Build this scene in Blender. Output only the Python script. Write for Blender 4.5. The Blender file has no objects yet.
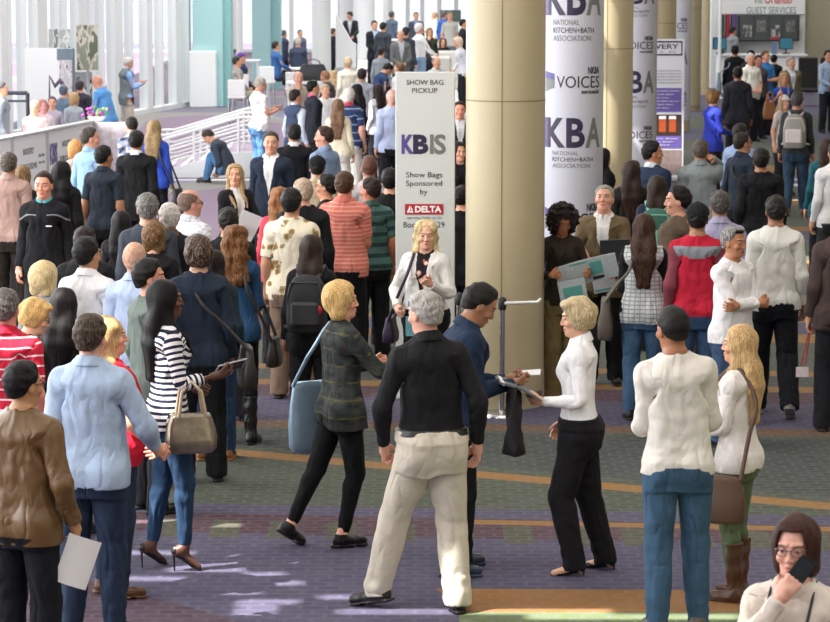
import bpy, math, random
import numpy as np
import openvdb as vdb
from mathutils import Vector, Matrix
C = bpy.context.scene.collection
PI = math.pi
rad = math.radians
f32 = np.float32

# ---------------------------------------------------------------- camera model
CAM_H = 3.7
FPX = 2700.0
PITCH = math.atan(349.0 / FPX)
cp_, sp_ = math.cos(PITCH), math.sin(PITCH)

def at_z(px, py, z):
    """world point at height z seen at picture position px, py"""
    a = (311.0 - py) / FPX                       # up / depth
    dz = z - CAM_H
    # up = Y sp + dz cp ; depth = Y cp - dz sp
    Y = (a * (-dz) * sp_ - dz * cp_) / (sp_ - a * cp_)
    depth = Y * cp_ - dz * sp_
    return Vector(((px - 415.0) / FPX * depth, Y, z))

def at_y(px, py, Y):
    """world point at distance Y seen at px, py"""
    a = (311.0 - py) / FPX
    dz = Y * (a * cp_ - sp_) / (cp_ + a * sp_)
    depth = Y * cp_ - dz * sp_
    return Vector(((px - 415.0) / FPX * depth, Y, CAM_H + dz))

def xpx(px, Y, z=1.0):
    depth = Y * cp_ - (z - CAM_H) * sp_
    return (px - 415.0) / FPX * depth

# ---------------------------------------------------------------- materials
_mats = {}
def nodes_of(m):
    m.use_nodes = True
    nt = m.node_tree
    return nt, nt.nodes, nt.links, nt.nodes['Principled BSDF']

def N(nt, t, **kw):
    n = nt.nodes.new(t)
    for k, v in kw.items():
        if k.startswith('i_'):
            n.inputs[k[2:].replace('_', ' ')].default_value = v
        else:
            setattr(n, k, v)
    return n

def math_n(nt, op, a, b=None, c=None, clamp=False):
    n = nt.nodes.new('ShaderNodeMath'); n.operation = op; n.use_clamp = clamp
    for i, v in enumerate((a, b, c)):
        if v is None: continue
        if isinstance(v, (int, float)): n.inputs[i].default_value = v
        else: nt.links.new(v, n.inputs[i])
    return n.outputs[0]

def mix_c(nt, f, a, b):
    n = nt.nodes.new('ShaderNodeMix'); n.data_type = 'RGBA'
    if isinstance(f, (int, float)): n.inputs[0].default_value = f
    else: nt.links.new(f, n.inputs[0])
    for i, v in ((6, a), (7, b)):
        if isinstance(v, (tuple, list)): n.inputs[i].default_value = (v[0], v[1], v[2], 1)
        else: nt.links.new(v, n.inputs[i])
    return n.outputs[2]

def srgb(h):
    """#rrggbb (as seen) -> linear"""
    if not isinstance(h, str): return tuple(h)
    h = h.lstrip('#')
    o = []
    for i in (0, 2, 4):
        c = int(h[i:i+2], 16) / 255.0
        o.append(c / 12.92 if c < .04045 else ((c + .055) / 1.055) ** 2.4)
    return tuple(o)

def attr(nt, name='rest'):
    n = nt.nodes.new('ShaderNodeAttribute'); n.attribute_name = name
    return n.outputs['Vector']

def bump(nt, bsdf, height, strength=.3, dist=.01):
    b = nt.nodes.new('ShaderNodeBump'); b.inputs['Strength'].default_value = strength
    b.inputs['Distance'].default_value = dist
    nt.links.new(height, b.inputs['Height']); nt.links.new(b.outputs[0], bsdf.inputs['Normal'])

def noise(nt, vec, scale, detail=2.0, rough=.5, mapscale=None):
    if mapscale:
        mp = nt.nodes.new('ShaderNodeMapping'); mp.inputs['Scale'].default_value = mapscale
        nt.links.new(vec, mp.inputs['Vector']); vec = mp.outputs[0]
    n = nt.nodes.new('ShaderNodeTexNoise'); n.inputs['Scale'].default_value = scale
    n.inputs['Detail'].default_value = detail; n.inputs['Roughness'].default_value = rough
    nt.links.new(vec, n.inputs['Vector'])
    return n.outputs[0]

def mat_plain(col, rough=.6, metal=0.0, var=.06, scale=30, name='paint', bumps=0.0, coord='Object', emit=0):
    key = ('plain', col if isinstance(col, str) else tuple(col), rough, metal, var, scale, bumps, coord, emit)
    if key in _mats: return _mats[key]
    c = srgb(col)
    m = bpy.data.materials.new(name); nt, nd, lk, b = nodes_of(m)
    tc = nt.nodes.new('ShaderNodeTexCoord')
    nz = noise(nt, tc.outputs[coord], scale, 3)
    lo = tuple(max(0, x * (1 - var)) for x in c); hi = tuple(min(1, x * (1 + var)) for x in c)
    col_o = mix_c(nt, nz, lo, hi)
    lk.new(col_o, b.inputs['Base Color'])
    b.inputs['Roughness'].default_value = rough; b.inputs['Metallic'].default_value = metal
    if emit:
        lk.new(col_o, b.inputs['Emission Color']); b.inputs['Emission Strength'].default_value = emit
    if bumps: bump(nt, b, nz, bumps, .01)
    _mats[key] = m
    return m

def sep(nt, v):
    n = nt.nodes.new('ShaderNodeSeparateXYZ'); nt.links.new(v, n.inputs[0]); return n.outputs

def cloth(spec):
    """spec: hex colour or (kind, colours...)"""
    if isinstance(spec, str): spec = ('plain', spec)
    key = ('cloth',) + tuple(spec)
    if key in _mats: return _mats[key]
    kind = spec[0]
    m = bpy.data.materials.new('cloth_' + kind); nt, nd, lk, b = nodes_of(m)
    R = attr(nt)
    x, y, z = sep(nt, R)
    c1 = srgb(spec[1])
    fine = noise(nt, R, 260, 2)
    wv = nt.nodes.new('ShaderNodeTexNoise'); wv.inputs['Scale'].default_value = 6.5; wv.inputs['Detail'].default_value = 1.6; wv.inputs['Roughness'].default_value = .45; wv.inputs['Distortion'].default_value = .55
    mpw = nt.nodes.new('ShaderNodeMapping'); mpw.inputs['Scale'].default_value = (1.3, 1.3, .6); mpw.inputs['Rotation'].default_value = (0, .5, 0); lk.new(R, mpw.inputs[0]); lk.new(mpw.outputs[0], wv.inputs['Vector'])
    folds = math_n(nt, 'MULTIPLY', math_n(nt, 'ABSOLUTE', math_n(nt, 'SUBTRACT', wv.outputs[0], .5)), 2.4)
    weave = noise(nt, R, 45, 3)
    big = mix_c(nt, weave, tuple(v * .9 for v in c1), tuple(min(1, v * 1.1) for v in c1))
    col = big
    rough = .85
    fstr, fdist = .62, .034
    if kind == 'hstripe' or kind == 'hstripe_thin':
        period = spec[3]; width = spec[4]
        t = math_n(nt, 'FRACT', math_n(nt, 'DIVIDE', z, period))
        msk = math_n(nt, 'LESS_THAN', t, width)
        col = mix_c(nt, msk, big, srgb(spec[2]))
    elif kind == 'armstripe':            # stripes that run round the sleeve too
        ax = math_n(nt, 'ABSOLUTE', x)
        s = math_n(nt, 'ADD', math_n(nt, 'MULTIPLY', math_n(nt, 'SUBTRACT', ax, .17), .84), z)
        on = math_n(nt, 'GREATER_THAN', ax, .195)
        zz = math_n(nt, 'MULTIPLY', math_n(nt, 'SUBTRACT', math_n(nt, 'MULTIPLY', z, 1.19), 0.0), 1.0)
        s2 = math_n(nt, 'SUBTRACT', math_n(nt, 'MULTIPLY', z, .766), math_n(nt, 'MULTIPLY', ax, .643))
        s = math_n(nt, 'ADD', math_n(nt, 'MULTIPLY', on, s2), math_n(nt, 'MULTIPLY', math_n(nt, 'SUBTRACT', 1.0, on), z))
        t = math_n(nt, 'FRACT', math_n(nt, 'DIVIDE', math_n(nt, 'ADD', s, 3.0), spec[3]))
        msk = math_n(nt, 'LESS_THAN', t, spec[4])
        col = mix_c(nt, msk, big, srgb(spec[2]))
    elif kind == 'plaid':
        n1 = noise(nt, R, 7, 2, .5, (1, 1, 2.2)); n2 = noise(nt, R, 16, 2, .5, (1, 1, 2.5))
        r = nt.nodes.new('ShaderNodeValToRGB'); lk.new(n1, r.inputs[0])
        r.color_ramp.elements[0].position = .38; r.color_ramp.elements[0].color = (*srgb(spec[1]), 1)
        r.color_ramp.elements[1].position = .62; r.color_ramp.elements[1].color = (*srgb(spec[2]), 1)
        t = math_n(nt, 'FRACT', math_n(nt, 'DIVIDE', z, .11)); m1 = math_n(nt, 'LESS_THAN', t, .13)
        m1 = math_n(nt, 'MULTIPLY', m1, math_n(nt, 'GREATER_THAN', n2, .47))
        t = math_n(nt, 'FRACT', math_n(nt, 'DIVIDE', math_n(nt, 'ADD', x, math_n(nt, 'MULTIPLY', y, .7)), .10)); m2 = math_n(nt, 'LESS_THAN', t, .12)
        m2 = math_n(nt, 'MULTIPLY', m2, math_n(nt, 'GREATER_THAN', n1, .52))
        col = mix_c(nt, math_n(nt, 'MULTIPLY', m1, .38), r.outputs[0], srgb(spec[3]))
        col = mix_c(nt, math_n(nt, 'MULTIPLY', m2, .4), col, srgb(spec[4]))
    elif kind == 'floral':
        v = nt.nodes.new('ShaderNodeTexVoronoi'); v.inputs['Scale'].default_value = 11; lk.new(R, v.inputs['Vector'])
        n1 = noise(nt, R, 30, 3)
        d = math_n(nt, 'ADD', v.outputs['Distance'], math_n(nt, 'MULTIPLY', math_n(nt, 'SUBTRACT', n1, .5), .55))
        msk = math_n(nt, 'LESS_THAN', d, .31)
        d2 = math_n(nt, 'LESS_THAN', d, .2)
        col = mix_c(nt, msk, big, srgb(spec[2]))
        col = mix_c(nt, d2, col, srgb(spec[3]))
    elif kind == 'check':
        per = spec[3]
        a = math_n(nt, 'LESS_THAN', math_n(nt, 'FRACT', math_n(nt, 'DIVIDE', z, per)), .22)
        bb = math_n(nt, 'LESS_THAN', math_n(nt, 'FRACT', math_n(nt, 'DIVIDE', x, per)), .22)
        col = mix_c(nt, math_n(nt, 'MAXIMUM', a, bb), big, srgb(spec[2]))
    elif kind == 'vstripe':
        a = math_n(nt, 'LESS_THAN', math_n(nt, 'FRACT', math_n(nt, 'DIVIDE', math_n(nt, 'ADD', x, 3.0), spec[3])), .35)
        col = mix_c(nt, a, big, srgb(spec[2]))
    elif kind == 'quilt':
        a = math_n(nt, 'FRACT', math_n(nt, 'DIVIDE', z, .034)); bq = math_n(nt, 'FRACT', math_n(nt, 'DIVIDE', math_n(nt, 'ADD', x, 3.0), .045))
        w = math_n(nt, 'MAXIMUM', math_n(nt, 'LESS_THAN', a, .28), math_n(nt, 'LESS_THAN', bq, .18))
        col = mix_c(nt, w, big, srgb(spec[2]))
    elif kind == 'yoke':                 # upper part one colour, lower another
        a = math_n(nt, 'GREATER_THAN', z, spec[3])
        ax = math_n(nt, 'ABSOLUTE', x)
        a2 = math_n(nt, 'GREATER_THAN', ax, .195)
        bck = mix_c(nt, a, big, srgb(spec[2]))
        col = mix_c(nt, a2, bck, srgb(spec[4]))
        a3 = math_n(nt, 'GREATER_THAN', z, 1.43)
        col = mix_c(nt, a3, col, srgb(spec[1]))
    elif kind == 'denim':
        n1 = noise(nt, R, 5, 3); n2 = noise(nt, R, 120, 2, .6, (1, 1, .2))
        mm = math_n(nt, 'MULTIPLY', n1, n2)
        fade = math_n(nt, 'MULTIPLY', math_n(nt, 'ADD', mm, .0), 2.2, clamp=True)
        col = mix_c(nt, fade, tuple(v * .78 for v in c1), tuple(min(1, v * 1.3 + .01) for v in c1))
        fstr = .8
    elif kind == 'leather':
        rough = .38
    elif kind == 'chestline':            # thin pale line across chest and back
        a = math_n(nt, 'LESS_THAN', math_n(nt, 'ABSOLUTE', math_n(nt, 'SUBTRACT', z, 1.375)), .006)
        a = math_n(nt, 'MULTIPLY', a, math_n(nt, 'GREATER_THAN', math_n(nt, 'ABSOLUTE', x), .05))
        col = mix_c(nt, a, big, srgb(spec[2]))
    lk.new(col, b.inputs['Base Color'])
    b.inputs['Roughness'].default_value = rough
    if kind != 'leather':
        b.inputs['Specular IOR Level'].default_value = .25
    h = math_n(nt, 'ADD', folds, math_n(nt, 'MULTIPLY', fine, .03))
    bump(nt, b, h, fstr, fdist)
    _mats[key] = m
    return m

def mat_skin(tone, brow):
    key = ('skin', tone, brow)
    if key in _mats: return _mats[key]
    m = bpy.data.materials.new('skin'); nt, nd, lk, b = nodes_of(m)
    R = attr(nt); x, y, z = sep(nt, R)
    c = srgb(tone)
    nz = noise(nt, R, 30, 3)
    base = mix_c(nt, nz, tuple(v * .92 for v in c), tuple(min(1, v * 1.08) for v in c))
    ax = math_n(nt, 'ABSOLUTE', x)
    front = math_n(nt, 'GREATER_THAN', y, .05)
    def ell(cx, cz, rx, rz):
        u = math_n(nt, 'POWER', math_n(nt, 'DIVIDE', math_n(nt, 'SUBTRACT', ax, cx), rx), 2.0)
        w = math_n(nt, 'POWER', math_n(nt, 'DIVIDE', math_n(nt, 'SUBTRACT', z, cz), rz), 2.0)
        return math_n(nt, 'MULTIPLY', math_n(nt, 'LESS_THAN', math_n(nt, 'ADD', u, w), 1.0), front)
    # cheeks and ears a little redder
    ck = math_n(nt, 'MULTIPLY', ell(.042, 1.600, .024, .020), .35)
    red = (min(1, c[0] * 1.02), c[1] * .72, c[2] * .68)
    col = mix_c(nt, ck, base, red)
    lipc = (min(1, c[0] * .85 + .05), c[1] * .48, c[2] * .5)
    col = mix_c(nt, ell(0, 1.5685, .024, .0085), col, lipc)
    col = mix_c(nt, ell(0, 1.5695, .020, .0013), col, tuple(v * .25 for v in c))
    bc = srgb(brow)
    # brow: slanted bar
    bz = math_n(nt, 'SUBTRACT', z, math_n(nt, 'ADD', 1.6605, math_n(nt, 'MULTIPLY', math_n(nt, 'ABSOLUTE', math_n(nt, 'SUBTRACT', ax, .036)), -.25)))
    bm = math_n(nt, 'LESS_THAN', math_n(nt, 'ABSOLUTE', bz), .0036)
    bm = math_n(nt, 'MULTIPLY', bm, math_n(nt, 'LESS_THAN', math_n(nt, 'ABSOLUTE', math_n(nt, 'SUBTRACT', ax, .034)), .0185))
    bm = math_n(nt, 'MULTIPLY', bm, front)
    col = mix_c(nt, math_n(nt, 'MULTIPLY', bm, .8), col, tuple(v * .8 for v in bc))
    col = mix_c(nt, ell(.032, 1.6385, .0150, .0062), col, tuple(v * .45 for v in c))
    col = mix_c(nt, ell(.032, 1.6375, .0125, .0040), col, (.42, .39, .37))
    col = mix_c(nt, ell(.032, 1.6378, .0058, .0044), col, (.03, .02, .015))
    col = mix_c(nt, math_n(nt, 'MULTIPLY', ell(.009, 1.5915, .0045, .003), .7), col, tuple(v * .3 for v in c))
    lk.new(col, b.inputs['Base Color'])
    b.inputs['Roughness'].default_value = .5
    b.inputs['Subsurface Weight'].default_value = 0.0
    _mats[key] = m
    return m

def mat_hair(col, streak=None):
    key = ('hair', col, streak)
    if key in _mats: return _mats[key]
    m = bpy.data.materials.new('hair'); nt, nd, lk, b = nodes_of(m)
    R = attr(nt)
    c = srgb(col); s = srgb(streak) if streak else tuple(min(1, v * 1.45 + .004) for v in c)
    n = noise(nt, R, 90, 4, .65, (1.6, 1.6, .16))
    r = nt.nodes.new('ShaderNodeValToRGB'); lk.new(n, r.inputs[0])
    r.color_ramp.elements[0].position = .36; r.color_ramp.elements[0].color = (*[v * .62 for v in c], 1)
    r.color_ramp.elements[1].position = .64; r.color_ramp.elements[1].color = (*s, 1)
    e = r.color_ramp.elements.new(.5); e.color = (*c, 1)
    lk.new(r.outputs[0], b.inputs['Base Color'])
    b.inputs['Roughness'].default_value = .55; b.inputs['Specular IOR Level'].default_value = .22
    bump(nt, b, n, .45, .008)
    _mats[key] = m
    return m

# ---------------------------------------------------------------- mesh building
def link(o, parent=None):
    C.objects.link(o)
    if parent is not None: o.parent = parent
    return o

def new_obj(name, me, mat=None, parent=None):
    o = bpy.data.objects.new(name, me)
    if mat is not None:
        for q in (mat if isinstance(mat, (list, tuple)) else [mat]):
            me.materials.append(q)
    return link(o, parent)

def tag(o, label=None, cat=None, group=None, kind=None):
    if label: o['label'] = label
    if cat: o['category'] = cat
    if group: o['group'] = group
    if kind: o['kind'] = kind
    return o

def empty(name, loc=(0, 0, 0), rz=0):
    o = bpy.data.objects.new(name, None); o.location = loc; o.rotation_euler = (0, 0, rz)
    o.empty_display_size = .1
    return link(o)

class MB:
    """collects simple solids into one mesh"""
    def __init__(s): s.v = []; s.f = []; s.mi = []; s.sm = []
    def add(s, vs, fs, mi=0, smooth=False):
        n = len(s.v); s.v += [tuple(v) for v in vs]
        for f in fs: s.f.append(tuple(i + n for i in f)); s.mi.append(mi); s.sm.append(smooth)
    def box(s, c, size, rz=0, mi=0, M=None, bev=0):
        x, y, z = (q / 2 for q in size)
        if bev and min(x, y, z) > bev:
            vs = []
            for sx in (-1, 1):
                for sy in (-1, 1):
                    for sz in (-1, 1):
                        vs.append((sx * (x - bev), sy * (y - bev), sz * z))
                        vs.append((sx * (x - bev), sy * y, sz * (z - bev)))
                        vs.append((sx * x, sy * (y - bev), sz * (z - bev)))
            def id_(sx, sy, sz, k): return ((sx > 0) * 4 + (sy > 0) * 2 + (sz > 0)) * 3 + k
            fs = []
            q4 = [(-1, -1), (1, -1), (1, 1), (-1, 1)]
            for sg in (-1, 1):
                a = [id_(p, q, sg, 0) for p, q in q4]; fs.append(a if sg > 0 else a[::-1])
                a = [id_(p, sg, q, 1) for p, q in q4]; fs.append(a if sg < 0 else a[::-1])
                a = [id_(sg, p, q, 2) for p, q in q4]; fs.append(a if sg > 0 else a[::-1])
            for sx in (-1, 1):
                for sy in (-1, 1):
                    for sz in (-1, 1):
                        t = [id_(sx, sy, sz, k) for k in (0, 1, 2)]
                        fs.append(t if sx * sy * sz < 0 else t[::-1])
            for sa in (-1, 1):
                for sb in (-1, 1):
                    fs.append([id_(-1, sa, sb, 0), id_(1, sa, sb, 0), id_(1, sa, sb, 1), id_(-1, sa, sb, 1)])
                    fs.append([id_(sa, -1, sb, 0), id_(sa, 1, sb, 0), id_(sa, 1, sb, 2), id_(sa, -1, sb, 2)])
                    fs.append([id_(sa, sb, -1, 1), id_(sa, sb, 1, 1), id_(sa, sb, 1, 2), id_(sa, sb, -1, 2)])
        else:
            vs = [(sx * x, sy * y, sz * z) for sz in (-1, 1) for sx, sy in ((-1, -1), (1, -1), (1, 1), (-1, 1))]
            fs = [(3, 2, 1, 0), (4, 5, 6, 7), (0, 1, 5, 4), (1, 2, 6, 5), (2, 3, 7, 6), (3, 0, 4, 7)]
        R = Matrix.Rotation(rz, 4, 'Z') if M is None else M
        s.add([Vector(c) + (R.to_3x3() @ Vector(v)) for v in vs], fs, mi)
        return s
    def tube(s, pts, r, n=10, mi=0, closed_ends=True):
        pts = [Vector(p) for p in pts]
        rs = r if isinstance(r, (list, tuple)) else [r] * len(pts)
        rings = []; up = Vector((0, 0, 1))
        prev = None
        for i, p in enumerate(pts):
            if i == 0: t = pts[1] - p
            elif i == len(pts) - 1: t = p - pts[i - 1]
            else: t = (pts[i + 1] - p).normalized() + (p - pts[i - 1]).normalized()
            t.normalize()
            if prev is None:
                a = t.orthogonal().normalized()
            else:
                a = prev - t * prev.dot(t)
                a = a.normalized() if a.length > 1e-6 else t.orthogonal().normalized()
            prev = a; b = t.cross(a)
            rings.append([p + (a * math.cos(2 * PI * k / n) + b * math.sin(2 * PI * k / n)) * rs[i] for k in range(n)])
        vs = [v for rg in rings for v in rg]; fs = []
        for i in range(len(pts) - 1):
            for k in range(n):
                fs.append((i * n + k, i * n + (k + 1) % n, (i + 1) * n + (k + 1) % n, (i + 1) * n + k))
        s.add(vs, fs, mi, True)
        if closed_ends:
            s.add(rings[0], [tuple(range(n))[::-1]], mi); s.add(rings[-1], [tuple(range(n))], mi)
        return s
    def lathe(s, prof, c=(0, 0, 0), n=32, mi=0, smooth=True):
        vs = []; fs = []
        for r, z in prof:
            for k in range(n): vs.append((c[0] + r * math.cos(2 * PI * k / n), c[1] + r * math.sin(2 * PI * k / n), c[2] + z))
        for i in range(len(prof) - 1):
            for k in range(n):
                fs.append((i * n + k, i * n + (k + 1) % n, (i + 1) * n + (k + 1) % n, (i + 1) * n + k))
        s.add(vs, fs, mi, smooth)
        if prof[0][0] > 1e-5: s.add(vs[:n], [tuple(range(n))[::-1]], mi)
        if prof[-1][0] > 1e-5: s.add(vs[-n:], [tuple(range(n))], mi)
        return s
    def prism(s, poly, a, b, axis='y', mi=0):
        """poly in (u, v); extruded along axis from a to b"""
        n = len(poly)
        def P(u, v, w):
            return {'y': (u, w, v), 'x': (w, u, v), 'z': (u, v, w)}[axis]
        vs = [P(u, v, a) for u, v in poly] + [P(u, v, b) for u, v in poly]
        fs = [tuple(range(n)), tuple(range(n, 2 * n))[::-1]] + [(i, i + n, (i + 1) % n + n, (i + 1) % n) for i in range(n)]
        s.add(vs, fs, mi); return s
    def build(s, name, mat, parent=None):
        me = bpy.data.meshes.new(name); me.from_pydata(s.v, [], s.f); me.update()
        me.polygons.foreach_set('material_index', s.mi)
        me.polygons.foreach_set('use_smooth', s.sm)
        import bmesh
        bm = bmesh.new(); bm.from_mesh(me); bmesh.ops.recalc_face_normals(bm, faces=bm.faces); bm.to_mesh(me); bm.free()
        return new_obj(name, me, mat, parent)

def text_mesh(body, size=1.0, align='CENTER', bold=0.0, sx=1.0, extrude=.004, spacing=1.0, line=1.0):
    cu = bpy.data.curves.new('lettering', 'FONT'); cu.body = body; cu.size = size; cu.align_x = align
    cu.offset = bold; cu.extrude = extrude; cu.space_character = spacing; cu.resolution_u = 3; cu.space_line = line
    o = bpy.data.objects.new('lettering', cu); C.objects.link(o)
    dg = bpy.context.evaluated_depsgraph_get()
    me = bpy.data.meshes.new_from_object(o.evaluated_get(dg))
    bpy.data.objects.remove(o); bpy.data.curves.remove(cu)
    co = np.zeros(len(me.vertices) * 3); me.vertices.foreach_get('co', co); co = co.reshape(-1, 3)
    co[:, 0] *= sx
    return me, co

def put_text(name, body, fit, mat, parent, fn, bold=0.0, align='CENTER', extrude=.003, line=1.0, spacing=1.0, slices=0):
    """fit = (x0, z0, x1, z1) box on a surface; fn maps (u, v, depth) arrays to points"""
    me, co = text_mesh(body, 1.0, align, bold, 1.0, 1.0, spacing, line)
    if slices:
        import bmesh
        bm = bmesh.new(); bm.from_mesh(me); l0, h0 = co[:, 0].min(), co[:, 0].max()
        for k in range(1, slices):
            bmesh.ops.bisect_plane(bm, geom=bm.verts[:] + bm.edges[:] + bm.faces[:], plane_co=(l0 + (h0 - l0) * k / slices, 0, 0), plane_no=(1, 0, 0))
        bm.to_mesh(me); bm.free()
        co = np.zeros(len(me.vertices) * 3); me.vertices.foreach_get('co', co); co = co.reshape(-1, 3)
    lo = co.min(0); hi = co.max(0)
    x0, z0, x1, z1 = fit
    u = x0 + (co[:, 0] - lo[0]) / max(1e-6, hi[0] - lo[0]) * (x1 - x0)
    v = z0 + (co[:, 1] - lo[1]) / max(1e-6, hi[1] - lo[1]) * (z1 - z0)
    d = np.where(co[:, 2] > 0, extrude, -.002)
    p = fn(u, v, d)
    me.vertices.foreach_set('co', np.asarray(p, dtype=np.float64).ravel()); me.update()
    me.materials.clear()
    return new_obj(name, me, mat, parent)
# ---------------------------------------------------------------- implicit shapes
class Field:
    """signed distance grid over x >= 0, mirrored when meshed"""
    def __init__(s, lo, hi, h):
        s.h = h; s.lo = np.array([0.0, lo[1], lo[2]]); s.hi = np.array(hi, float)
        s.n = np.ceil((s.hi - s.lo) / h).astype(int) + 1
        s.a = np.full(tuple(s.n), .2, f32)
    def sub(s, lo, hi):
        i0 = np.clip(np.floor((np.array(lo) - s.lo) / s.h).astype(int), 0, s.n - 1)
        i1 = np.clip(np.ceil((np.array(hi) - s.lo) / s.h).astype(int) + 1, 1, s.n)
        sl = tuple(slice(a, b) for a, b in zip(i0, i1))
        g = [(s.lo[k] + s.h * np.arange(i0[k], i1[k])).astype(f32) for k in range(3)]
        return sl, g[0][:, None, None], g[1][None, :, None], g[2][None, None, :]
    def put(s, fn, lo, hi, k=.02, op='add'):
        if hi[0] < 0: return
        pad = k + 4 * s.h
        sl, x, y, z = s.sub([v - pad for v in lo], [v + pad for v in hi])
        a = s.a[sl]
        if a.size == 0: return
        d = fn(x, y, z).astype(f32)
        if op == 'add':
            q = np.maximum(k - np.abs(a - d), 0) / max(k, 1e-6)
            s.a[sl] = np.minimum(a, d) - q * q * k * .25
        elif op == 'cut':
            d = -d; q = np.maximum(k - np.abs(a - d), 0) / max(k, 1e-6)
            s.a[sl] = np.maximum(a, d) + q * q * k * .25
        elif op == 'disp':
            s.a[sl] = a + d
    def cap(s, p, q, r0, r1, k=.02, sc=(1, 1, 1), op='add'):
        p = np.array(p, float); q = np.array(q, float); ab = q - p; L = float(ab @ ab)
        r = max(r0, r1) * max(sc)
        def fn(x, y, z):
            t = np.clip(((x - p[0]) * ab[0] + (y - p[1]) * ab[1] + (z - p[2]) * ab[2]) / L, 0, 1)
            d = np.sqrt(((x - p[0] - ab[0] * t) / sc[0]) ** 2 + ((y - p[1] - ab[1] * t) / sc[1]) ** 2 + ((z - p[2] - ab[2] * t) / sc[2]) ** 2)
            return (d - (r0 + (r1 - r0) * t)) * min(sc)
        s.put(fn, np.minimum(p, q) - r, np.maximum(p, q) + r, k, op)
    def ell(s, c, r, k=.02, op='add', rot=0):
        cr, sr = math.cos(rot), math.sin(rot)
        def fn(x, y, z):
            X = x - c[0]; Y = y - c[1]; Z = z - c[2]
            Y, Z = Y * cr + Z * sr, -Y * sr + Z * cr
            k0 = np.sqrt((X / r[0]) ** 2 + (Y / r[1]) ** 2 + (Z / r[2]) ** 2)
            k1 = np.sqrt((X / r[0] ** 2) ** 2 + (Y / r[1] ** 2) ** 2 + (Z / r[2] ** 2) ** 2) + 1e-9
            return k0 * (k0 - 1) / k1
        m = max(r); s.put(fn, [v - m for v in c], [v + m for v in c], k, op)
    def half(s, fn, op='keep'):
        """keep the part where fn < 0"""
        sl, x, y, z = s.sub(s.lo, s.hi)
        s.a[sl] = np.maximum(s.a[sl], np.asarray(fn(x, y, z), f32))
    def wob(s, amp, scale, seed=0, lo=None, hi=None, stretch=(1, 1, 1)):
        rs = np.random.RandomState(seed)
        sl, x, y, z = s.sub(s.lo if lo is None else lo, s.hi if hi is None else hi)
        tot = 0
        for _ in range(5):
            d = rs.normal(size=3) * np.array(stretch); d = d / np.linalg.norm(d) * rs.uniform(.6, 1.5) * scale
            tot = tot + np.sin(x * d[0] + y * d[1] + z * d[2] + rs.uniform(0, 6.28))
        s.a[sl] += (amp / 2.2 * tot).astype(f32)
    def mesh(s):
        a = np.concatenate([s.a[:0:-1], s.a], 0)
        b = 3 * s.h
        a = np.clip(a, -b, b)
        a[0] = a[-1] = b; a[:, 0] = a[:, -1] = b; a[:, :, 0] = a[:, :, -1] = b
        g = vdb.FloatGrid(b); g.copyFromArray(np.ascontiguousarray(a, f32))
        pts, quads = g.convertToQuads(0.0)
        o = np.array([-(s.n[0] - 1) * s.h, s.lo[1], s.lo[2]])
        v = pts.astype(float) * s.h + o
        q = quads.astype(np.int64)
        p = v[q[:, 0]]; vol = np.einsum('ij,ij->', p, np.cross(v[q[:, 1]] - p, v[q[:, 2]] - p))
        return v, (q if vol > 0 else q[:, ::-1])

def np_mesh(name, v, faces):
    me = bpy.data.meshes.new(name)
    k = faces.shape[1]
    me.vertices.add(len(v)); me.vertices.foreach_set('co', np.ascontiguousarray(v, f32).ravel())
    me.loops.add(faces.size); me.loops.foreach_set('vertex_index', np.ascontiguousarray(faces, np.int32).ravel())
    me.polygons.add(len(faces)); me.polygons.foreach_set('loop_start', np.arange(0, faces.size, k, dtype=np.int32))
    try: me.polygons.foreach_set('loop_total', np.full(len(faces), k, np.int32))
    except Exception: pass
    me.polygons.foreach_set('use_smooth', np.ones(len(faces), bool))
    me.update(calc_edges=True)
    return me

def decimate(v, f, ratio, keep=None):
    """returns simplified triangles; keep = mask of vertices held dense"""
    me = np_mesh('tmp', v, f)
    o = bpy.data.objects.new('tmp', me); C.objects.link(o)
    m = o.modifiers.new('d', 'DECIMATE'); m.ratio = ratio; m.use_collapse_triangulate = True
    if keep is not None:
        g = o.vertex_groups.new(name='w')
        idx = np.nonzero(~keep)[0].tolist(); g.add(idx, 1.0, 'REPLACE')
        g.add(np.nonzero(keep)[0].tolist(), .03, 'REPLACE')
        m.vertex_group = 'w'; m.vertex_group_factor = 6.0
    dg = bpy.context.evaluated_depsgraph_get()
    e = bpy.data.meshes.new_from_object(o.evaluated_get(dg))
    vv = np.zeros(len(e.vertices) * 3, f32); e.vertices.foreach_get('co', vv)
    e.calc_loop_triangles(); ff = np.zeros(len(e.loop_triangles) * 3, np.int32); e.loop_triangles.foreach_get('vertices', ff)
    bpy.data.objects.remove(o); bpy.data.meshes.remove(me); bpy.data.meshes.remove(e)
    return vv.reshape(-1, 3).astype(float), ff.reshape(-1, 3)

# ---------------------------------------------------------------- skeleton at rest (arms 50 degrees down, facing +y)
A = rad(50)
U = np.array([math.cos(A), 0, -math.sin(A)])           # along the right arm
PN = np.array([-math.sin(A), 0, -math.cos(A)])         # palm normal
SH = np.array([.166, -.008, 1.405])
L1, L2 = .285, .25
EL = SH + U * L1; WR = EL + U * L2
HIP = np.array([.09, 0, .91]); KN = np.array([.105, .005, .495]); AN = np.array([.115, -.02, .085])
BN = ['pelvis', 'spine', 'chest', 'neck', 'head',
      'ua_r', 'fa_r', 'ha_r', 'fp_r', 'fm_r', 'th_r', 'ua_l', 'fa_l', 'ha_l', 'fp_l', 'fm_l', 'th_l',
      'hip_r', 'kn_r', 'an_r', 'hip_l', 'kn_l', 'an_l']
BI = {n: i for i, n in enumerate(BN)}

def smooth(a, b, x):
    t = np.clip((x - a) / (b - a), 0, 1); return t * t * (3 - 2 * t)

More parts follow.
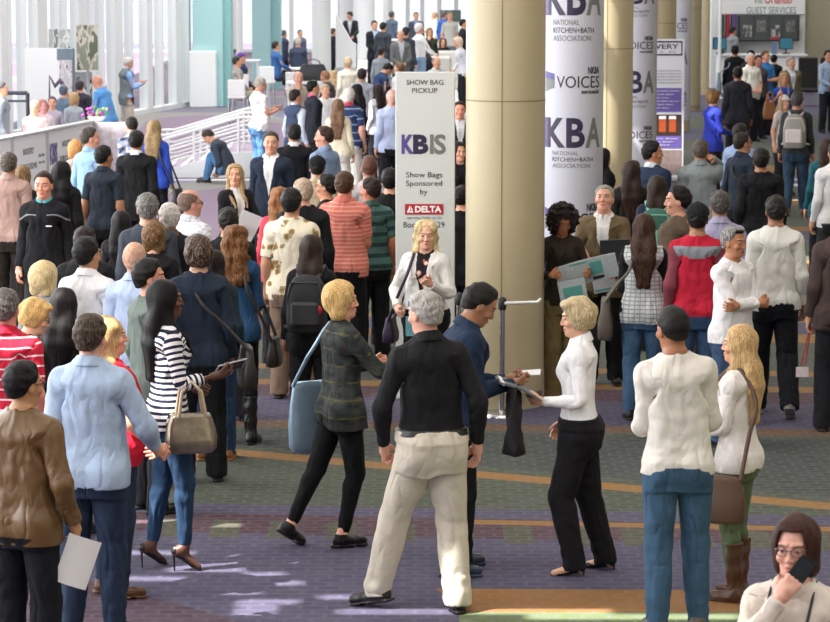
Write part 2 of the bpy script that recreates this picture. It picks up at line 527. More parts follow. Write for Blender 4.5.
def weights(v, f, kind='body', iters=4):
    n = len(v); W = np.zeros((n, len(BN)))
    x, y, z = v.T
    ax = np.abs(x); p = np.stack([ax, y, z], 1)
    rel = p - SH
    s = rel @ U; inner = rel @ (-PN)                    # inner < 0 : towards the torso
    a = smooth(-.045, .055, s) * smooth(-.115, -.06, inner)
    a = np.where(s > .22, np.where(inner > -.14, 1.0, 0.0), a)
    if kind in ('hair', 'legs', 'shoe', 'head'): a = a * 0
    fa = smooth(L1 - .035, L1 + .035, s); ha = smooth(L1 + L2 - .012, L1 + L2 + .014, s)
    if kind == 'cloth': ha = ha * 0
    sw = s - (L1 + L2)
    dy = y - SH[1]
    fing = smooth(.086, .100, sw) * (kind == 'body'); fm = smooth(.120, .134, sw) * (kind == 'body')
    tline = dy - .030 - (sw - .02) * .25
    th = smooth(.0, .008, tline) * smooth(.018, .03, sw) * (kind == 'body') * (sw < .094)
    r = x >= 0
    for side, m in (('r', r), ('l', ~r)):
        q = m * a
        W[:, BI['ua_' + side]] = q * (1 - fa)
        W[:, BI['fa_' + side]] = q * fa * (1 - ha)
        h = q * fa * ha
        W[:, BI['ha_' + side]] = h * (1 - fing) * (1 - th)
        W[:, BI['th_' + side]] = h * (1 - fing) * th
        W[:, BI['fp_' + side]] = h * fing * (1 - fm)
        W[:, BI['fm_' + side]] = h * fing * fm
    leg = smooth(.97, .83, z) * (1 - a) if kind != 'hair' else 0 * z
    if kind in ('coat', 'cloth'): leg = smooth(.98, .70, z) * (1 - a)
    kn = smooth(.545, .445, z); an = smooth(.125, .075, z)
    if kind == 'legs': an = smooth(.075, .02, z)
    if kind == 'shoe': an = np.ones(n); kn = np.ones(n); leg = np.ones(n)
    rs = smooth(-.02, .02, x)
    for side, m in (('r', rs), ('l', 1 - rs)):
        q = leg * m
        W[:, BI['hip_' + side]] = q * (1 - kn); W[:, BI['kn_' + side]] = q * kn * (1 - an); W[:, BI['an_' + side]] = q * kn * an
    t = (1 - a - leg)
    hd = smooth(1.495, 1.555, z + .55 * np.maximum(0, y - .01)) 
    if kind == 'hair': hd = smooth(1.33, 1.50, z)
    nk = smooth(1.44, 1.50, z); ch = smooth(1.10, 1.24, z); spn = smooth(.98, 1.10, z)
    if kind == 'cloth': hd = hd * 0; nk = nk * .3
    if kind == 'head': hd = np.ones(n)
    if kind == 'hair': nk = np.zeros(n)
    W[:, 4] = t * hd; W[:, 3] = t * (1 - hd) * nk; u = t * (1 - hd) * (1 - nk)
    W[:, 2] = u * ch; W[:, 1] = u * (1 - ch) * spn; W[:, 0] = u * (1 - ch) * (1 - spn)
    W /= W.sum(1, keepdims=True)
    if iters and len(f):
        e = np.concatenate([f[:, [0, 1]], f[:, [1, 2]], f[:, [2, 0]]])
        deg = np.bincount(e.ravel(), minlength=n)[:, None].astype(float)
        soft = (np.abs(sw) > .0) & (sw < .02) if True else None
        for _ in range(iters):
            S = np.zeros_like(W)
            for k in range(W.shape[1]):
                if W[:, k].any():
                    S[:, k] = np.bincount(e[:, 0], W[e[:, 1], k], n) + np.bincount(e[:, 1], W[e[:, 0], k], n)
            Wn = .5 * W + .5 * S / np.maximum(deg, 1)
            keep = (s > L1 + L2 + .03) & (a > .5) | (z > 1.58)
            W = np.where(keep[:, None], W, Wn)
        W /= W.sum(1, keepdims=True)
    return W

# ---------------------------------------------------------------- body prims, inflated for clothes
ZT = [.82, .88, .94, 1.00, 1.06, 1.12, 1.20, 1.28, 1.35, 1.40, 1.435, 1.46, 1.50]
WT = [.150, .166, .170, .163, .152, .148, .155, .166, .170, .158, .126, .092, .056]
DT = [.100, .112, .118, .108, .098, .096, .102, .112, .116, .108, .092, .074, .056]
YT = [-.010, -.014, -.018, -.008, .000, .004, .004, .002, -.004, -.008, -.012, -.014, -.012]

def torso(F, inf=0.0, z0=.80, z1=1.52, k=.03, depth=0.0, straight=0.0):
    def fn(x, y, z):
        zz = z.ravel()
        w = np.interp(zz, ZT, WT); d = np.interp(zz, ZT, DT) + depth; c = np.interp(zz, ZT, YT)
        if straight:
            k_ = straight * np.clip((1.34 - zz) / .14, 0, 1)
            w = np.maximum(w, w * (1 - k_) + k_ * .168)
            d = np.maximum(d, d * (1 - k_) + k_ * .117)
            c = c * (1 - k_) - .006 * k_
        w = (w + inf)[None, None, :]; d = (d + inf)[None, None, :]; c = c[None, None, :]
        q = ((np.abs(x) / w) ** 2.4 + (np.abs(y - c) / d) ** 2.4) ** (1 / 2.4)
        r = (q - 1) * np.minimum(w, d) * .95
        return np.maximum(r, np.maximum(z0 - z, z - z1))
    F.put(fn, (0, -.2, z0 - .02), (.28, .2, z1 + .02), k)

def shoulders(F, inf=0.0):
    F.cap((0.0, -.016, 1.478), SH + (.0, 0, -.010), .044 + inf, .047 + inf, .05)
    F.cap((.05, .055, 1.34), (.13, .045, 1.35), .050 + inf, .045 + inf, .05)        # chest
    F.cap((.06, -.06, 1.38), (.13, -.055, 1.36), .045 + inf, .045 + inf, .05)      # shoulder blades

def arm(F, inf=0.0, s1=1.0, flare=0.0, k=.035):
    F.cap(SH, EL, .053 + inf, .043 + inf * s1, k)
    F.cap(EL, WR + U * .01, .042 + inf * s1, .028 + inf * s1 + flare, .02)
    F.cap(EL + U * .02, EL + U * .10, .044 + inf * s1, .036 + inf * s1, .03)

def leg(F, inf=0.0, shin=0.0, k=.03, z_end=None):
    F.cap(HIP + (-.004, -.004, -.03), KN, .088 + inf, .057 + inf + shin * .4, k)
    an = AN if z_end is None else np.array([AN[0], AN[1] + .005, z_end])
    F.cap(KN, an, .056 + inf + shin * .6, .036 + inf + shin, .025)
    if shin < .02: F.cap(KN + (0, -.025, -.09), KN + (.002, -.02, -.22), .044 + inf, .030 + inf, .03)
    F.ell((.075, -.055, .90), (.085 + inf, .075 + inf, .09 + inf), .04)            # seat

def build_head(F):
    F.ell((0, -.014, 1.660), (.0765, .0965, .0905), .01)
    F.ell((0, .012, 1.600), (.0605, .074, .080), .03)                # face block
    F.ell((0, .040, 1.548), (.040, .042, .031), .03)                 # jaw, chin
    F.ell((0, .070, 1.536), (.018, .014, .014), .018)
    F.cap((0, -.018, 1.45), (0, -.004, 1.56), .058, .050, .03)      # neck
    F.ell((.031, .093, 1.640), (.0195, .016, .0135), .014, 'cut')    # sockets
    F.ell((.0315, .0735, 1.6375), (.0150, .0135, .0120), .003)       # eyeballs
    F.cap((.012, .087, 1.6625), (.046, .073, 1.664), .0075, .0065, .012)    # brow
    F.cap((0, .086, 1.645), (0, .103, 1.6045), .0065, .0088, .012)  # nose
    F.ell((.0105, .093, 1.599), (.0085, .010, .0065), .007)
    F.ell((0, .0855, 1.5755), (.021, .011, .0060), .006)             # lips
    F.ell((0, .0850, 1.5625), (.0185, .011, .0065), .006)
    F.ell((0, .100, 1.5690), (.020, .010, .0018), .004, 'cut')
    F.ell((.043, .062, 1.603), (.019, .018, .017), .02)              # cheek
    F.ell((.0755, -.006, 1.622), (.0085, .020, .031), .007)          # ear
    F.ell((.0855, -.002, 1.626), (.005, .010, .018), .005, 'cut')

FK_U = U * .98
def build_hand(F):
    h = lambda a, b, c=0.0: WR + U * a + np.array([0, 1, 0]) * b + PN * c
    F.cap(h(.0, 0), h(.045, 0), .023, .030, .015, (1, 1, 1))
    for b in (-.028, -.010, .010, .028):
        F.cap(h(.02, b * .6), h(.088, b, .002), .015, .0125, .010)
    L = {.0295: .070, .0100: .080, -.0100: .074, -.0290: .058}
    for b, l in L.items():
        p = h(.090, b, .002); ang = 0
        rr = .0098
        for i, (fr, da) in enumerate(((.45, 8), (.32, 14), (.23, 12))):
            ang += rad(da)
            q = p + (U * math.cos(ang) + PN * math.sin(ang)) * l * fr + np.array([0, 1, 0]) * b * .05
            F.cap(p, q, rr, rr - .0007, .003); p = q; rr -= .0008
    p = h(.018, .020, .006); q = h(.052, .047, .012); q2 = h(.078, .056, .018); q3 = h(.098, .058, .024)
    F.cap(p, q, .015, .0125, .012); F.cap(q, q2, .0118, .0108, .005); F.cap(q2, q3, .0106, .0092, .003)

T = {}     # templates: name -> dict(v, f, W, lod)
def add_t(name, F, ratio_hi, ratio_lo, kind, keep=None, iters=4):
    v, f = F.mesh()
    # mirror halves shared through the middle already
    for lod, ra in ((0, ratio_hi), (1, ratio_lo), (2, ratio_lo * .38)):
        if ra < .999:
            km = keep(v) if keep is not None else None
            vv, ff = decimate(v, f, ra, km)
        else:
            vv = v; ff = np.concatenate([f[:, [0, 1, 2]], f[:, [0, 2, 3]]])
        T[name, lod] = dict(v=vv, f=ff, W=weights(vv, ff, kind, iters), kind=kind)

def make_templates():
    F = Field((0, -.20, -.01), (.72, .26, 1.78), .0046)
    torso(F); shoulders(F); arm(F); leg(F); build_head(F)
    F.cap(AN + (0, .0, -.01), AN + (.0, -.028, -.05), .034, .030, .02)
    F.cap(AN + (0, -.01, -.035), AN + (.012, .14, -.060), .036, .026, .03, (1, 1, .8))
    build_hand(F)
    F.half(lambda x, y, z: -z + x * 0 + y * 0)
    keep = lambda v: (v[:, 2] > 1.50) | (((np.stack([np.abs(v[:, 0]), v[:, 1], v[:, 2]], 1) - SH) @ U > L1 + L2 - .01) & (np.abs(v[:, 0]) > .3))
    add_t('body', F, .26, .09, 'body', keep)
    # --- long-sleeved top
    def top(inf, hem, sleeve, depth=0.0, straight=.5, neck=.068, wob=.0028, seed=1, cuff=.0, h=.0075, zneck=1.487, flare=0.0, ssc=1.0):
        F = Field((0, -.24, hem - .05), (.62, .26, 1.56), h)
        torso(F, inf, hem - .03, 1.50, .03, depth, straight)
        if hem < .90:
            F.cap(HIP + (0, -.006, .0), HIP + (.01, 0, -.25), .085 + inf * 1.2, .085 + inf * 1.2, .05)
            F.ell((.07, -.05, .91), (.085 + inf, .080 + inf, .09 + inf), .04)
        shoulders(F, inf); arm(F, inf * .95, ssc, flare)
        F.wob(wob, 30, seed, stretch=(1, 1, .5)); F.wob(wob * .45, 85, seed + 5)
        F.half(lambda x, y, z: (hem - z) + 0 * x + 0 * y)
        if sleeve is not None:
            F.half(lambda x, y, z: np.where((x > .2), (x - SH[0]) * U[0] + (y - SH[1]) * U[1] + (z - SH[2]) * U[2] - sleeve, -.1))
        if cuff:
            F.cap(SH + U * (sleeve - .03), SH + U * (sleeve - .008), .030 + inf + cuff, .030 + inf + cuff, .004)
        F.cap((0, -.012, zneck - .02), (0, .03, 1.62), neck, neck, .004, (1, 1, 1), 'cut')
        F.half(lambda x, y, z: np.where(x < .09, z - (zneck + .028 - .45 * np.maximum(y + .01, -.03)), -.1) + 0 * z)
        return F
    sl = L1 + L2 - .005
    add_t('shirt_long', top(.010, .84, sl), .55, .22, 'cloth')
    add_t('shirt_short', top(.012, .84, .225, ssc=1.3, wob=.002), .55, .22, 'cloth')
    add_t('jumper', top(.0125, .87, sl, wob=.004, seed=3, straight=.6), .55, .22, 'cloth')
    # jacket, open over the chest
    F = top(.0175, .775, sl + .004, straight=.5, wob=.0026, seed=7, neck=.066, zneck=1.478)
    def vcut(x, y, z):
        wd = np.interp(z.ravel(), [.76, .85, 1.04, 1.10, 1.30, 1.44, 1.60], [.05, .022, -.012, .006, .046, .060, .060])[None, None, :]
        return np.maximum(np.abs(x) - wd, -(y - .02)) + 0 * z
    F.put(vcut, (0, .0, .7), (.10, .28, 1.6), .004, 'cut')
    # lapels
    F.cap((.018, .123, 1.09), (.064, .108, 1.37), .010, .020, .006, (1, .45, 1))
    F.cap((.064, .108, 1.37), (.072, .02, 1.480), .020, .012, .006, (1, .55, 1))
    F.cap((.072, .02, 1.482), (.0, -.072, 1.494), .014, .014, .006)
    add_t('jacket_open', F, .55, .22, 'cloth')
    F = top(.018, .80, sl + .002, straight=.7, wob=.0042, seed=11, neck=.064, zneck=1.487)
    F.cap((.066, .0, 1.490), (.0, -.072, 1.505), .015, .015, .006); F.cap((.066, .0, 1.490), (.03, .070, 1.462), .015, .013, .006)
    add_t('coat', F, .55, .22, 'cloth')
    # collar: band with a turned-down leaf
    F = Field((0, -.13, 1.40), (.13, .14, 1.57), .0042)
    def cone(r0, z0, r1, z1, dy=0.0):
        def fn(x, y, z):
            zt = z + .32 * (y + .01)
            r = r0 + (r1 - r0) * (zt - z0) / (z1 - z0)
            q = np.sqrt(x * x + (y + .010 + dy) ** 2)
            return np.maximum((q - r) * .9, np.maximum(z0 - zt, zt - z1))
        return fn
    F.put(cone(.092, 1.466, .069, 1.526), (0, -.12, 1.42), (.11, .12, 1.56), .004)
    F.put(cone(.074, 1.40, .0625, 1.60), (0, -.12, 1.36), (.11, .12, 1.60), .002, 'cut')
    F.half(lambda x, y, z: np.where(y > .03, .008 - x - (1.49 - z) * .35 * (z < 1.49), -.1) + 0 * z)
    add_t('collar', F, 1.0, .45, 'cloth', iters=2)
    # trousers
    def pants(inf, shin, hem, waist=1.01, wob=.003, seed=21, h=.0075, crease=True):
        F = Field((0, -.24, hem - .03), (.30, .22, waist + .05), h)
        torso(F, inf + .003, .785, waist + .02, .03); torso(F, inf + .009, .95, waist + .02, .03)
        leg(F, inf, shin, .03, hem)
        F.cap((0, -.005, .90), (0, -.005, .84), .06 + inf, .05 + inf, .05)
        F.wob(wob, 26, seed, stretch=(.7, .7, 1)); F.wob(wob * .9, 55, seed + 1, (0, -.2, .38), (.3, .2, .56), stretch=(.3, .5, 1)); F.wob(wob, 60, seed + 2, (0, -.2, hem), (.3, .2, hem + .16), stretch=(.2, .4, 1))
        F.half(lambda x, y, z: (hem - z) + 0 * x + 0 * y); F.half(lambda x, y, z: (z - waist) + 0 * x + 0 * y)
        return F
    add_t('trousers', pants(.017, .022, .035), .5, .2, 'legs')
    add_t('jeans', pants(.013, .012, .045, seed=31), .5, .2, 'legs')
    add_t('slim', pants(.008, -.002, .10, seed=41, wob=.0018), .5, .2, 'legs')
    # belt
    F = Field((0, -.2, .95), (.26, .2, 1.06), .006)
    torso(F, .026, .975, 1.012, .004)
    add_t('belt', F, 1, .5, 'legs', iters=0)
    # shoes (right side only kept on demand)
    F = Field((0, -.12, -.01), (.22, .22, .16), .0048)
    F.cap(AN + (0, -.028, -.045), AN + (.010, .145, -.052), .042, .036, .02, (1, 1, .95))
    F.cap(AN + (0, -.012, .0), AN + (0, .0, -.03), .044, .045, .03)
    F.cap((AN[0], -.01, .15), (AN[0], -.02, .082), .034, .034, .004, (1, 1, 1), 'cut')
    F.half(lambda x, y, z: np.maximum(-z, z - .088) + 0 * x + 0 * y)
    def sole(x, y, z):
        wd = .046 - .5 * np.maximum(0, (y - .14)) * .4
        q = np.sqrt(((x - AN[0] - .004 - .04 * y) / 1.0) ** 2 + (np.maximum(np.abs(y - .032) - .095, 0)) ** 2)
        return np.maximum(q - .040, np.abs(z - .008) - .008)
    F.put(sole, (.05, -.1, 0), (.2, .2, .02), .003)
    F.half(lambda x, y, z: np.where((y < .085) & (y > .045) & (z < .010), .004, -.1) + 0 * x)
    add_t('shoe', F, .8, .3, 'shoe', iters=0)
    F = Field((0, -.12, -.01), (.22, .22, .13), .0045)     # high heel, foot pitched later
    F.cap(AN + (0, -.028, -.045), AN + (.006, .120, -.062), .037, .024, .02, (1, 1, .9))
    F.cap(AN + (.006, .120, -.062), AN + (.008, .165, -.068), .024, .010, .02, (1, 1, .8))
    F.ell((AN[0], .035, .075), (.035, .075, .040), .01, 'cut')
    F.half(lambda x, y, z: z - .095 + 0 * x + 0 * y)
    add_t('pump', F, 1, .4, 'shoe', iters=0)
    F = Field((0, -.13, -.01), (.24, .22, .46), .0055)
    F.cap(AN + (0, -.028, -.045), AN + (.010, .145, -.052), .042, .036, .02, (1, 1, .95))
    F.cap((AN[0], -.015, .03), (AN[0] - .004, -.025, .40), .046, .066, .03)
    F.wob(.004, 50, 3, stretch=(.3, .3, 1))
    F.half(lambda x, y, z: np.maximum(-z, z - .385) + 0 * x + 0 * y)
    F.put(sole, (.05, -.1, 0), (.2, .2, .02), .003)
    add_t('boot', F, .8, .3, 'legs', iters=0)
    # skirt / dress lower part
    F = Field((0, -.26, .48), (.34, .26, 1.04), .009)
    def sk(x, y, z):
        w = np.interp(z.ravel(), [.48, .95, 1.0], [.225, .182, .170])[None, None, :]; d = w * .72
        return np.maximum((np.sqrt((x / w) ** 2 + ((y + .012) / d) ** 2) - 1) * d, np.maximum(.5 - z, z - 1.0))
    F.put(sk, (0, -.25, .48), (.3, .25, 1.02), .005); F.wob(.006, 30, 9, stretch=(1, 1, .1))
    add_t('skirt', F, .6, .3, 'coat')
    make_hair()

def make_hair():
    def shell(t=.008, hair_z=0.0, k=.004, h=.0055, lo=(0, -.20, 1.10), top=1.82, wide=.30):
        F = Field(lo, (wide, .16, top), h)
        F.ell((0, -.016, 1.663), (.0765 + t, .0965 + t, .0905 + t), k)
        F.ell((0, -.030, 1.630), (.070 + t, .080 + t, .075 + t), .02)
        return F
    YS = [-.14, -.075, -.035, -.012, .010, .034, .058, .075, .13]
    ZS = [1.560, 1.568, 1.588, 1.620, 1.648, 1.680, 1.708, 1.716, 1.722]
    def hairline(F, dz=0.0, sl=.75, t=.010):
        def edge(x, y, z):
            line = np.interp(y.ravel(), YS, ZS)[None, :, None] + dz + .18 * np.maximum(0, x - .035) * (y < .0) + .014 * smooth(.018, .048, x) * smooth(.03, .06, y) - .010 * smooth(.055, .07, x) * smooth(.0, .02, y) * smooth(.05, .035, y)
            up = z - line
            k0 = np.sqrt((x / .0765) ** 2 + ((y + .014) / .0965) ** 2 + ((z - 1.660) / .0905) ** 2)
            k1 = np.sqrt((x / .0765 ** 2) ** 2 + ((y + .014) / .0965 ** 2) ** 2 + ((z - 1.660) / .0905 ** 2) ** 2) + 1e-9
            k0n = np.sqrt((x / .064) ** 2 + ((y + .018) / .078) ** 2)
            sk = np.minimum(k0 * (k0 - 1) / k1, np.where(z < 1.63, (k0n - 1) * .064, 1.0))
            lim = np.clip(.0025 + up * .30, .0015, t)
            return np.maximum(-up * sl, (sk - lim) * .8)
        F.half(edge)
    for nm, t, wb, sc, dz in (('short', .0085, .004, 110, 0), ('buzz', .004, .001, 120, .004), ('full', .0125, .0055, 95, -.004)):
        F = shell(t, lo=(0, -.16, 1.50), wide=.13); F.wob(wb, sc, 5)
        if nm != 'buzz': F.ell((0, .045, 1.728), (.055, .045, .020), .02)
        hairline(F, dz, t=t + .006); add_t('hair_' + nm, F, .8, .35, 'head', iters=0)
    F = shell(.006, lo=(0, -.16, 1.50), wide=.13); F.wob(.002, 90, 6); hairline(F, 0)
    F.ell((0, .03, 1.735), (.066, .115, .075), .01, 'cut')
    add_t('hair_ring', F, .8, .35, 'head', iters=0)
    def opening(F, w=.058, ztop=1.712, y0=.018, zb=1.0):
        def fn(x, y, z):
            return np.maximum(np.maximum(np.abs(x) - (w - .25 * np.maximum(0, z - 1.66)), z - ztop), y0 - y)
        F.put(fn, (0, y0 - .02, zb), (w + .02, .2, ztop + .02), .012, 'cut')
    # bob
    F = shell(.018, lo=(0, -.19, 1.44), wide=.17)
    F.cap((.035, -.035, 1.66), (.055, -.030, 1.56), .080, .058, .03, (.82, 1, 1))
    F.wob(.004, 60, 8, stretch=(1, 1, .25)); opening(F)
    F.half(lambda x, y, z: 1.515 + .25 * np.maximum(0, y) - z + 0 * x)
    add_t('hair_bob', F, .7, .3, 'hair', iters=0)
    # short female crop
    F = shell(.019, lo=(0, -.19, 1.50), wide=.14); F.wob(.005, 75, 9, stretch=(1, 1, .5))
    F.ell((.03, .055, 1.725), (.05, .045, .028), .02)
    F.cap((.045, -.01, 1.66), (.052, -.005, 1.595), .050, .034, .02, (.8, 1, 1)); opening(F, .060, 1.705, .030)
    F.half(lambda x, y, z: 1.555 + .35 * np.maximum(0, y) - z + 0 * x)
    add_t('hair_crop', F, .7, .3, 'hair', iters=0)
    # long straight / wavy
    for nm, zb, wid, wb, fr in (('long', 1.27, .085, .0035, .3), ('wavy', 1.33, .100, .011, .7), ('verylong', 1.12, .090, .003, .3)):
        F = shell(.014, lo=(0, -.20, zb - .06), wide=.19)
        F.cap((.026, -.032, 1.64), (wid - .050, -.098, 1.47), .082, .066, .03, (1, .74, 1)); F.cap((wid - .050, -.098, 1.47), (wid - .056, -.132, 1.36), .066, .070, .03, (1.12, .60, 1)); F.cap((wid - .056, -.132, 1.36), (wid - .062, -.136, zb + .05), .070, .040, .03, (1.12, .55, 1))
        F.cap((.045, -.01, 1.62), (.085, .002, 1.43), .044, .034, .03, (.8, 1, 1))
        if nm != 'wavy': F.cap((.080, .03, 1.47), (.084, .112, 1.38), .028, .024, .03, (.8, .8, 1)); F.cap((.084, .112, 1.38), (.080, .135, max(zb, 1.25) + .05), .022, .012, .03, (.9, .8, 1))
        F.wob(wb, 48, 12, stretch=(1, 1, fr)); F.wob(wb * .4, 110, 13, stretch=(1, 1, fr * .6))
        opening(F, .052, 1.715, .026)
        add_t('hair_' + nm, F, .6, .25, 'hair', iters=0)
    # afro / curly
    F = Field((0, -.22, 1.44), (.20, .18, 1.84), .0065)
    F.ell((0, -.02, 1.67), (.140, .135, .128), .01); F.ell((.05, -.02, 1.60), (.085, .09, .09), .04)
    F.wob(.013, 95, 14); F.wob(.008, 160, 15); opening(F, .058, 1.705, .035)
    add_t('hair_curly', F, .6, .3, 'hair', iters=0)
    # pony tail
    F = shell(.010, lo=(0, -.24, 1.36), wide=.12); hairline(F, -.002)
    F.ell((0, -.125, 1.685), (.030, .030, .030), .01); F.cap((0, -.14, 1.68), (0, -.150, 1.46), .026, .018, .02)
    F.wob(.003, 70, 16, stretch=(1, 1, .3)); add_t('hair_tied', F, .7, .3, 'hair', iters=0)
    # cap
    F = Field((0, -.16, 1.60), (.14, .22, 1.80), .005)
    F.ell((0, -.012, 1.675), (.093, .110, .092), .004); F.half(lambda x, y, z: 1.672 - z + .10 * y + 0 * x)
    F.cap((0, .07, 1.688), (0, .125, 1.680), .062, .055, .006, (1, 1, .11)); F.ell((0, -.012, 1.768), (.010, .010, .006), .004)
    add_t('cap', F, .8, .4, 'head', iters=0)
    # glasses
    F = Field((0, -.05, 1.60), (.11, .12, 1.67), .0030)
    def rim(x, y, z):
        q = np.sqrt(((x - .033) / 1.25) ** 2 + (z - 1.6375) ** 2)
        return np.sqrt((q - .0185) ** 2 * 1.1 + (y - .1015 + .35 * np.maximum(0, x - .02)) ** 2) - .0026
    F.put(rim, (0, .08, 1.61), (.07, .115, 1.665), .001)
    F.cap((0, .1015, 1.643), (.010, .1015, 1.643), .0026, .0026, .001)
    F.cap((.057, .090, 1.643), (.082, .005, 1.640), .0028, .0028, .001)
    add_t('glasses', F, .9, .5, 'head', iters=0)
    F = Field((0, -.10, 1.55), (.11, .10, 1.76), .004)   # sunglasses pushed up: lens band
    F.cap((0, .075, 1.728), (.050, .052, 1.728), .015, .015, .003, (1, .5, 1)); F.cap((.05, .052, 1.728), (.090, -.02, 1.67), .004, .003, .002)
    add_t('shades', F, .9, .5, 'head', iters=0)
# ---------------------------------------------------------------- posing
def rot_axis(ax, ang):
    ax = np.asarray(ax, float); ax = ax / np.linalg.norm(ax); c, s = math.cos(ang), math.sin(ang)
    x, y, z = ax
    return np.array([[c + x*x*(1-c), x*y*(1-c) - z*s, x*z*(1-c) + y*s], [y*x*(1-c) + z*s, c + y*y*(1-c), y*z*(1-c) - x*s], [z*x*(1-c) - y*s, z*y*(1-c) + x*s, c + z*z*(1-c)]])
def rot_to(a, b):
    a = a / np.linalg.norm(a); b = b / np.linalg.norm(b); v = np.cross(a, b); s = np.linalg.norm(v); c = float(a @ b)
    if s < 1e-8: return np.eye(3) if c > 0 else rot_axis((0, 1, 0), PI)
    return rot_axis(v, math.atan2(s, c))
def G(R, at, frm): return (R, np.asarray(at) - R @ np.asarray(frm))
def ap(g, p): return g[0] @ np.asarray(p) + g[1]
MX = np.diag([-1.0, 1, 1])
def ik(S, Tt, a, b, pole):
    d = Tt - S; L = np.linalg.norm(d)
    Lc = min(max(L, abs(a - b) + .06), (a + b) * .998); u = d / L
    Tt = S + u * Lc
    p = pole - u * (pole @ u); p = p / (np.linalg.norm(p) + 1e-9)
    ca = (a * a + Lc * Lc - b * b) / (2 * a * Lc); sa = math.sqrt(max(0, 1 - ca * ca))
    return S + u * a * ca + p * a * sa, Tt

# right-hand presets: wrist target, elbow pole, twist of the hand, finger curl
ARMS = {
 'down': ((.228, .03, .895), (.02, -1, .1), -20, 18), 'down2': ((.215, .09, .91), (.05, -1, .1), -10, 22),
 'fwd': ((.225, .20, .96), (.4, -1, -.2), 0, 25), 'back': ((.25, -.17, .93), (.3, -1, .3), -20, 20),
 'bent': ((.14, .27, 1.08), (.22, -.7, -1), 40, 40), 'phone': ((.08, .30, 1.19), (.3, -.4, -1), 60, 55),
 'low': ((.06, .24, 1.02), (.7, -.5, -.6), 30, 35), 'read': ((.17, .30, 1.17), (.6, -.5, -1), 40, 60),
 'ear': ((.120, .05, 1.55), (.35, .15, -1), 60, 60), 'mouth': ((.035, .175, 1.46), (.8, .1, -1), 60, 70),
 'pocket': ((.205, .01, .955), (.6, -1, .2), -40, 30), 'hip': ((.20, -.02, 1.04), (1, -.5, 0), 0, 40),
 'cross': ((-.12, .165, 1.15), (.9, .25, -.9), -40, 35), 'strap': ((.13, .13, 1.32), (.6, -.4, -1), 20, 70),
 'out': ((.22, .40, 1.14), (.5, -.4, -1), 50, 30), 'rest': ((.14, .33, 1.05), (.6, -.3, -.8), 20, 30),
 'chin': ((.05, .16, 1.44), (.6, .0, -1), 60, 60), 'point': ((.16, .36, 1.22), (.5, -.4, -1), 50, 45),
 'clasp': ((.03, .19, .98), (.9, -.4, -.1), 0, 40),
}
LEGS = {
 'stand': ((.115, -.02, .085, 0, 6), (-.115, -.02, .085, 0, 6)),
 'ease': ((.125, .03, .085, 0, 14), (-.105, -.05, .085, 0, 8)),
 'ease2': ((.10, -.06, .085, 0, 6), (-.135, .04, .085, 0, 16)),
 'close': ((.075, -.01, .085, 0, 5), (-.075, -.03, .085, 0, 5)),
 'walk': ((.10, .26, .092, 8, 4), (-.10, -.34, .150, -38, 4)),
 'walk2': ((.10, -.34, .150, -38, 4), (-.10, .26, .092, 8, 4)),
 'step': ((.10, .12, .087, 2, 6), (-.10, -.18, .110, -18, 6)),
}

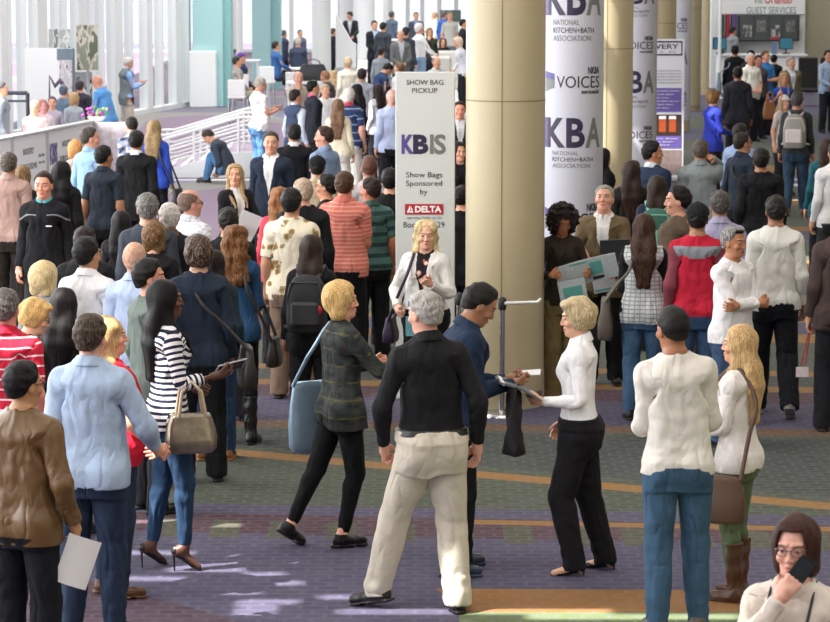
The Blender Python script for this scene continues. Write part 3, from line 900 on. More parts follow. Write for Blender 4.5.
def warp(v, W, P):
    """body build: sex, girth"""
    sex, fat, bust = P.get('sex', 'm'), P.get('fat', 0.0), P.get('bust', .022)
    x, y, z = v.T; ax = np.abs(x)
    if sex == 'f':
        sx = np.interp(z, [.80, .90, 1.0, 1.10, 1.20, 1.30, 1.42, 1.47, 1.53], [1.0, 1.04, .99, .87, .86, .87, .88, .84, .86])
        sy = np.interp(z, [.80, .90, 1.0, 1.10, 1.20, 1.30, 1.42, 1.50], [1.0, 1.02, .95, .86, .86, .88, .88, .88])
    else:
        sx = np.interp(z, [.9, 1.1, 1.3, 1.5], [.98, .955, .95, .97]); sy = np.ones_like(z) * .98
    bel = np.exp(-((z - 1.07) / .16) ** 2)
    sx = sx * (1 + fat * (.10 + .30 * bel)); sy = sy * (1 + fat * (.12 + .45 * bel))
    t = v.copy(); t[:, 0] = x * sx; t[:, 1] = y * sy + fat * .10 * bel
    if sex == 'f' and bust:
        t[:, 1] += bust * np.exp(-((z - 1.285) / .060) ** 2) * np.exp(-((ax - .075) / .055) ** 2) * (y > .02) * np.clip(y / .10, 0, 1) * 1.25
    s2 = SH * (1, 1, 1)
    s2 = s2.copy(); s2[0] *= (.87 if sex == 'f' else .955) * (1 + .10 * fat) * P.get('wide', 1.0)
    g = (.82 if sex == 'f' else .92) * (1 + .22 * fat)
    armw = W[:, [BI[k] for k in ('ua_r', 'fa_r', 'ha_r', 'fp_r', 'fm_r', 'th_r', 'ua_l', 'fa_l', 'ha_l', 'fp_l', 'fm_l', 'th_l')]].sum(1)
    hw = W[:, [BI[k] for k in ('ha_r', 'fp_r', 'fm_r', 'th_r', 'ha_l', 'fp_l', 'fm_l', 'th_l')]].sum(1)
    p = np.stack([ax, y, z], 1); rel = p - SH; s = (rel @ U)[:, None] * U; perp = rel - s
    gg = (g * (1 - hw) + (.92 if sex == 'f' else 1.0) * hw)[:, None]
    av = SH + s + perp * gg + (s2 - SH); av[:, 0] *= np.sign(x)
    legw = W[:, [BI[k] for k in ('hip_r', 'kn_r', 'an_r', 'hip_l', 'kn_l', 'an_l')]].sum(1)
    lg = 1 + fat * .25 * smooth(.3, .9, z) + (-.04 * smooth(.7, .4, z) if sex == 'f' else 0)
    cx = np.interp(z, [0, .5, .9], [.115, .105, .09]) * np.sign(x)
    lv = v.copy(); lv[:, 0] = cx + (x - cx) * lg; lv[:, 1] = y * lg
    lv[:, 0] = np.where(z > .80, lv[:, 0] * (1 - smooth(.80, .95, z)) + t[:, 0] * smooth(.80, .95, z), lv[:, 0])
    hd = W[:, 4]
    hc = np.array([0, -.01, 1.53]); hs = P.get('headsize', .985 if sex == 'f' else 1.0)
    hv = hc + (v - hc) * (hs * (.97 if sex == 'f' else 1.0), hs, hs)
    tw = np.clip(1 - armw - legw - hd, 0, 1)
    out = t * tw[:, None] + av * armw[:, None] + lv * legw[:, None] + hv * hd[:, None]
    return out, s2

def skeleton(P):
    v = P.get
    _, s2 = warp(np.zeros((1, 3)), np.eye(len(BN))[:1], P)
    lean, side, twist = rad(v('lean', 0)), rad(v('side', 0)), rad(v('twist', 0))
    Rx = lambda a: rot_axis((1, 0, 0), a); Rz = lambda a: rot_axis((0, 0, 1), a); Ry = lambda a: rot_axis((0, 1, 0), a)
    J = {}
    legs = v('legs', 'stand')
    legs = LEGS[legs] if isinstance(legs, str) else legs
    ph = v('pelvis')                                        # explicit seat height of hips
    hipR, hipL = HIP, HIP * (-1, 1, 1)
    a, b = np.linalg.norm(KN - HIP), np.linalg.norm(AN - KN)
    sx_, sy_ = v('shift', (0, 0))
    drop = -1.0
    if ph is None:
        for hp, l in ((hipR, legs[0]), (hipL, legs[1])):
            dx = l[0] - hp[0] - sx_; dy = l[1] - hp[1] - sy_
            reach = (a + b) * .9975; need = math.sqrt(max(.01, reach ** 2 - dx * dx - dy * dy))
            drop = max(drop, hp[2] - (l[2] + need))
    else: drop = HIP[2] - ph
    off = np.array([sx_, sy_, -drop])
    Rp = Rx(-lean * .25 - rad(v('tilt', 0))) @ Rz(0)
    hc = np.array([0, 0, .93])
    J['pelvis'] = G(Rp, hc + off, hc)
    Rs = Rx(-lean * .35) @ Ry(side * .5) @ Rz(twist * .5) @ Rp
    j = np.array([0, 0, 1.05]); J['spine'] = G(Rs, ap(J['pelvis'], j), j)
    Rc = Rx(-lean * .4) @ Ry(side * .5) @ Rz(twist * .5) @ Rs
    j = np.array([0, 0, 1.17]); J['chest'] = G(Rc, ap(J['spine'], j), j)
    hy, hp_, hr = v('head', (0, 0, 0)) if len(v('head', (0, 0, 0))) == 3 else (*v('head'), 0)
    Rn = Rc @ Rz(-rad(hy) * .35) @ Rx(-rad(hp_) * .35)
    j = np.array([0, -.012, 1.47]); J['neck'] = G(Rn, ap(J['chest'], j), j)
    Rh = Rn @ Rz(-rad(hy) * .65) @ Rx(-rad(hp_) * .65) @ Ry(rad(hr))
    j = np.array([0, -.008, 1.54]); J['head'] = G(Rh, ap(J['neck'], j), j)
    for side_, key in (('r', 'armR'), ('l', 'armL')):
        spec = v(key, 'down'); spec = ARMS[spec] if isinstance(spec, str) else spec
        tgt, pole, tw, curl = spec
        m = np.eye(3) if side_ == 'r' else MX
        S = ap(J['chest'], m @ s2)
        Tt = ap(J['chest'], m @ np.asarray(tgt, float)); pl = Rc @ (m @ np.asarray(pole, float))
        E, Wp = ik(S, Tt, L1, L2, pl)
        u0 = m @ U
        Ru = rot_to(Rc @ u0, E - S) @ Rc
        Rf = rot_to(Ru @ u0, Wp - E) @ Ru
        Els = m @ (s2 + U * L1); Wls = m @ (s2 + U * (L1 + L2))
        J['ua_' + side_] = G(Ru, S, m @ s2)
        tsg = rad(tw) * (1 if side_ == 'r' else -1)
        J['fa_' + side_] = G(Rf @ rot_axis(u0, tsg * .4), E, Els)
        Rh_ = Rf @ rot_axis(u0, tsg)
        J['ha_' + side_] = G(Rh_, Wp, Wls)
        ax_ = np.array([0, 1.0, 0]) if side_ == 'r' else np.array([0, -1.0, 0])
        kn_ = m @ (s2 + U * (L1 + L2 + .092)); md = m @ (s2 + U * (L1 + L2 + .127) + PN * .004)
        Rf1 = Rh_ @ rot_axis(ax_, rad(curl)); J['fp_' + side_] = G(Rf1, ap(J['ha_' + side_], kn_), kn_)
        Rf2 = Rf1 @ rot_axis(ax_, rad(curl * 1.25)); J['fm_' + side_] = G(Rf2, ap(J['fp_' + side_], md), md)
        tb = m @ (s2 + U * (L1 + L2 + .02) + np.array([0, .02, 0]) + PN * .006)
        J['th_' + side_] = G(Rh_ @ rot_axis(ax_, rad(curl * .35)), ap(J['ha_' + side_], tb), tb)
    pole_k = v('knees', (0, 1, 0))
    for side_, l, hp in (('r', legs[0], hipR), ('l', legs[1], hipL)):
        m = np.eye(3) if side_ == 'r' else MX
        H = ap(J['pelvis'], hp)
        pk = np.array([l[0] * .6 * (1 if v('pelvis') else .3), 1, .05]) if pole_k == (0, 1, 0) else np.array(pole_k, float)
        K, Aq = ik(H, np.array(l[:3], float), a, b, pk)
        r0 = np.eye(3)
        Rt = rot_to(m @ (KN - HIP), K - H); Rsn = rot_to(m @ (AN - KN), Aq - K)
        yaw = -rad(l[4]) * (1 if side_ == 'r' else -1)
        J['hip_' + side_] = G(Rt, H, hp); J['kn_' + side_] = G(Rsn, K, m @ KN)
        J['an_' + side_] = G(Rz(yaw) @ Rx(rad(l[3])), Aq, m @ AN)
    return J, s2

def pose_pts(v, W, J):
    out = np.zeros_like(v)
    for i, b in enumerate(BN):
        w = W[:, i]; m = w > 1e-4
        if not m.any(): continue
        R, t = J[b]
        out[m] += w[m, None] * (v[m] @ R.T + t)
    return out

def vnormals(v, f):
    n = np.cross(v[f[:, 1]] - v[f[:, 0]], v[f[:, 2]] - v[f[:, 0]])
    o = np.zeros_like(v)
    for k in range(3):
        for c in range(3): o[:, c] += np.bincount(f[:, k], n[:, c], len(v))
    return o / (np.linalg.norm(o, axis=1, keepdims=True) + 1e-12)

def part_mesh(name, tname, P, J, sc, mat, parent, puff=0.0, fsel=None, vfn=None, lod=None):
    t = T[tname, P['lod'] if lod is None else lod]
    v, f, W = t['v'], t['f'], t['W']
    if fsel is not None:
        c = v[f].mean(1); keep = fsel(c)
        f = f[keep]
        used = np.unique(f); remap = -np.ones(len(v), int); remap[used] = np.arange(len(used))
        v = v[used]; W = W[used]; f = remap[f]
    rest = v
    if len(v) == 0: return None
    vv = v + vnormals(v, f) * puff if not callable(puff) else v + vnormals(v, f) * puff(v)[:, None]
    vw, _ = warp(vv, W, P)
    if vfn: vw = vfn(vw)
    p = pose_pts(vw, W, J) * sc
    me = np_mesh(name, p, f)
    a = me.attributes.new('rest', 'FLOAT_VECTOR', 'POINT'); a.data.foreach_set('vector', np.ascontiguousarray(rest, f32).ravel())
    return new_obj(name, me, mat, parent)

PEOPLE = []
HEM = {'shirt_long': .84, 'shirt_short': .84, 'jumper': .87, 'jacket_open': .775, 'coat': .80}
def person(hx, hy, label, h=None, face=0, base=0.0, Y=None, **P):
    """hx, hy: where the top of the head is in the picture; face: 0 away, 90 right, 180 to the camera, -90 left"""
    sex = P.setdefault('sex', 'm')
    if h is None: h = 1.76 if sex == 'm' else 1.64
    sc = h / 1.755
    P.setdefault('lod', 2 if hy < 133 and hx < 470 or hy < 110 else 1); P.setdefault('bottom', 'trousers'); P.setdefault('botcol', '#1c1c22')
    J, s2 = skeleton(P)
    root = empty('person')
    # ---- body
    tops = [(P.get('top', 'shirt_long'), P.get('topcol', '#888888'))]
    top = tops[0][0]
    short = top == 'shirt_short'
    def shrink(v):
        rel = np.stack([np.abs(v[:, 0]), v[:, 1], v[:, 2]], 1) - SH; s = rel @ U
        arm_ = (np.abs(v[:, 0]) > .19) & (v[:, 2] < 1.45) & (v[:, 2] > .8)
        lim = .19 if short else L1 + L2 - .04
        m = (v[:, 2] < 1.43) & (v[:, 2] > (.14 if P['bottom'] not in ('skirt',) else .9)) & (~arm_ | (s < lim))
        return np.where(m, -.013, 0.0)
    skin = mat_skin(P.get('skin', '#d9a385'), P.get('brow', P.get('haircol', '#3a2a20')))
    body = part_mesh('body', 'body', P, J, sc, skin, root, shrink)
    # ---- clothes
    hem = P.get('hem', HEM.get(top, .84)); tuck = P.get('tuck', False)
    if tuck: hem = .985
    tname = {'shirt_long': 'shirt', 'shirt_short': 'short_sleeved_shirt', 'jumper': 'jumper', 'jacket_open': 'jacket', 'coat': 'coat'}[top]
    tname = P.get('topname', tname)
    sleeve = P.get('sleeve')
    def tsel(c):
        k = c[:, 2] > hem
        if sleeve is not None:
            s = (np.stack([np.abs(c[:, 0]), c[:, 1], c[:, 2]], 1) - SH) @ U
            k &= ~((np.abs(c[:, 0]) > .2) & (s > sleeve))
        if top == 'jacket_open' and P.get('sleeveless'):
            k &= ~((np.abs(c[:, 0]) > .185))
        return k
    if top == 'jacket_open' or P.get('inner'):
        ic = P.get('inner', '#e8e8ea')
        inn = part_mesh(P.get('innername', 'shirt'), 'shirt_long', P, J, sc, cloth(ic), root,
                  P.get('innerpuff', .0), (lambda c: (c[:, 2] > .93) & ((np.abs(c[:, 0]) > .165) | (c[:, 1] > .06) | (c[:, 2] > 1.44))) if P.get('sleeveless') else (lambda c: (np.abs(c[:, 0]) < .135) & (c[:, 2] > .93)))
        if P.get('collar', True): part_mesh('collar', 'collar', P, J, sc, cloth(ic), inn, .0)
        if P.get('tie'):
            t = MB()
            pts = [(0, .068, 1.462), (0, .098, 1.40), (0, .118, 1.30), (0, .118, 1.18), (0, .112, 1.05)]
            t.tube(pts, [.016, .017, .023, .028, .030], 8)
            o = t.build('tie', cloth(P['tie']), inn)
            co = np.array([v.co for v in o.data.vertices]); co[:, 1] = .006 + co[:, 1] + (np.abs(co[:, 0]) * -.0)
            R_, t_ = J['chest']; co = (co @ R_.T + t_) * sc
            o.data.vertices.foreach_set('co', co.astype(f32).ravel()); o.data.update()
    if P.get('collar') not in (None, False) and top != 'jacket_open': P['_c'] = 1
    tob = part_mesh(tname, top, P, J, sc, cloth(P.get('topcol', '#888888')), root, P.get('puff', .006 if P.get('sleeveless') else 0.0), tsel)
    if top != 'jacket_open' and P.get('collar') not in (None, False):
        col = P['collar'] if isinstance(P['collar'], (str, tuple)) else P.get('topcol')
        part_mesh('collar', 'collar', P, J, sc, cloth(col), tob, .003 + P.get('puff', 0) * .5)
    bt = P['bottom']
    bname = {'trousers': 'trousers', 'jeans': 'jeans', 'slim': 'leggings', 'skirt': 'skirt'}[bt]
    bname = P.get('botname', bname)
    ztop = 1.1 if tuck else hem + .05
    bc = P['botcol']
    bob = part_mesh(bname, bt, P, J, sc, cloth(bc), root, P.get('bpuff', 0.0), lambda c: c[:, 2] < ztop)
    if P.get('belt') and tuck:
        part_mesh('belt', 'belt', P, J, sc, cloth(('leather', P['belt'])), bob, .004)
    shoe = P.get('shoes', 'shoe'); shc = P.get('shoecol', '#15120f')
    if shoe:
        shs = []
        for sg in (1, -1):
            shs.append(part_mesh('boot' if shoe == 'boot' else 'shoe', shoe, P, J, sc, cloth(('leather', shc)), root, 0.0, lambda c, sg=sg: c[:, 0] * sg > 0))
    if shoe == 'pump':
        for sd, sho in zip(('r', 'l'), shs):
            m = np.eye(3) if sd == 'r' else MX
            p0 = ap(J['an_' + sd], m @ (AN + np.array([0, -.055, -.035]))) * sc; p1 = p0.copy(); p1[2] = .0; p1[1] += .005
            MB().tube([p0, (p0 + p1) / 2, p1], [.014, .006, .005], 8).build('heel', cloth(('leather', shc)), sho)
    hr = P.get('hair', 'short'); hc = P.get('haircol', '#3a2a20')
    if hr: part_mesh('hair', 'hair_' + hr, P, J, sc, mat_hair(hc, P.get('streak')), root, P.get('hairpuff', 0.0))
    if P.get('cap'): part_mesh('cap', 'cap', P, J, sc, cloth(P['cap']), root)
    if P.get('glasses'): part_mesh('glasses', 'glasses', P, J, sc, mat_plain(P['glasses'], .3, name='frame'), root)
    if P.get('shades'): part_mesh('sunglasses', 'shades', P, J, sc, mat_plain(P['shades'], .15, name='lens'), root)
    if P.get('lanyard'):
        t = MB(); pts = []
        for k in range(13):
            u = k / 12; aa = PI * u
            pts.append((.072 * math.cos(aa), -.06 * math.sin(aa) + .0, 1.478 + .022 * math.sin(aa)))
        yf = .125 + P.get('puff', 0) + .015 + P.get('fat', 0) * .05 + (.012 if top in ('jumper', 'coat') else 0)
        pts = [(0.0, yf + .006, 1.13), (.03, yf, 1.26), (.062, yf - .03, 1.40)] + pts + [(-.062, yf - .03, 1.40), (-.03, yf, 1.26), (0, yf + .006, 1.13)]
        t.tube(pts, .0045, 6)
        t2 = MB().box((0, yf + .010, 1.09), (.075, .005, .10))
        for mb, nm, cl in ((t, 'lanyard', P['lanyard']), (t2, 'badge', '#e8e8ea')):
            o = mb.build(nm, mat_plain(cl, .5, name=nm), root if nm == 'lanyard' else lan)
            if nm == 'lanyard': lan = o
            co = np.array([q.co for q in o.data.vertices]); R_, t_ = J['chest']; co = (co @ R_.T + t_) * sc
            o.data.vertices.foreach_set('co', co.astype(f32).ravel()); o.data.update()
    # ---- stand the figure where the head top meets the picture
    yaw = -rad(face)
    Rz_ = rot_axis((0, 0, 1), yaw)
    bm_ = np.zeros(len(body.data.vertices) * 3, f32); body.data.vertices.foreach_get('co', bm_); bm_ = bm_.reshape(-1, 3)
    i = bm_[:, 2].argmax(); topv = bm_[i].astype(float); topv[2] += .008
    w = Rz_ @ topv
    if Y is None: pt = at_z(hx, hy, topv[2] + base)
    else:
        pt = at_y(hx, hy, Y)
    loc = Vector((pt.x - w[0], pt.y - w[1], base))
    if Y is not None: loc.y = Y - w[1]
    root.location = loc; root.rotation_euler = (0, 0, yaw)
    tag(root, label, 'person', P.get('group'))
    def world(bone, p):
        q = Rz_ @ (ap(J[bone], np.asarray(p, float)) * sc)
        return Vector(q) + loc
    def frame(bone):
        return Matrix((Rz_ @ J[bone][0]).tolist())
    s2 = np.array(s2)
    info = dict(root=root, world=world, frame=frame, loc=loc, sc=sc, yaw=yaw, s2=s2, P=P, J=J)
    info['palmR'] = world('ha_r', s2 + U * (L1 + L2 + .085) + PN * .03); info['palmL'] = world('ha_l', MX @ (s2 + U * (L1 + L2 + .085) + PN * .03))
    PEOPLE.append((root, hx, hy, label, loc, info))
    return info
# ---------------------------------------------------------------- the hall
def floor_material():
    m = bpy.data.materials.new('carpet'); nt, nd, lk, b = nodes_of(m)
    tc = nt.nodes.new('ShaderNodeTexCoord'); P = tc.outputs['Object']; x, y, z = sep(nt, P)
    PUR, GRN, ORG, MAR, DG, BR = '#5a5678', '#525f45', '#b0802e', '#5c3444', '#414d42', '#7d5730'
    PK = '#8c6a86'
    bands = [(0, PUR), (17.05, MAR), (17.6, PUR), (18.0, GRN),
             (21.15, BR), (21.55, PUR), (22.75, MAR), (23.15, ORG), (23.5, DG), (24.1, ORG), (24.6, GRN), (26.4, ORG), (26.9, PUR),
             (28.0, ORG), (28.4, GRN), (32.8, ORG), (34.0, GRN), (36.0, PUR), (37.8, ORG), (38.4, GRN), (41.6, ORG), (42.8, GRN), (45.4, PUR), (48.3, ORG), (50, GRN), (57, PUR), (61, GRN), (66, PUR)]
    r = nt.nodes.new('ShaderNodeValToRGB'); cr = r.color_ramp; cr.interpolation = 'CONSTANT'
    s = math_n(nt, 'ADD', y, math_n(nt, 'MULTIPLY', x, .10))
    lk.new(math_n(nt, 'DIVIDE', s, 80.0), r.inputs[0])
    for i, (yy, c) in enumerate(bands):
        if i == 0: e = cr.elements[0]; e.position = 0
        elif i == 1: e = cr.elements[1]; e.position = yy / 80
        else: e = cr.elements.new(yy / 80)
        e.color = (*srgb(c), 1)
    col = r.outputs[0]
    # checked band of maroon and green
    inb = math_n(nt, 'MULTIPLY', math_n(nt, 'GREATER_THAN', s, 17.05), math_n(nt, 'LESS_THAN', s, 17.6))
    chk = math_n(nt, 'GREATER_THAN', math_n(nt, 'FRACT', math_n(nt, 'MULTIPLY', x, 2.6)), .5)
    col = mix_c(nt, math_n(nt, 'MULTIPLY', inb, chk), col, srgb('#5d5f42'))
    # slanting orange line over the green field
    l1 = math_n(nt, 'ADD', y, math_n(nt, 'MULTIPLY', x, .488))
    on = math_n(nt, 'LESS_THAN', math_n(nt, 'ABSOLUTE', math_n(nt, 'SUBTRACT', l1, 19.57)), .13)
    on = math_n(nt, 'MULTIPLY', on, math_n(nt, 'GREATER_THAN', x, -3.6))
    col = mix_c(nt, on, col, srgb('#b8842c'))
    l2 = math_n(nt, 'LESS_THAN', math_n(nt, 'ABSOLUTE', math_n(nt, 'SUBTRACT', s, 17.70)), .075)
    l2 = math_n(nt, 'MULTIPLY', l2, math_n(nt, 'GREATER_THAN', x, .15))
    col = mix_c(nt, l2, col, srgb('#b8842c'))
    dk = math_n(nt, 'MULTIPLY', math_n(nt, 'GREATER_THAN', l1, 19.9), math_n(nt, 'LESS_THAN', s, 21.15))
    col = mix_c(nt, dk, col, srgb(DG))
    # orange field at the front right, green edge in front of it, maroon field at the front left
    of = math_n(nt, 'MULTIPLY', math_n(nt, 'LESS_THAN', math_n(nt, 'ADD', y, math_n(nt, 'MULTIPLY', x, .03)), 15.74), math_n(nt, 'GREATER_THAN', math_n(nt, 'ADD', x, math_n(nt, 'MULTIPLY', math_n(nt, 'SUBTRACT', y, 15.9), .30)), .07))
    col = mix_c(nt, of, col, srgb('#b8802a'))
    gf = math_n(nt, 'LESS_THAN', math_n(nt, 'ADD', y, math_n(nt, 'MULTIPLY', x, .0)), 15.14)
    gf = math_n(nt, 'MULTIPLY', gf, math_n(nt, 'GREATER_THAN', x, .25))
    col = mix_c(nt, gf, col, srgb('#7d9560'))
    mf = math_n(nt, 'LESS_THAN', math_n(nt, 'ADD', y, math_n(nt, 'MULTIPLY', x, 1.04)), 13.9)
    col = mix_c(nt, mf, col, srgb('#5a3a52'))
    far = math_n(nt, 'MULTIPLY', math_n(nt, 'LESS_THAN', x, -.6), math_n(nt, 'GREATER_THAN', y, 21.7))
    sw = noise(nt, P, .16, 1, .5, (1, .35, 1))
    fr = nt.nodes.new('ShaderNodeValToRGB'); fr.color_ramp.interpolation = 'CONSTANT'; lk.new(sw, fr.inputs[0])
    fr.color_ramp.elements[0].color = (*srgb('#a890aa'), 1); fr.color_ramp.elements[1].color = (*srgb('#b4b4ac'), 1); fr.color_ramp.elements[1].position = .5
    e = fr.color_ramp.elements.new(.55); e.color = (*srgb('#9a9aae'), 1)
    far2 = math_n(nt, 'MULTIPLY', far, math_n(nt, 'GREATER_THAN', y, 30))
    col = mix_c(nt, far2, col, fr.outputs[0])
    # woven tufts: small light dashes
    br = nt.nodes.new('ShaderNodeTexBrick'); br.inputs['Scale'].default_value = 1.0
    mp = nt.nodes.new('ShaderNodeMapping'); mp.inputs['Scale'].default_value = (4.2, 4.2, 1); lk.new(P, mp.inputs[0]); lk.new(mp.outputs[0], br.inputs[0])
    br.inputs['Brick Width'].default_value = .62; br.inputs['Row Height'].default_value = .42; br.inputs['Mortar Size'].default_value = .06
    br.inputs['Color1'].default_value = (0, 0, 0, 1); br.inputs['Color2'].default_value = (.55, .55, .55, 1); br.inputs['Mortar'].default_value = (1, 1, 1, 1)
    n1 = noise(nt, P, 14, 3, .6, (1, 2.2, 1)); n2 = noise(nt, P, 90, 2)
    w = math_n(nt, 'MULTIPLY', br.outputs['Color'], math_n(nt, 'MULTIPLY', n1, .42))
    mx = nt.nodes.new('ShaderNodeMix'); mx.data_type = 'RGBA'; mx.blend_type = 'MULTIPLY'; mx.inputs[0].default_value = 1
    g = math_n(nt, 'ADD', math_n(nt, 'MULTIPLY', n2, .5), .70)
    lk.new(col, mx.inputs[6]); lk.new(g, mx.inputs[7])
    col = mix_c(nt, w, mx.outputs[2], srgb('#a8a4b0'))
    dk2 = nt.nodes.new('ShaderNodeMix'); dk2.data_type = 'RGBA'; dk2.blend_type = 'MULTIPLY'; dk2.inputs[0].default_value = 1; dk2.inputs[7].default_value = (.54, .52, .53, 1); lk.new(col, dk2.inputs[6]); col = dk2.outputs[2]
    lk.new(col, b.inputs['Base Color']); b.inputs['Roughness'].default_value = .9
    bump(nt, b, n2, .4, .01)
    return m

CARPET = floor_material()
WHITE = mat_plain('#eceeee', .5, name='white_paint', var=.03)
GREYM = mat_plain('#b9bcbc', .45, name='grey_metal')
DARK = mat_plain('#1a1a1e', .5, name='black_paint')
CREAM = mat_plain('#b5a888', .42, name='cream_paint', var=.03, scale=6)
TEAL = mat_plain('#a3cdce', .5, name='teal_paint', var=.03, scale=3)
CHROME = mat_plain('#c8c8cc', .22, 1.0, name='chrome')
PALE = mat_plain('#d9dcdc', .5, name='pale_paint', var=.03)

mb = MB(); mb.box((0, 60, -.05), (60, 130, .1))
tag(mb.build('floor', CARPET), kind='structure')

# raised floor at the far back
mb = MB(); mb.box((.3, 62.4, .225), (3.2, 7.2, .45)); mb.box((.44, 70, .225), (2.92, 8, .45)); mb.box((-.1, 92, .225), (4.0, 36, .45))
tag(mb.build('floor_raised', PALE), kind='structure')

# glass wall along the left and at the very back
def glass_mat():
    m = bpy.data.materials.new('window_glass'); m.use_nodes = True; nt = m.node_tree; nt.nodes.clear()
    o = nt.nodes.new('ShaderNodeOutputMaterial'); t = nt.nodes.new('ShaderNodeBsdfTransparent'); t.inputs[0].default_value = (.96, .98, .98, 1)
    g = nt.nodes.new('ShaderNodeBsdfGlossy'); g.inputs['Roughness'].default_value = .02
    mx = nt.nodes.new('ShaderNodeMixShader'); mx.inputs[0].default_value = .05
    nt.links.new(t.outputs[0], mx.inputs[1]); nt.links.new(g.outputs[0], mx.inputs[2]); nt.links.new(mx.outputs[0], o.inputs[0])
    return m
GLASS = glass_mat()
def wallA(Y): return -7.25 + .22 * (Y - 64)
dA = Vector((.22, 1, 0)).normalized(); rzA = math.atan2(-dA.x, dA.y)
wn = [0]
def glass_wall(name, p0, p1, posts, zt=9.0, w=.16, thick=None, parent_n=1):
    p0 = Vector((*p0, 0)); p1 = Vector((*p1, 0)); d = (p1 - p0); L = d.length; d.normalize(); rz = math.atan2(d.y, d.x)
    root = empty(name, (0, 0, 0)); tag(root, kind='structure')
    g = MB(); c = (p0 + p1) / 2; g.box((c.x, c.y, zt / 2), (L, .02, zt), rz); g.build('window_glass', GLASS, root)
    f = MB(); f.box((c.x, c.y, .06), (L, .22, .12), rz); f.box((c.x, c.y, 4.6), (L, .10, .10), rz); f.build('window_sill', PALE, root)
    for t, ww in posts:
        q = p0 + d * t; m = MB(); m.box((q.x, q.y, zt / 2), (ww, .22, zt), rz); m.build('window_mullion', PALE, root)
posts = []
p0 = (wallA(48), 48)
for px, ww in ((-60, .5), (1, .35), (8, .1), (23, .06), (40, .62), (57, .06), (64, .06), (80, .50), (92, .06), (101, .06), (116, .60), (130, .06), (147, .42), (160, .07), (176, .5), (187, .15)):
    k = (415 - px) / 2700 * 1.0
    Yq = 21.33 / (k + .22); X = wallA(Yq); t = (Vector((X, Yq)) - Vector(p0)).length
    if Yq > 48: posts.append((t, ww))
glass_wall('window_1', p0, (wallA(71), 71), posts)
posts = [(t, .18) for t in (0, 1.1, 2.4, 3.3, 4.4, 5.6, 6.6, 7.9, 9.1, 9.9, 10.4, 11.2, 12.0, 12.7, 13.3, 14, 14.7)]
glass_wall('window_2', (-13, 112), (3, 112), posts, w=.18)

# teal piers
def pier(px0, px1, py, Y, name, low=True):
    x0, x1 = xpx(px0, Y), xpx(px1, Y)
    m = MB(); m.box(((x0 + x1) / 2, Y + .5, 4.5), (x1 - x0, 1.0, 9), 0, bev=.02)
    root = m.build(name, TEAL); tag(root, kind='structure')
    return x0, x1
pier(193, 223, 105, 69.6, 'trim_1'); 
m = MB(); m.box((xpx(227.5, 70.3), 70.4, 4.5), (xpx(232, 70) - xpx(223, 70), 1.1, 9)); tag(m.build('trim_2', mat_plain('#8cbcbc', .5, name='teal_shaded_side', var=.03)), kind='structure')  # side face of the pier, its shade put into a darker teal
m = MB(); m.box((xpx(203, 69.5), 69.5, .72), (xpx(216, 69.5) - xpx(189, 69.5), .2, 1.44), bev=.02); tag(m.build('trim_3', WHITE), kind='structure')
pier(252, 271, 105, 79, 'trim_4')
m = MB(); m.box((xpx(276, 79.5), 79.6, 4.5), (xpx(281, 79) - xpx(271, 79), 1.0, 9)); tag(m.build('trim_5', mat_plain('#8cbcbc', .5, name='teal_shaded_side', var=.03)), kind='structure')  # second pier's side face, shade painted in with the same darker teal
def round_col(px0, px1, Y, name, mat, z0=0, zt=9):
    x0, x1 = xpx(px0, Y), xpx(px1, Y); r = (x1 - x0) / 2
    m = MB(); m.lathe([(r * 1.0, z0), (r, zt)], ((x0 + x1) / 2, Y, 0), 40)
    o = m.build(name, mat); tag(o, kind='structure'); return o
round_col(312, 331, 76, 'trim_6', PALE); round_col(340.5, 353, 98, 'trim_7', PALE, .45); round_col(353.5, 375, 92, 'trim_8', PALE, .45)
round_col(383, 391, 108, 'trim_9', PALE, .45); round_col(236, 243, 95, 'trim_10', PALE)

# ---- cream columns and the ones wrapped in banners
def col_geo(R, hwk, d): return None
COLS = [22.5, 29.9, 36.0, 43, 51, 59.5, 68]
RAD = .33
def col_x(i):
    d = COLS[i]; R = 780 - 234.4 * 22.5 / d
    if i == 6: R = 702
    return xpx(R, d, 3.0) - RAD
colx = [col_x(i) for i in range(7)]
def cream_column(i, name, r=RAD):
    X, Y = colx[i], COLS[i]
    root = empty(name, (X, Y, 0)); tag(root, kind='structure')
    m = MB(); m.lathe([(r * .965, 0), (r * .965, .135), (r * .985, .14)], (0, 0, 0), 64); m.build('plinth', CREAM, root)
    m = MB()
    m.lathe([(r, .14), (r, 9.0)], (0, 0, 0), 96)
    m.build('shaft', CREAM, root)
    for zj in (2.56, 5.2):
        m = MB(); m.lathe([(r + .001, zj), (r + .001, zj + .010)], (0, 0, 0), 96); m.build('joint', mat_plain('#7d7150', .6, name='seam'), root)
    m = MB(); a = rad(-90 - 7); m.box((r * math.cos(a), r * math.sin(a), 4.6), (.006, .008, 8.9), a); m.build('seam', mat_plain('#7d7150', .6, name='seam'), root)
cream_column(0, 'column'); cream_column(2, 'column'); cream_column(4, 'column'); cream_column(6, 'column')
for px0, px1, Y in ((701, 709.5, 76), (708, 718, 82)):
    round_col(px0, px1, Y, 'column', CREAM)

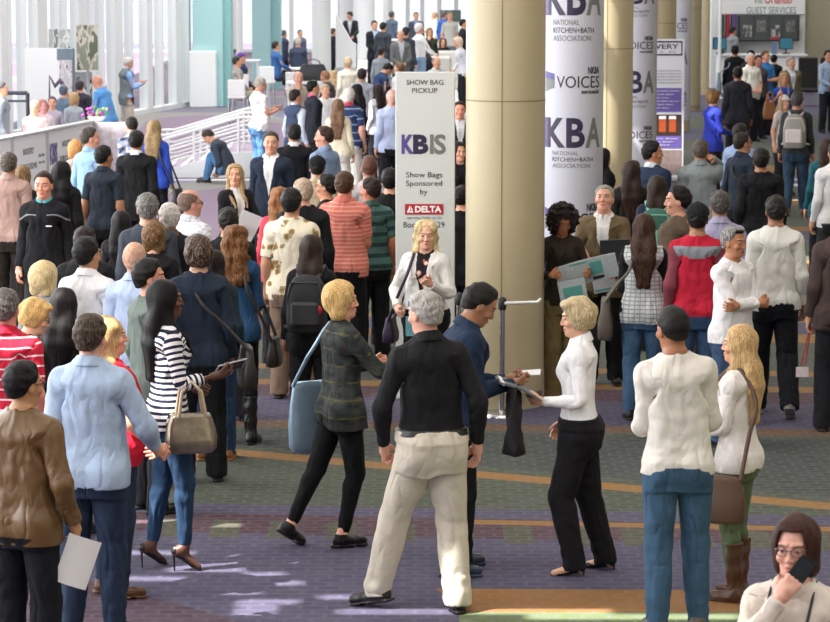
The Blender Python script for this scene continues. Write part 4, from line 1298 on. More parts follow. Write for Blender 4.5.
BANNER = mat_plain('#c0c0cb', .55, name='banner_cloth', var=.02)
INK = mat_plain('#2a2340', .5, name='dark_violet_ink', var=.02); INKG = mat_plain('#6f7370', .5, name='grey_ink', var=.02); INKV = mat_plain('#544a8c', .5, name='violet_ink', var=.02)
INKB = mat_plain('#24222c', .5, name='black_ink', var=.02)
def banner_column(i, seq, off=0.0):
    """seq: list of (kind, picture y of its top, picture y of its bottom)"""
    X, Y = colx[i], COLS[i]; r = RAD + .004
    root = empty('banner_column', (X, Y, 0)); tag(root, kind='structure')
    m = MB(); m.lathe([(RAD * .97, 0), (RAD * .97, 9)], (0, 0, 0), 64); m.build('shaft', CREAM, root)
    m = MB(); m.lathe([(r, .25), (r, 9)], (0, 0, 0), 96); m.build('banner', BANNER, root)
    def wrap(u, v, d):
        a = -PI / 2 + off + u / r
        rr = r + d
        return np.stack([rr * np.cos(a), rr * np.sin(a), v], 1)
    Yf = Y - r
    Z = lambda py: at_y(500, py, Yf).z
    for kind, ya, yb in seq:
        z1, z0 = Z(ya), Z(yb); h = z1 - z0
        if kind == 'nkba':
            W = .74
            for ch, a, b_, mt in (('N', -.60, -.37, INKV), ('K', -.36, -.115, INK), ('B', -.105, .105, INK), ('A', .11, .325, INKG)):
                put_text('lettering', ch, (a, z0 + h * .40, b_, z1), mt, root, wrap, bold=.03, slices=10)
            for k, (tx, wd, mt) in enumerate((('NATIONAL', .24, INKG), ('KITCHEN+BATH', .38, INKB), ('ASSOCIATION', .35, INKG))):
                zz = z0 + h * (.25 - k * .125)
                put_text('lettering', tx, (-.27, zz, -.27 + wd * 1.25, zz + h * .085), mt, root, wrap, slices=6)
        else:
            put_text('lettering', 'NKBA', (.135, z0 + h * .74, .30, z1), INKB, root, wrap, bold=.03)
            put_text('lettering', 'VOICES', (-.22, z0 + h * .22, .305, z0 + h * .66), INKB, root, wrap, slices=10)
            put_text('lettering', 'FROM THE INDUSTRY', (.06, z0, .30, z0 + h * .12), INKB, root, wrap, bold=.02)
            # folded ribbon mark beside the word
            for poly, mt in (([(-.40, .84), (-.40, .56), (-.25, .52), (-.25, .74)], INKV), ([(-.40, .56), (-.40, .06), (-.25, .22), (-.25, .52)], INKG)):
                me = bpy.data.meshes.new('mark'); n = 8
                vs = []; fs = []
                (a0, t0), (a0b, b0), (a1, b1), (a1b, t1) = poly
                for q in range(n + 1):
                    f = q / n; u = a0 + (a1 - a0) * f
                    for vv in (t0 + (t1 - t0) * f, b0 + (b1 - b0) * f):
                        vs.append(wrap(np.array([u]), np.array([z0 + h * vv]), np.array([.003]))[0])
                for q in range(n): fs.append((2 * q, 2 * q + 1, 2 * q + 3, 2 * q + 2))
                me.from_pydata([tuple(map(float, v)) for v in vs], [], fs); new_obj('emblem', me, mt, root)
banner_column(1, [('nkba', -23, 41), ('voices', 67, 94), ('nkba', 118, 168), ('voices', 204, 232), ('nkba', 258, 308)], rad(2))
banner_column(3, [('nkba', -15, 17), ('voices', 36, 53), ('nkba', 71, 108), ('voices', 126, 142), ('nkba', 160, 196)], rad(-4))
banner_column(5, [('voices', 18, 32), ('nkba', 48, 76), ('voices', 92, 106)], rad(-10))

# ---- show bag pickup sign
SY = 22.9
sx0, sx1 = xpx(395.5, SY, 2), xpx(455, SY, 2); sz1 = at_y(400, 72, SY).z
sign = empty('pickup_sign', ((sx0 + sx1) / 2, SY, 0))
tag(sign, 'tall white show bag pickup sign board behind the woman in a white jacket', 'sign')
m = MB(); m.box((0, .03, sz1 / 2 + .02), (sx1 - sx0, .06, sz1 - .04), bev=.006); m.build('board', mat_plain('#ced1d0', .5, name='sign_board', var=.02), sign)
m = MB(); m.box((0, .03, .012), ((sx1 - sx0) + .08, .40, .024), bev=.004); m.build('base', GREYM, sign)
def on_sign(u, v, d): return np.stack([u, -d, v], 1)
def sgn(body, pb, mat, bold=0.0, line=1.0):
    """pb = picture box x0, y0, x1, y1"""
    a = at_y(pb[0], pb[3], SY); b_ = at_y(pb[2], pb[1], SY); cx = (sx0 + sx1) / 2
    put_text('lettering', body, (a.x - cx, a.z, b_.x - cx, b_.z), mat, sign, on_sign, bold=bold, line=line)
sgn('SHOW BAG', (406.5, 79.8, 443.3, 84.8), INKB); sgn('PICKUP', (412, 88, 437.5, 93), INKB)
sgn('K', (401.5, 134.5, 414, 154), INKV, .05); sgn('B', (413, 134.5, 428.5, 154), INK, .05)
sgn('I', (430, 134.5, 433.6, 154), INKG, .03); sgn('S', (434, 134.2, 446, 154.3), INKG, .03)
sgn('Show Bags', (406, 172, 442.5, 179), INKB); sgn('Sponsored', (406, 180.5, 442, 187.5), INKB); sgn('by', (420, 189, 427.5, 196), INKB)
a = at_y(405, 214.5, SY); b_ = at_y(443.3, 204, SY); cx = (sx0 + sx1) / 2
m = MB(); m.box(((a.x + b_.x) / 2 - cx, -.002, (a.z + b_.z) / 2), (b_.x - a.x, .006, b_.z - a.z)); m.build('red_plate', mat_plain('#b02030', .4, name='red_ink', var=.02), sign)
SIGNW = mat_plain('#f2f2f2', .5, name='white_ink', var=.01)
def on_sign2(u, v, d): return np.stack([u, -.006 - d, v], 1)
a = at_y(415, 212.4, SY); b_ = at_y(441.5, 205.8, SY); put_text('lettering', 'DELTA', (a.x - cx, a.z, b_.x - cx, b_.z), SIGNW, sign, on_sign2, bold=.04)
a = at_y(406.8, 212.6, SY); b_ = at_y(413.6, 205.8, SY)
ax0, az0, ax1, az1 = a.x - cx, a.z, b_.x - cx, b_.z; w_ = (ax1 - ax0)
m = MB()
for poly in (([(0, 0), (.30, 0), (.50, .45), (.50, 1.0), (.42, 1.0)]), ([(.36, 0), (1.0, 0), (.84, .32), (.52, .30)]), ([(.56, 1.0), (.62, .9), (.90, .40), (.60, .42)])):
    m.prism([(ax0 + u * w_, az0 + v * (az1 - az0)) for u, v in poly], -.010, -.006, 'y')
m.build('emblem', SIGNW, sign)
sgn('see what Delta can do', (407, 216.4, 441.5, 218.8), INKG); sgn('Booth #1129', (403.5, 221.8, 444.5, 228), INKB)

# ---- discovery banner stand
DY = 46
dx0, dx1 = xpx(619, DY, 1.5), xpx(684, DY, 1.5); dz1 = at_y(600, 39, DY).z
ds = empty('banner_stand', ((dx0 + dx1) / 2, DY, 0)); tag(ds, 'upright white and purple printed banner stand beyond the banner wrapped columns', 'banner')
m = MB(); m.box((0, .02, dz1 / 2 + .03), (dx1 - dx0, .03, dz1 - .06)); m.build('print', mat_plain('#e2e2ea', .5, name='banner_print', var=.02), ds)
m = MB(); m.box((0, .03, .03), (dx1 - dx0 + .04, .25, .06), bev=.01); m.build('base', GREYM, ds)
PURP = mat_plain('#6b5aa8', .5, name='purple_ink', var=.04); dcx = (dx0 + dx1) / 2
def dbox(x0, y0, x1, y1, mt, nm, dep=.004):
    a = at_y(x0, y1, DY); b_ = at_y(x1, y0, DY); m = MB(); m.box(((a.x + b_.x) / 2 - dcx, .003 - dep / 2, (a.z + b_.z) / 2), (b_.x - a.x, dep, b_.z - a.z)); return m.build(nm, mt, ds)
for q in ((621, 41, 682.5, 42.6), (621, 54, 682.5, 55.6), (681.2, 41, 682.5, 55.6)): dbox(*q, INKB, 'frame')
def dtx(body, pb, mat, bold=0.0, line=1.0):
    a = at_y(pb[0], pb[3], DY); b_ = at_y(pb[2], pb[1], DY)
    put_text('lettering', body, (a.x - dcx, a.z, b_.x - dcx, b_.z), mat, ds, lambda u, v, d: np.stack([u, -.003 - d, v], 1), bold=bold, line=line)
dtx('DISCOVERY', (626, 44, 678.5, 49), INKB, .01); dtx('W O R L D', (625, 51, 676, 52.8), INKG)
for k in range(5): dtx('exploring brands and meeting professionals', (627, 70 + k * 3.0, 681, 71.6 + k * 3.0), INKG)
dbox(621, 88, 681.5, 112, PURP, 'purple_panel'); dbox(621, 114.5, 681.5, 136, mat_plain('#3a2a24', .5, name='photo_print'), 'photograph'); dbox(621, 136, 681.5, 148, PURP, 'purple_panel'); dbox(621, 150, 681.5, 175, mat_plain('#8c7a78', .5, name='photo_print', var=.5, scale=12), 'photograph')
for k in range(6): dtx('national kitchen and bath show', (625, 90 + k * 3.4, 679 - (k % 3) * 5, 91.6 + k * 3.4), SIGNW)
for k in range(3): dtx('enjoy the show floor', (625, 138 + k * 3.2, 678 - k * 4, 139.6 + k * 3.2), SIGNW)
for px in (659, 669): dbox(px, 119, px + 7, 132, mat_plain('#b0502a', .4, name='amber_print', var=.3), 'glass_picture', .006); dbox(px, 116, px + 7, 119.5, SIGNW, 'foam_picture', .006)

def pic_mat(c1, c2, c3, sc=3):
    m = bpy.data.materials.new('printed_picture'); nt, nd, lk, b = nodes_of(m)
    tc = nt.nodes.new('ShaderNodeTexCoord'); n = noise(nt, tc.outputs['Object'], sc, 3, .6, (1.5, 1, .6))
    r = nt.nodes.new('ShaderNodeValToRGB'); lk.new(n, r.inputs[0]); r.color_ramp.interpolation = 'CONSTANT'
    r.color_ramp.elements[0].color = (*srgb(c1), 1); r.color_ramp.elements[1].color = (*srgb(c2), 1); r.color_ramp.elements[1].position = .5
    e = r.color_ramp.elements.new(.56); e.color = (*srgb(c3), 1)
    lk.new(r.outputs[0], b.inputs['Base Color']); b.inputs['Roughness'].default_value = .4
    return m
PM1 = pic_mat('#4c5052', '#8a8c8a', '#b4b6b0', 9); PM2 = pic_mat('#5a5c5c', '#9a9690', '#3c4042', 12)
# ---- guest services
GY = 80
root = empty('guest_services_sign', (0, 0, 0)); tag(root, 'white overhead panel lettered guest services above the grey screen', 'sign')
gx0, gx1 = xpx(712, GY, 3), xpx(806, GY, 3)
gw = MB(); gw.box(((gx0 + gx1) / 2, GY + .3, 4.5), (gx1 - gx0, .5, 9)); tag(gw.build('wall_back', WHITE), kind='structure')
gw = MB(); gw.box(((gx1 + 26) / 2, GY + .6, 4.5), (26 - gx1, .5, 9)); tag(gw.build('wall_right', mat_plain('#a39d88', .7, name='beige_wall', var=.04)), kind='structure')
def gtx(body, pb, mat, par, bold=0.0, Yd=GY - .0):
    a = at_y(pb[0], pb[3], Yd); b_ = at_y(pb[2], pb[1], Yd)
    put_text('lettering', body, (a.x, a.z, b_.x, b_.z), mat, par, lambda u, v, d: np.stack([u, Yd - d, v], 1), bold=bold, extrude=.004)
m = MB(); a = at_y(722, 14, GY); b_ = at_y(805, -20, GY); m.box(((a.x + b_.x) / 2, GY, (a.z + b_.z) / 2), (b_.x - a.x, .08, b_.z - a.z)); m.build('panel', WHITE, root)
gtx('GUEST SERVICES', (746.5, 7, 796, 13.6), mat_plain('#5c7484', .5, name='slate_ink'), root, 0, GY - .042); gtx('Visit', (754, -3, 763, 3.6), INKG, root, 0, GY - .042); gtx('Orlando', (764.5, -5, 792, 3.8), mat_plain('#c8505a', .5, name='coral_ink'), root, .02, GY - .042)
tv = empty('display_screen', (0, 0, 0)); tag(tv, 'long dark grey display screen with four pictures on the guest services wall', 'screen')
a = at_y(739, 41, GY - .3); b_ = at_y(799, 15, GY - .3)
m = MB(); m.box(((a.x + b_.x) / 2, GY - .2, (a.z + b_.z) / 2), (b_.x - a.x, .5, b_.z - a.z), bev=.02); m.build('casing', mat_plain('#3a3c3e', .4, name='screen_casing'), tv)
for k in range(4):
    c_ = a.x + (b_.x - a.x) * (k + .5) / 4.15
    m = MB(); m.box((c_, GY - .46, (a.z + b_.z) / 2), ((b_.x - a.x) / 4.4, .03, (b_.z - a.z) * .93)); m.build('picture', mat_plain('#4c5052', .4, name='screen_face', var=.1), tv)
    m = MB(); m.box((c_, GY - .483, (a.z + b_.z) / 2 + (.06 if k % 2 else -.08)), (.26, .02, .34)); m.build('picture_mark', [PM1, PM2][k % 2], tv)
m = MB(); m.box((a.x + (b_.x - a.x) * 2.5 / 4.15, GY - .48, a.z + .09), (.3, .02, .07)); m.build('red_strip', mat_plain('#b04048', .4, name='red_strip'), tv)
for px, w, c, lb in ((722, 4, '#1c4a40', 'dark green upright panel at the left end of the guest services wall'), (727.5, 4, '#a02838', 'red upright panel beside the dark green one at guest services'), (734, 6, '#5a4a7a', 'violet upright panel left of the grey display screen')):
    a = at_z(px - w / 2, 52, 0); a = Vector((xpx(px - w / 2, GY - .2, 1.5), 0, 0)); b_ = at_y(px + w / 2, 14, GY - .3)
    m = MB(); m.box((a.x + (b_.x - a.x) / 2, GY - .2, (a.z + b_.z) / 2), ((b_.x - a.x), .3, b_.z - a.z), bev=.02); tag(m.build('colour_panel', mat_plain(c, .5, name='panel_colour')), lb, 'panel', 'coloured panels at guest services')
m = MB(); X = xpx(720, 74, 2); m.tube([(X, 74, 0), (X, 74, 4.0)], .045, 10); m.lathe([(.2, 0), (.2, .03)], (X, 74, 0), 20); tag(m.build('pole', WHITE), 'slim white pole standing before the coloured panels at guest services', 'pole')
# service counter
ct = empty('service_counter', (0, 0, 0)); tag(ct, 'long white service counter below the grey display screen', 'counter')
x0, x1 = xpx(719, 77, 1), xpx(806, 77, 1)
m = MB(); m.box(((x0 + x1) / 2, 77.4, .52), (x1 - x0, .7, 1.04), bev=.02); m.build('front', WHITE, ct)
m = MB(); m.box(((x0 + x1) / 2, 77.4, 1.07), (x1 - x0 + .1, .85, .06), bev=.01); m.build('worktop', PALE, ct)
for px, lb in ((720, 'teal desk monitor at the left end of the service counter'), (786.5, 'blue desk monitor on the service counter behind the bearded man')):
    mo = empty('monitor', (xpx(px, 77.2, 1.3), 77.3, 1.10)); tag(mo, lb, 'monitor')
    m = MB(); m.box((0, 0, .30), (.40, .04, .34), bev=.01); m.build('casing', DARK, mo)
    m = MB(); m.box((0, -.024, .30), (.35, .008, .29)); m.build('screen', mat_plain('#3f7f98', .3, name='monitor_face'), mo)
    m = MB(); m.box((0, .01, .015), (.2, .15, .03)); m.box((0, .02, .08), (.04, .03, .14)); m.build('stand', DARK, mo)
m = MB(); m.box((xpx(776, 76.9, 1.4), 77.25, 1.28), (.16, .03, .32), bev=.005); m.box((xpx(776, 76.9, 1.4), 77.3, 1.115), (.18, .14, .03)); tag(m.build('leaflet_holder', mat_plain('#6a7a9a', .4, name='leaflet')), 'small blue leaflet stand on the service counter', 'leaflet holder')
for px, lb in ((815, 'black high-backed waiting chair by the beige wall, left of a pair'), (825, 'black high-backed waiting chair by the beige wall, behind the violin-red jacket')):
    ch = empty('waiting_chair', (xpx(px + (px - 820) * 1.2, 70, .5), 70, 0)); tag(ch, lb if px == 815 else 'black high-backed waiting chair by the beige wall, right of a pair', 'chair', 'black waiting chairs')
    m = MB(); m.box((0, .25, .8), (.5, .08, .9), bev=.03); m.build('backrest', DARK, ch); m = MB(); m.box((0, 0, .42), (.5, .5, .10), bev=.03); m.build('seat', DARK, ch)
    for sx in (-1, 1):
        for sy in (-1, 1): m = MB(); m.tube([(sx * .21, sy * .21, 0), (sx * .21, sy * .21, .38)], .02, 8); m.build('leg', CHROME, ch)

# ---- steps with white handrails, rising to the right
stx0, stx1 = xpx(163, 47, .3), xpx(240, 47, .3)
st = empty('stairs', (0, 0, 0)); tag(st, 'low white-edged flight of steps rising to the right behind the queue', 'stairs')
n = 4; run = (stx1 - stx0) / n
for k in range(n):
    m = MB(); xx = stx0 + run * k; m.box(((xx + stx1 + .45) / 2, 48.2, .05 + .10 * k), (stx1 + .45 - xx, 3.0 - .002 * k, .10)); m.build('step', mat_plain('#a596a8', .8, name='pale_carpet', var=.12, scale=8), st)
    m = MB(); m.box((xx + .03, 48.2, .10 + .10 * k), (.07, 3.02, .02)); m.build('nosing', WHITE, st)
m = MB(); m.prism([(stx0 - .05, 0), (stx1 + .45, 0), (stx1 + .45, .44), (stx1 - .1, .44), (stx0 - .05, .10)], 46.62, 46.70, 'y'); m.build('stringer', WHITE, st)
for yy, lb in ((46.66, 'white tubular handrail along the near edge of the steps'), (48.1, 'white tubular handrail up the middle of the steps'), (49.6, 'white tubular handrail along the far edge of the steps')):
    h = empty('handrail', (0, yy, 0)); tag(h, lb, 'handrail', 'white handrails on the steps')
    def zz(x): return max(0, min(1, (x - stx0) / (stx1 - stx0))) * .4
    for o_, r_ in ((.64, .026), (.42, .020), (.22, .016)):
        m = MB(); m.tube([(stx0 - .30, 0, o_ - .0), (stx0 - .02, 0, o_), (stx1, 0, .4 + o_), (stx1 + .3, 0, .4 + o_)], r_, 8); m.build('rail', WHITE, h)
    m = MB(); m.tube([(stx0 - .30, 0, .64), (stx0 - .36, 0, .58), (stx0 - .36, 0, .28), (stx0 - .30, 0, .22)], .028, 8); m.build('end_loop', WHITE, h)
    for x in (stx0 - .15, (stx0 + stx1) / 2 - .1, stx1): m = MB(); m.tube([(x, 0, zz(x) - .0), (x, 0, zz(x) + .64)], .024, 8); m.build('post', WHITE, h)

# ---- barrier post beside the column
def barrier(px, Y, lb):
    b_ = empty('barrier_post', (xpx(px, Y, .5), Y, 0)); tag(b_, lb, 'barrier post', 'chrome barrier posts')
    m = MB(); m.lathe([(.17, 0), (.17, .015), (.13, .035), (.03, .045)], (0, 0, 0), 32); m.build('base', CHROME, b_)
    m = MB(); m.lathe([(.022, .045), (.022, .90)], (0, 0, 0), 16); m.build('post', CHROME, b_)
    m = MB(); m.lathe([(.030, .88), (.034, .90), (.034, .97), (.012, .985)], (0, 0, 0), 16); m.build('cap', DARK, b_)
    return b_
barrier(502, 21.9, 'chrome barrier post before the cream column, beside the man in navy')
barrier(459, 22.2, 'chrome barrier post at the right edge of the pickup sign')
bt = MB(); X0, X1 = xpx(504, 21.9, .93), xpx(541, 21.95, .93)
bt.tube([(X0, 21.88, .935), (X1 - .03, 21.95, .935), (X1, 21.95, .965)], .014, 8)
tag(bt.build('barrier_bar', WHITE), 'short white hooked bar reaching right across the foot of the cream column', 'barrier bar')

# ---- industry publications booth, far left
bw = empty('booth_counter', (0, 0, 0)); tag(bw, 'long white booth front lettered industry publications at the left', 'counter')
b0 = Vector((-6.7, 39.3, 0)); b1 = Vector((-5.50, 45.8, 0)); bd = (b1 - b0).normalized(); rzb = math.atan2(bd.y, bd.x); BL = (b1 - b0).length
m = MB(); c = (b0 + b1) / 2; m.box((c.x, c.y, .5), (BL, .10, 1.0), rzb); m.build('front', WHITE, bw)
m = MB(); m.box((c.x, c.y, 1.02), (BL + .05, .16, .05), rzb, bev=.01); m.build('rail', GREYM, bw)
m = MB(); m.box((b1.x + .3, b1.y + .05, .5), (.75, .08, 1.0)); m.build('end_panel', mat_plain('#d8ccd4', .6, name='patterned_print', var=.5, scale=9), bw)
nb = Vector((bd.y, -bd.x, 0))
for t in (.36, .62, 1.0): q = b0 + bd * BL * t; m = MB(); m.box((q.x, q.y, .5), (.10, .13, 1.02), rzb); m.build('post', GREYM, bw)
def btx(body, t0, t1, z0, z1, mt, bold=0.0):
    put_text('lettering', body, (t0 * BL, z0, t1 * BL, z1), mt, bw, lambda u, v, d: np.stack([b0.x + bd.x * u + nb.x * (.05 + d), b0.y + bd.y * u + nb.y * (.05 + d), v], 1), bold=bold)
btx('INDUSTRY', .44, .52, .70, .80, INKG, .03); btx('PUBLICATIONS', .42, .54, .46, .56, INKG, .03)
btx('INDUSTRY', .74, .82, .70, .80, INKG, .03); btx('PUBLICATIONS', .72, .84, .46, .56, INKG, .03)
btx('KBIS', .64, .70, .45, .80, INKV, .05); btx('Show News', .555, .60, .62, .68, INKG); btx('Show Daily', .555, .60, .50, .56, INKG)
# displays on the booth
def panel(px0, py0, px1, py1, Y, mt, name, lb, cat, th=.06, z0=None):
    a = at_y(px0, py1, Y); b_ = at_y(px1, py0, Y); m = MB(); m.box(((a.x + b_.x) / 2, Y, (a.z + b_.z) / 2), (b_.x - a.x, th, b_.z - a.z), bev=.008)
    o = m.build(name, mt); tag(o, lb, cat); return o
PY = 52.6
def stand(px0, px1, py0, py1, Y, lb, mt, extra=None, legs=True):
    r0 = empty('poster_board', (0, 0, 0)); tag(r0, lb, 'poster')
    a = at_y(px0, py1, Y); b_ = at_y(px1, py0, Y)
    m = MB(); m.box(((a.x + b_.x) / 2, Y, (a.z + b_.z) / 2), (b_.x - a.x, .05, b_.z - a.z)); m.build('print', mt, r0)
    if legs: m = MB(); m.tube([((a.x + b_.x) / 2, Y + .06, 0), ((a.x + b_.x) / 2, Y + .06, b_.z)], .03, 8); m.box(((a.x + b_.x) / 2, Y + .1, .02), (.5, .4, .04)); m.build('pole', GREYM, r0)
    return r0
stand(77, 97.5, 25, 70, PY, 'tall framed garden picture poster on the booth', pic_mat('#8d9484', '#c9c4b0', '#5c6250'))
stand(49, 70, 29, 52, PY + 3.2, 'grey kitchen picture poster rising behind the white backdrop', pic_mat('#9ea3a0', '#c6cac8', '#6b706e'))
stand(75, 92, 72, 105, PY + .6, 'black and white picture board below the garden poster', pic_mat('#8a8f92', '#3b3e42', '#d2d4d4', 5))
stand(26, 64, 48, 130, PY + 1.5, 'broad white booth backdrop panel behind the standing displays', WHITE)
stand(60, 72, 60, 97, PY - .9, 'narrow magazine picture panel fixed left of the steel post', pic_mat('#c6c2cc', '#e2e0e2', '#77707c', 6), legs=False)
m = MB(); X = xpx(70.5, PY - .8, 1.5); z1 = at_y(70, 48, PY - .8).z; m.box((X, PY - .8, z1 / 2), (.16, .16, z1), bev=.01); m.box((X, PY - .8, .02), (.5, .5, .04)); m.box((X - .14, PY - .85, z1 - .12), (.2, .1, .22)); tag(m.build('display_post', mat_plain('#6f7c88', .4, .3, name='steel')), 'grey steel display post between the booth posters', 'post')
def frame_rack(px0, px1, pyt, Y, lb):
    r0 = empty('display_rack', (0, 0, 0)); tag(r0, lb, 'display frame', 'black steel display frames')
    a = at_y(px0, pyt, Y); b_ = at_y(px1, pyt, Y)
    m = MB(); m.tube([(a.x, Y, a.z), (b_.x, Y, a.z)], .035, 8); m.tube([(a.x, Y, a.z - .14), (b_.x, Y, a.z - .14)], .02, 8); m.build('top_bar', mat_plain('#3c4450', .4, .3, name='dark_steel'), r0)
    for x in (a.x, b_.x):
        m = MB(); m.tube([(x, Y, 0), (x, Y, a.z)], .035, 8); m.box((x, Y, .015), (.1, .5, .03)); m.build('upright', mat_plain('#3c4450', .4, .3, name='dark_steel'), r0)
frame_rack(-20, 27.5, 93, 47.2, 'dark steel display frame with a round finial, at the left edge')
frame_rack(49.5, 67, 103, 50.6, 'slim reddish steel frame beside the magazine panel')
al = empty('clamp_arm', (0, 0, 0)); tag(al, 'dark jointed clamp arm reaching over the booth front', 'clamp arm')
q = [at_y(49.5, 128, 50), at_y(49.5, 76, 50), at_y(55, 86, 50), at_y(60, 80, 50), at_y(63, 84, 50)]
m = MB(); m.tube(q, [.03, .03, .05, .06, .04], 8); m.build('arm', mat_plain('#5c5068', .5, name='violet_steel'), al)
m = MB(); m.lathe([(.16, 0), (.16, .02), (.03, .03)], (q[0].x, q[0].y, 0), 16); m.tube([(q[0].x, q[0].y, 0), q[0]], .03, 8); m.build('base', GREYM, al)
# flowers on booth end
fl = empty('flower_bowl', (xpx(98, 46.2, 1.1), 46.0, 1.0)); tag(fl, 'pink and green flowers in a bowl on the booth end', 'flowers')
m = MB(); m.lathe([(.08, 0), (.14, .05), (.16, .09)], (0, 0, 0), 20); m.build('bowl', WHITE, fl)
rs = random.Random(4); m = MB(); m2 = MB()
for k in range(26):
    a_ = rs.uniform(0, 6.28); r_ = rs.uniform(.02, .26); z_ = .1 + rs.uniform(0, .14)
    (m if k % 2 else m2).lathe([(.01, -.03), (.045, 0), (.01, .03)], (r_ * math.cos(a_), r_ * .6 * math.sin(a_), z_), 8)
m.build('blossom', mat_plain('#a8409a', .6, name='petal'), fl); m2.build('foliage', mat_plain('#7aa860', .6, name='leaf'), fl)

# ---- furniture of the far lounge
def high_table(px, Y, z=0, lb='', w=.7):
    t = empty('high_table', (xpx(px, Y, 1), Y, z)); tag(t, lb, 'table', 'white high tables')
    m = MB(); m.box((0, 0, 1.03), (w, .7, .05), bev=.01); m.build('tabletop', WHITE, t)
    for sx in (-1, 1):
        for sy in (-1, 1): m = MB(); m.tube([(sx * (w / 2 - .05), sy * .3, 0), (sx * (w / 2 - .05), sy * .3, 1.0)], .022, 8); m.build('leg', WHITE, t)
high_table(290, 68.4, 0, 'white high table between the blue-shirted and dark-jacketed men', 1.2)
high_table(307, 60.5, 0, 'white high table in front of the dark-jacketed man', .9)
high_table(247, 74, 0, 'white high table beside the teal pier')
high_table(427, 74, .45, 'white high table beside the white-haired man in jeans', .8)
high_table(402, 78, .45, 'white high table behind the grey-suited man', .8)
def stool(px, Y, lb):
    s_ = empty('bar_stool', (xpx(px, Y, .7), Y, 0)); tag(s_, lb, 'stool', 'white bar stools')
    m = MB(); m.box((0, 0, .74), (.40, .40, .08), bev=.02); m.box((0, -.18, .95), (.38, .04, .35), bev=.01); m.build('seat', WHITE, s_)
    for sx in (-1, 1):
        for sy in (-1, 1): m = MB(); m.tube([(sx * .16, sy * .16, .70), (sx * .20, sy * .20, 0)], .018, 8); m.build('leg', CHROME, s_)
stool(267, 67.6, 'white bar stool under the man in a blue shirt'); stool(237, 59.9, 'white bar stool under the man beside the teal pier'); stool(241, 62.8, 'white bar stool under the person in the purple cap'); stool(294, 64, 'empty white bar stool near the dark-jacketed man')
def lounge_chair(px, Y, z, lb, col='#cfccc6'):
    s_ = empty('lounge_chair', (xpx(px, Y, .7), Y, z)); tag(s_, lb, 'chair', 'pale lounge chairs')
    mt = mat_plain(col, .7, name='pale_leather')
    m = MB(); m.box((0, 0, .22), (.9, .8, .44), bev=.06); m.build('seat', mt, s_); m = MB(); m.box((0, -.36, .62), (.9, .16, .75), bev=.06); m.build('backrest', mt, s_)
    for sx in (-1, 1): m = MB(); m.box((sx * .45, .05, .33), (.14, .75, .66), bev=.05); m.build('armrest', mt, s_)
lounge_chair(327, 54.5, 0, 'pale grey lounge chair back below the black bag'); lounge_chair(341, 62.2, 0, 'pale lounge chair beside the blonde in maroon'); lounge_chair(433, 66, .45, 'pale lounge chair behind the pickup sign'); lounge_chair(452, 70, .45, 'pale lounge chair nearest the cream column')
# ramped white counter with a screen
rc = empty('info_desk', (0, 0, 0)); tag(rc, 'white sloping information desk beside the round columns', 'desk')
a = at_y(336, 54, 80); b_ = at_y(356, 54, 80)
m = MB(); m.prism([(a.x, .45), (b_.x, .45), (b_.x, 1.3), (b_.x - .1, 1.35), (a.x, 2.2)], 79.7, 80.3, 'y'); m.build('cabinet', WHITE, rc)
m = MB(); m.prism([(a.x - .03, .45), (b_.x + .03, .45), (b_.x + .03, .62), (a.x - .03, .62)], 79.66, 79.7, 'y'); m.build('plinth', GREYM, rc)
t = empty('wall_screen', (0, 0, 0)); tag(t, 'dark television screen in front of the far windows', 'screen')
a = at_y(440, 22, 104); b_ = at_y(461, 10, 104); m = MB(); m.box(((a.x + b_.x) / 2, 104, (a.z + b_.z) / 2), (b_.x - a.x, .08, b_.z - a.z), bev=.01); m.build('casing', mat_plain('#51625c', .3, name='dark_screen'), t)
m = MB(); m.tube([((a.x + b_.x) / 2, 104.08, .45), ((a.x + b_.x) / 2, 104.08, a.z)], .05, 8); m.box(((a.x + b_.x) / 2, 104.1, .47), (.8, .5, .04)); m.build('stand', GREYM, t)

# ---- unseen ceiling, with holes cut to shape the sun patches
SUN = Vector((.50, .22, -.84)).normalized()
spots = []
def patch(px, py, lx, ly, ang=0): spots.append((at_z(px, py, 0), lx, ly, ang))
patch(150, 551, .55, .10); patch(200, 567, .55, .13); patch(228, 571, .62, .10, -.3); patch(260, 561, .45, .20, -.2); patch(278, 584, .30, .10); patch(262, 612, .22, .30)
patch(255, 600, .20, .10); patch(290, 600, .20, .08); patch(160, 521, .4, .10); patch(205, 527, .5, .08); patch(155, 578, .3, .06)
patch(340, 597, .35, .06); patch(470, 612, 1.6, .14); patch(640, 616, 1.2, .1); patch(240, 590, .3, .07)
patch(790, 260, .8, .9); patch(745, 165, 2.0, .5); patch(750, 185, 2.0, .5); patch(780, 200, .8, .3)
CZ = 8.0
def patch3(px, py, Yd, lx, ly):
    p = at_y(px, py, Yd); t_ = p.z / -SUN.z            # slide down the sun ray to the floor
    spots.append((Vector((p.x + SUN.x * t_, p.y + SUN.y * t_, 0)), lx, ly, 0))
patch3(606, 125, 35.7, .55, .30); patch3(603, 8, 35.7, .45, .25); patch3(702, 65, 66, .4, .3); patch3(652, 150, 42.6, .3, .3)
cell = .12
import bmesh
nx, ny = int(26 / cell), int(40 / cell)
xs = -10 + cell * np.arange(nx); ys = 4 + cell * np.arange(ny)
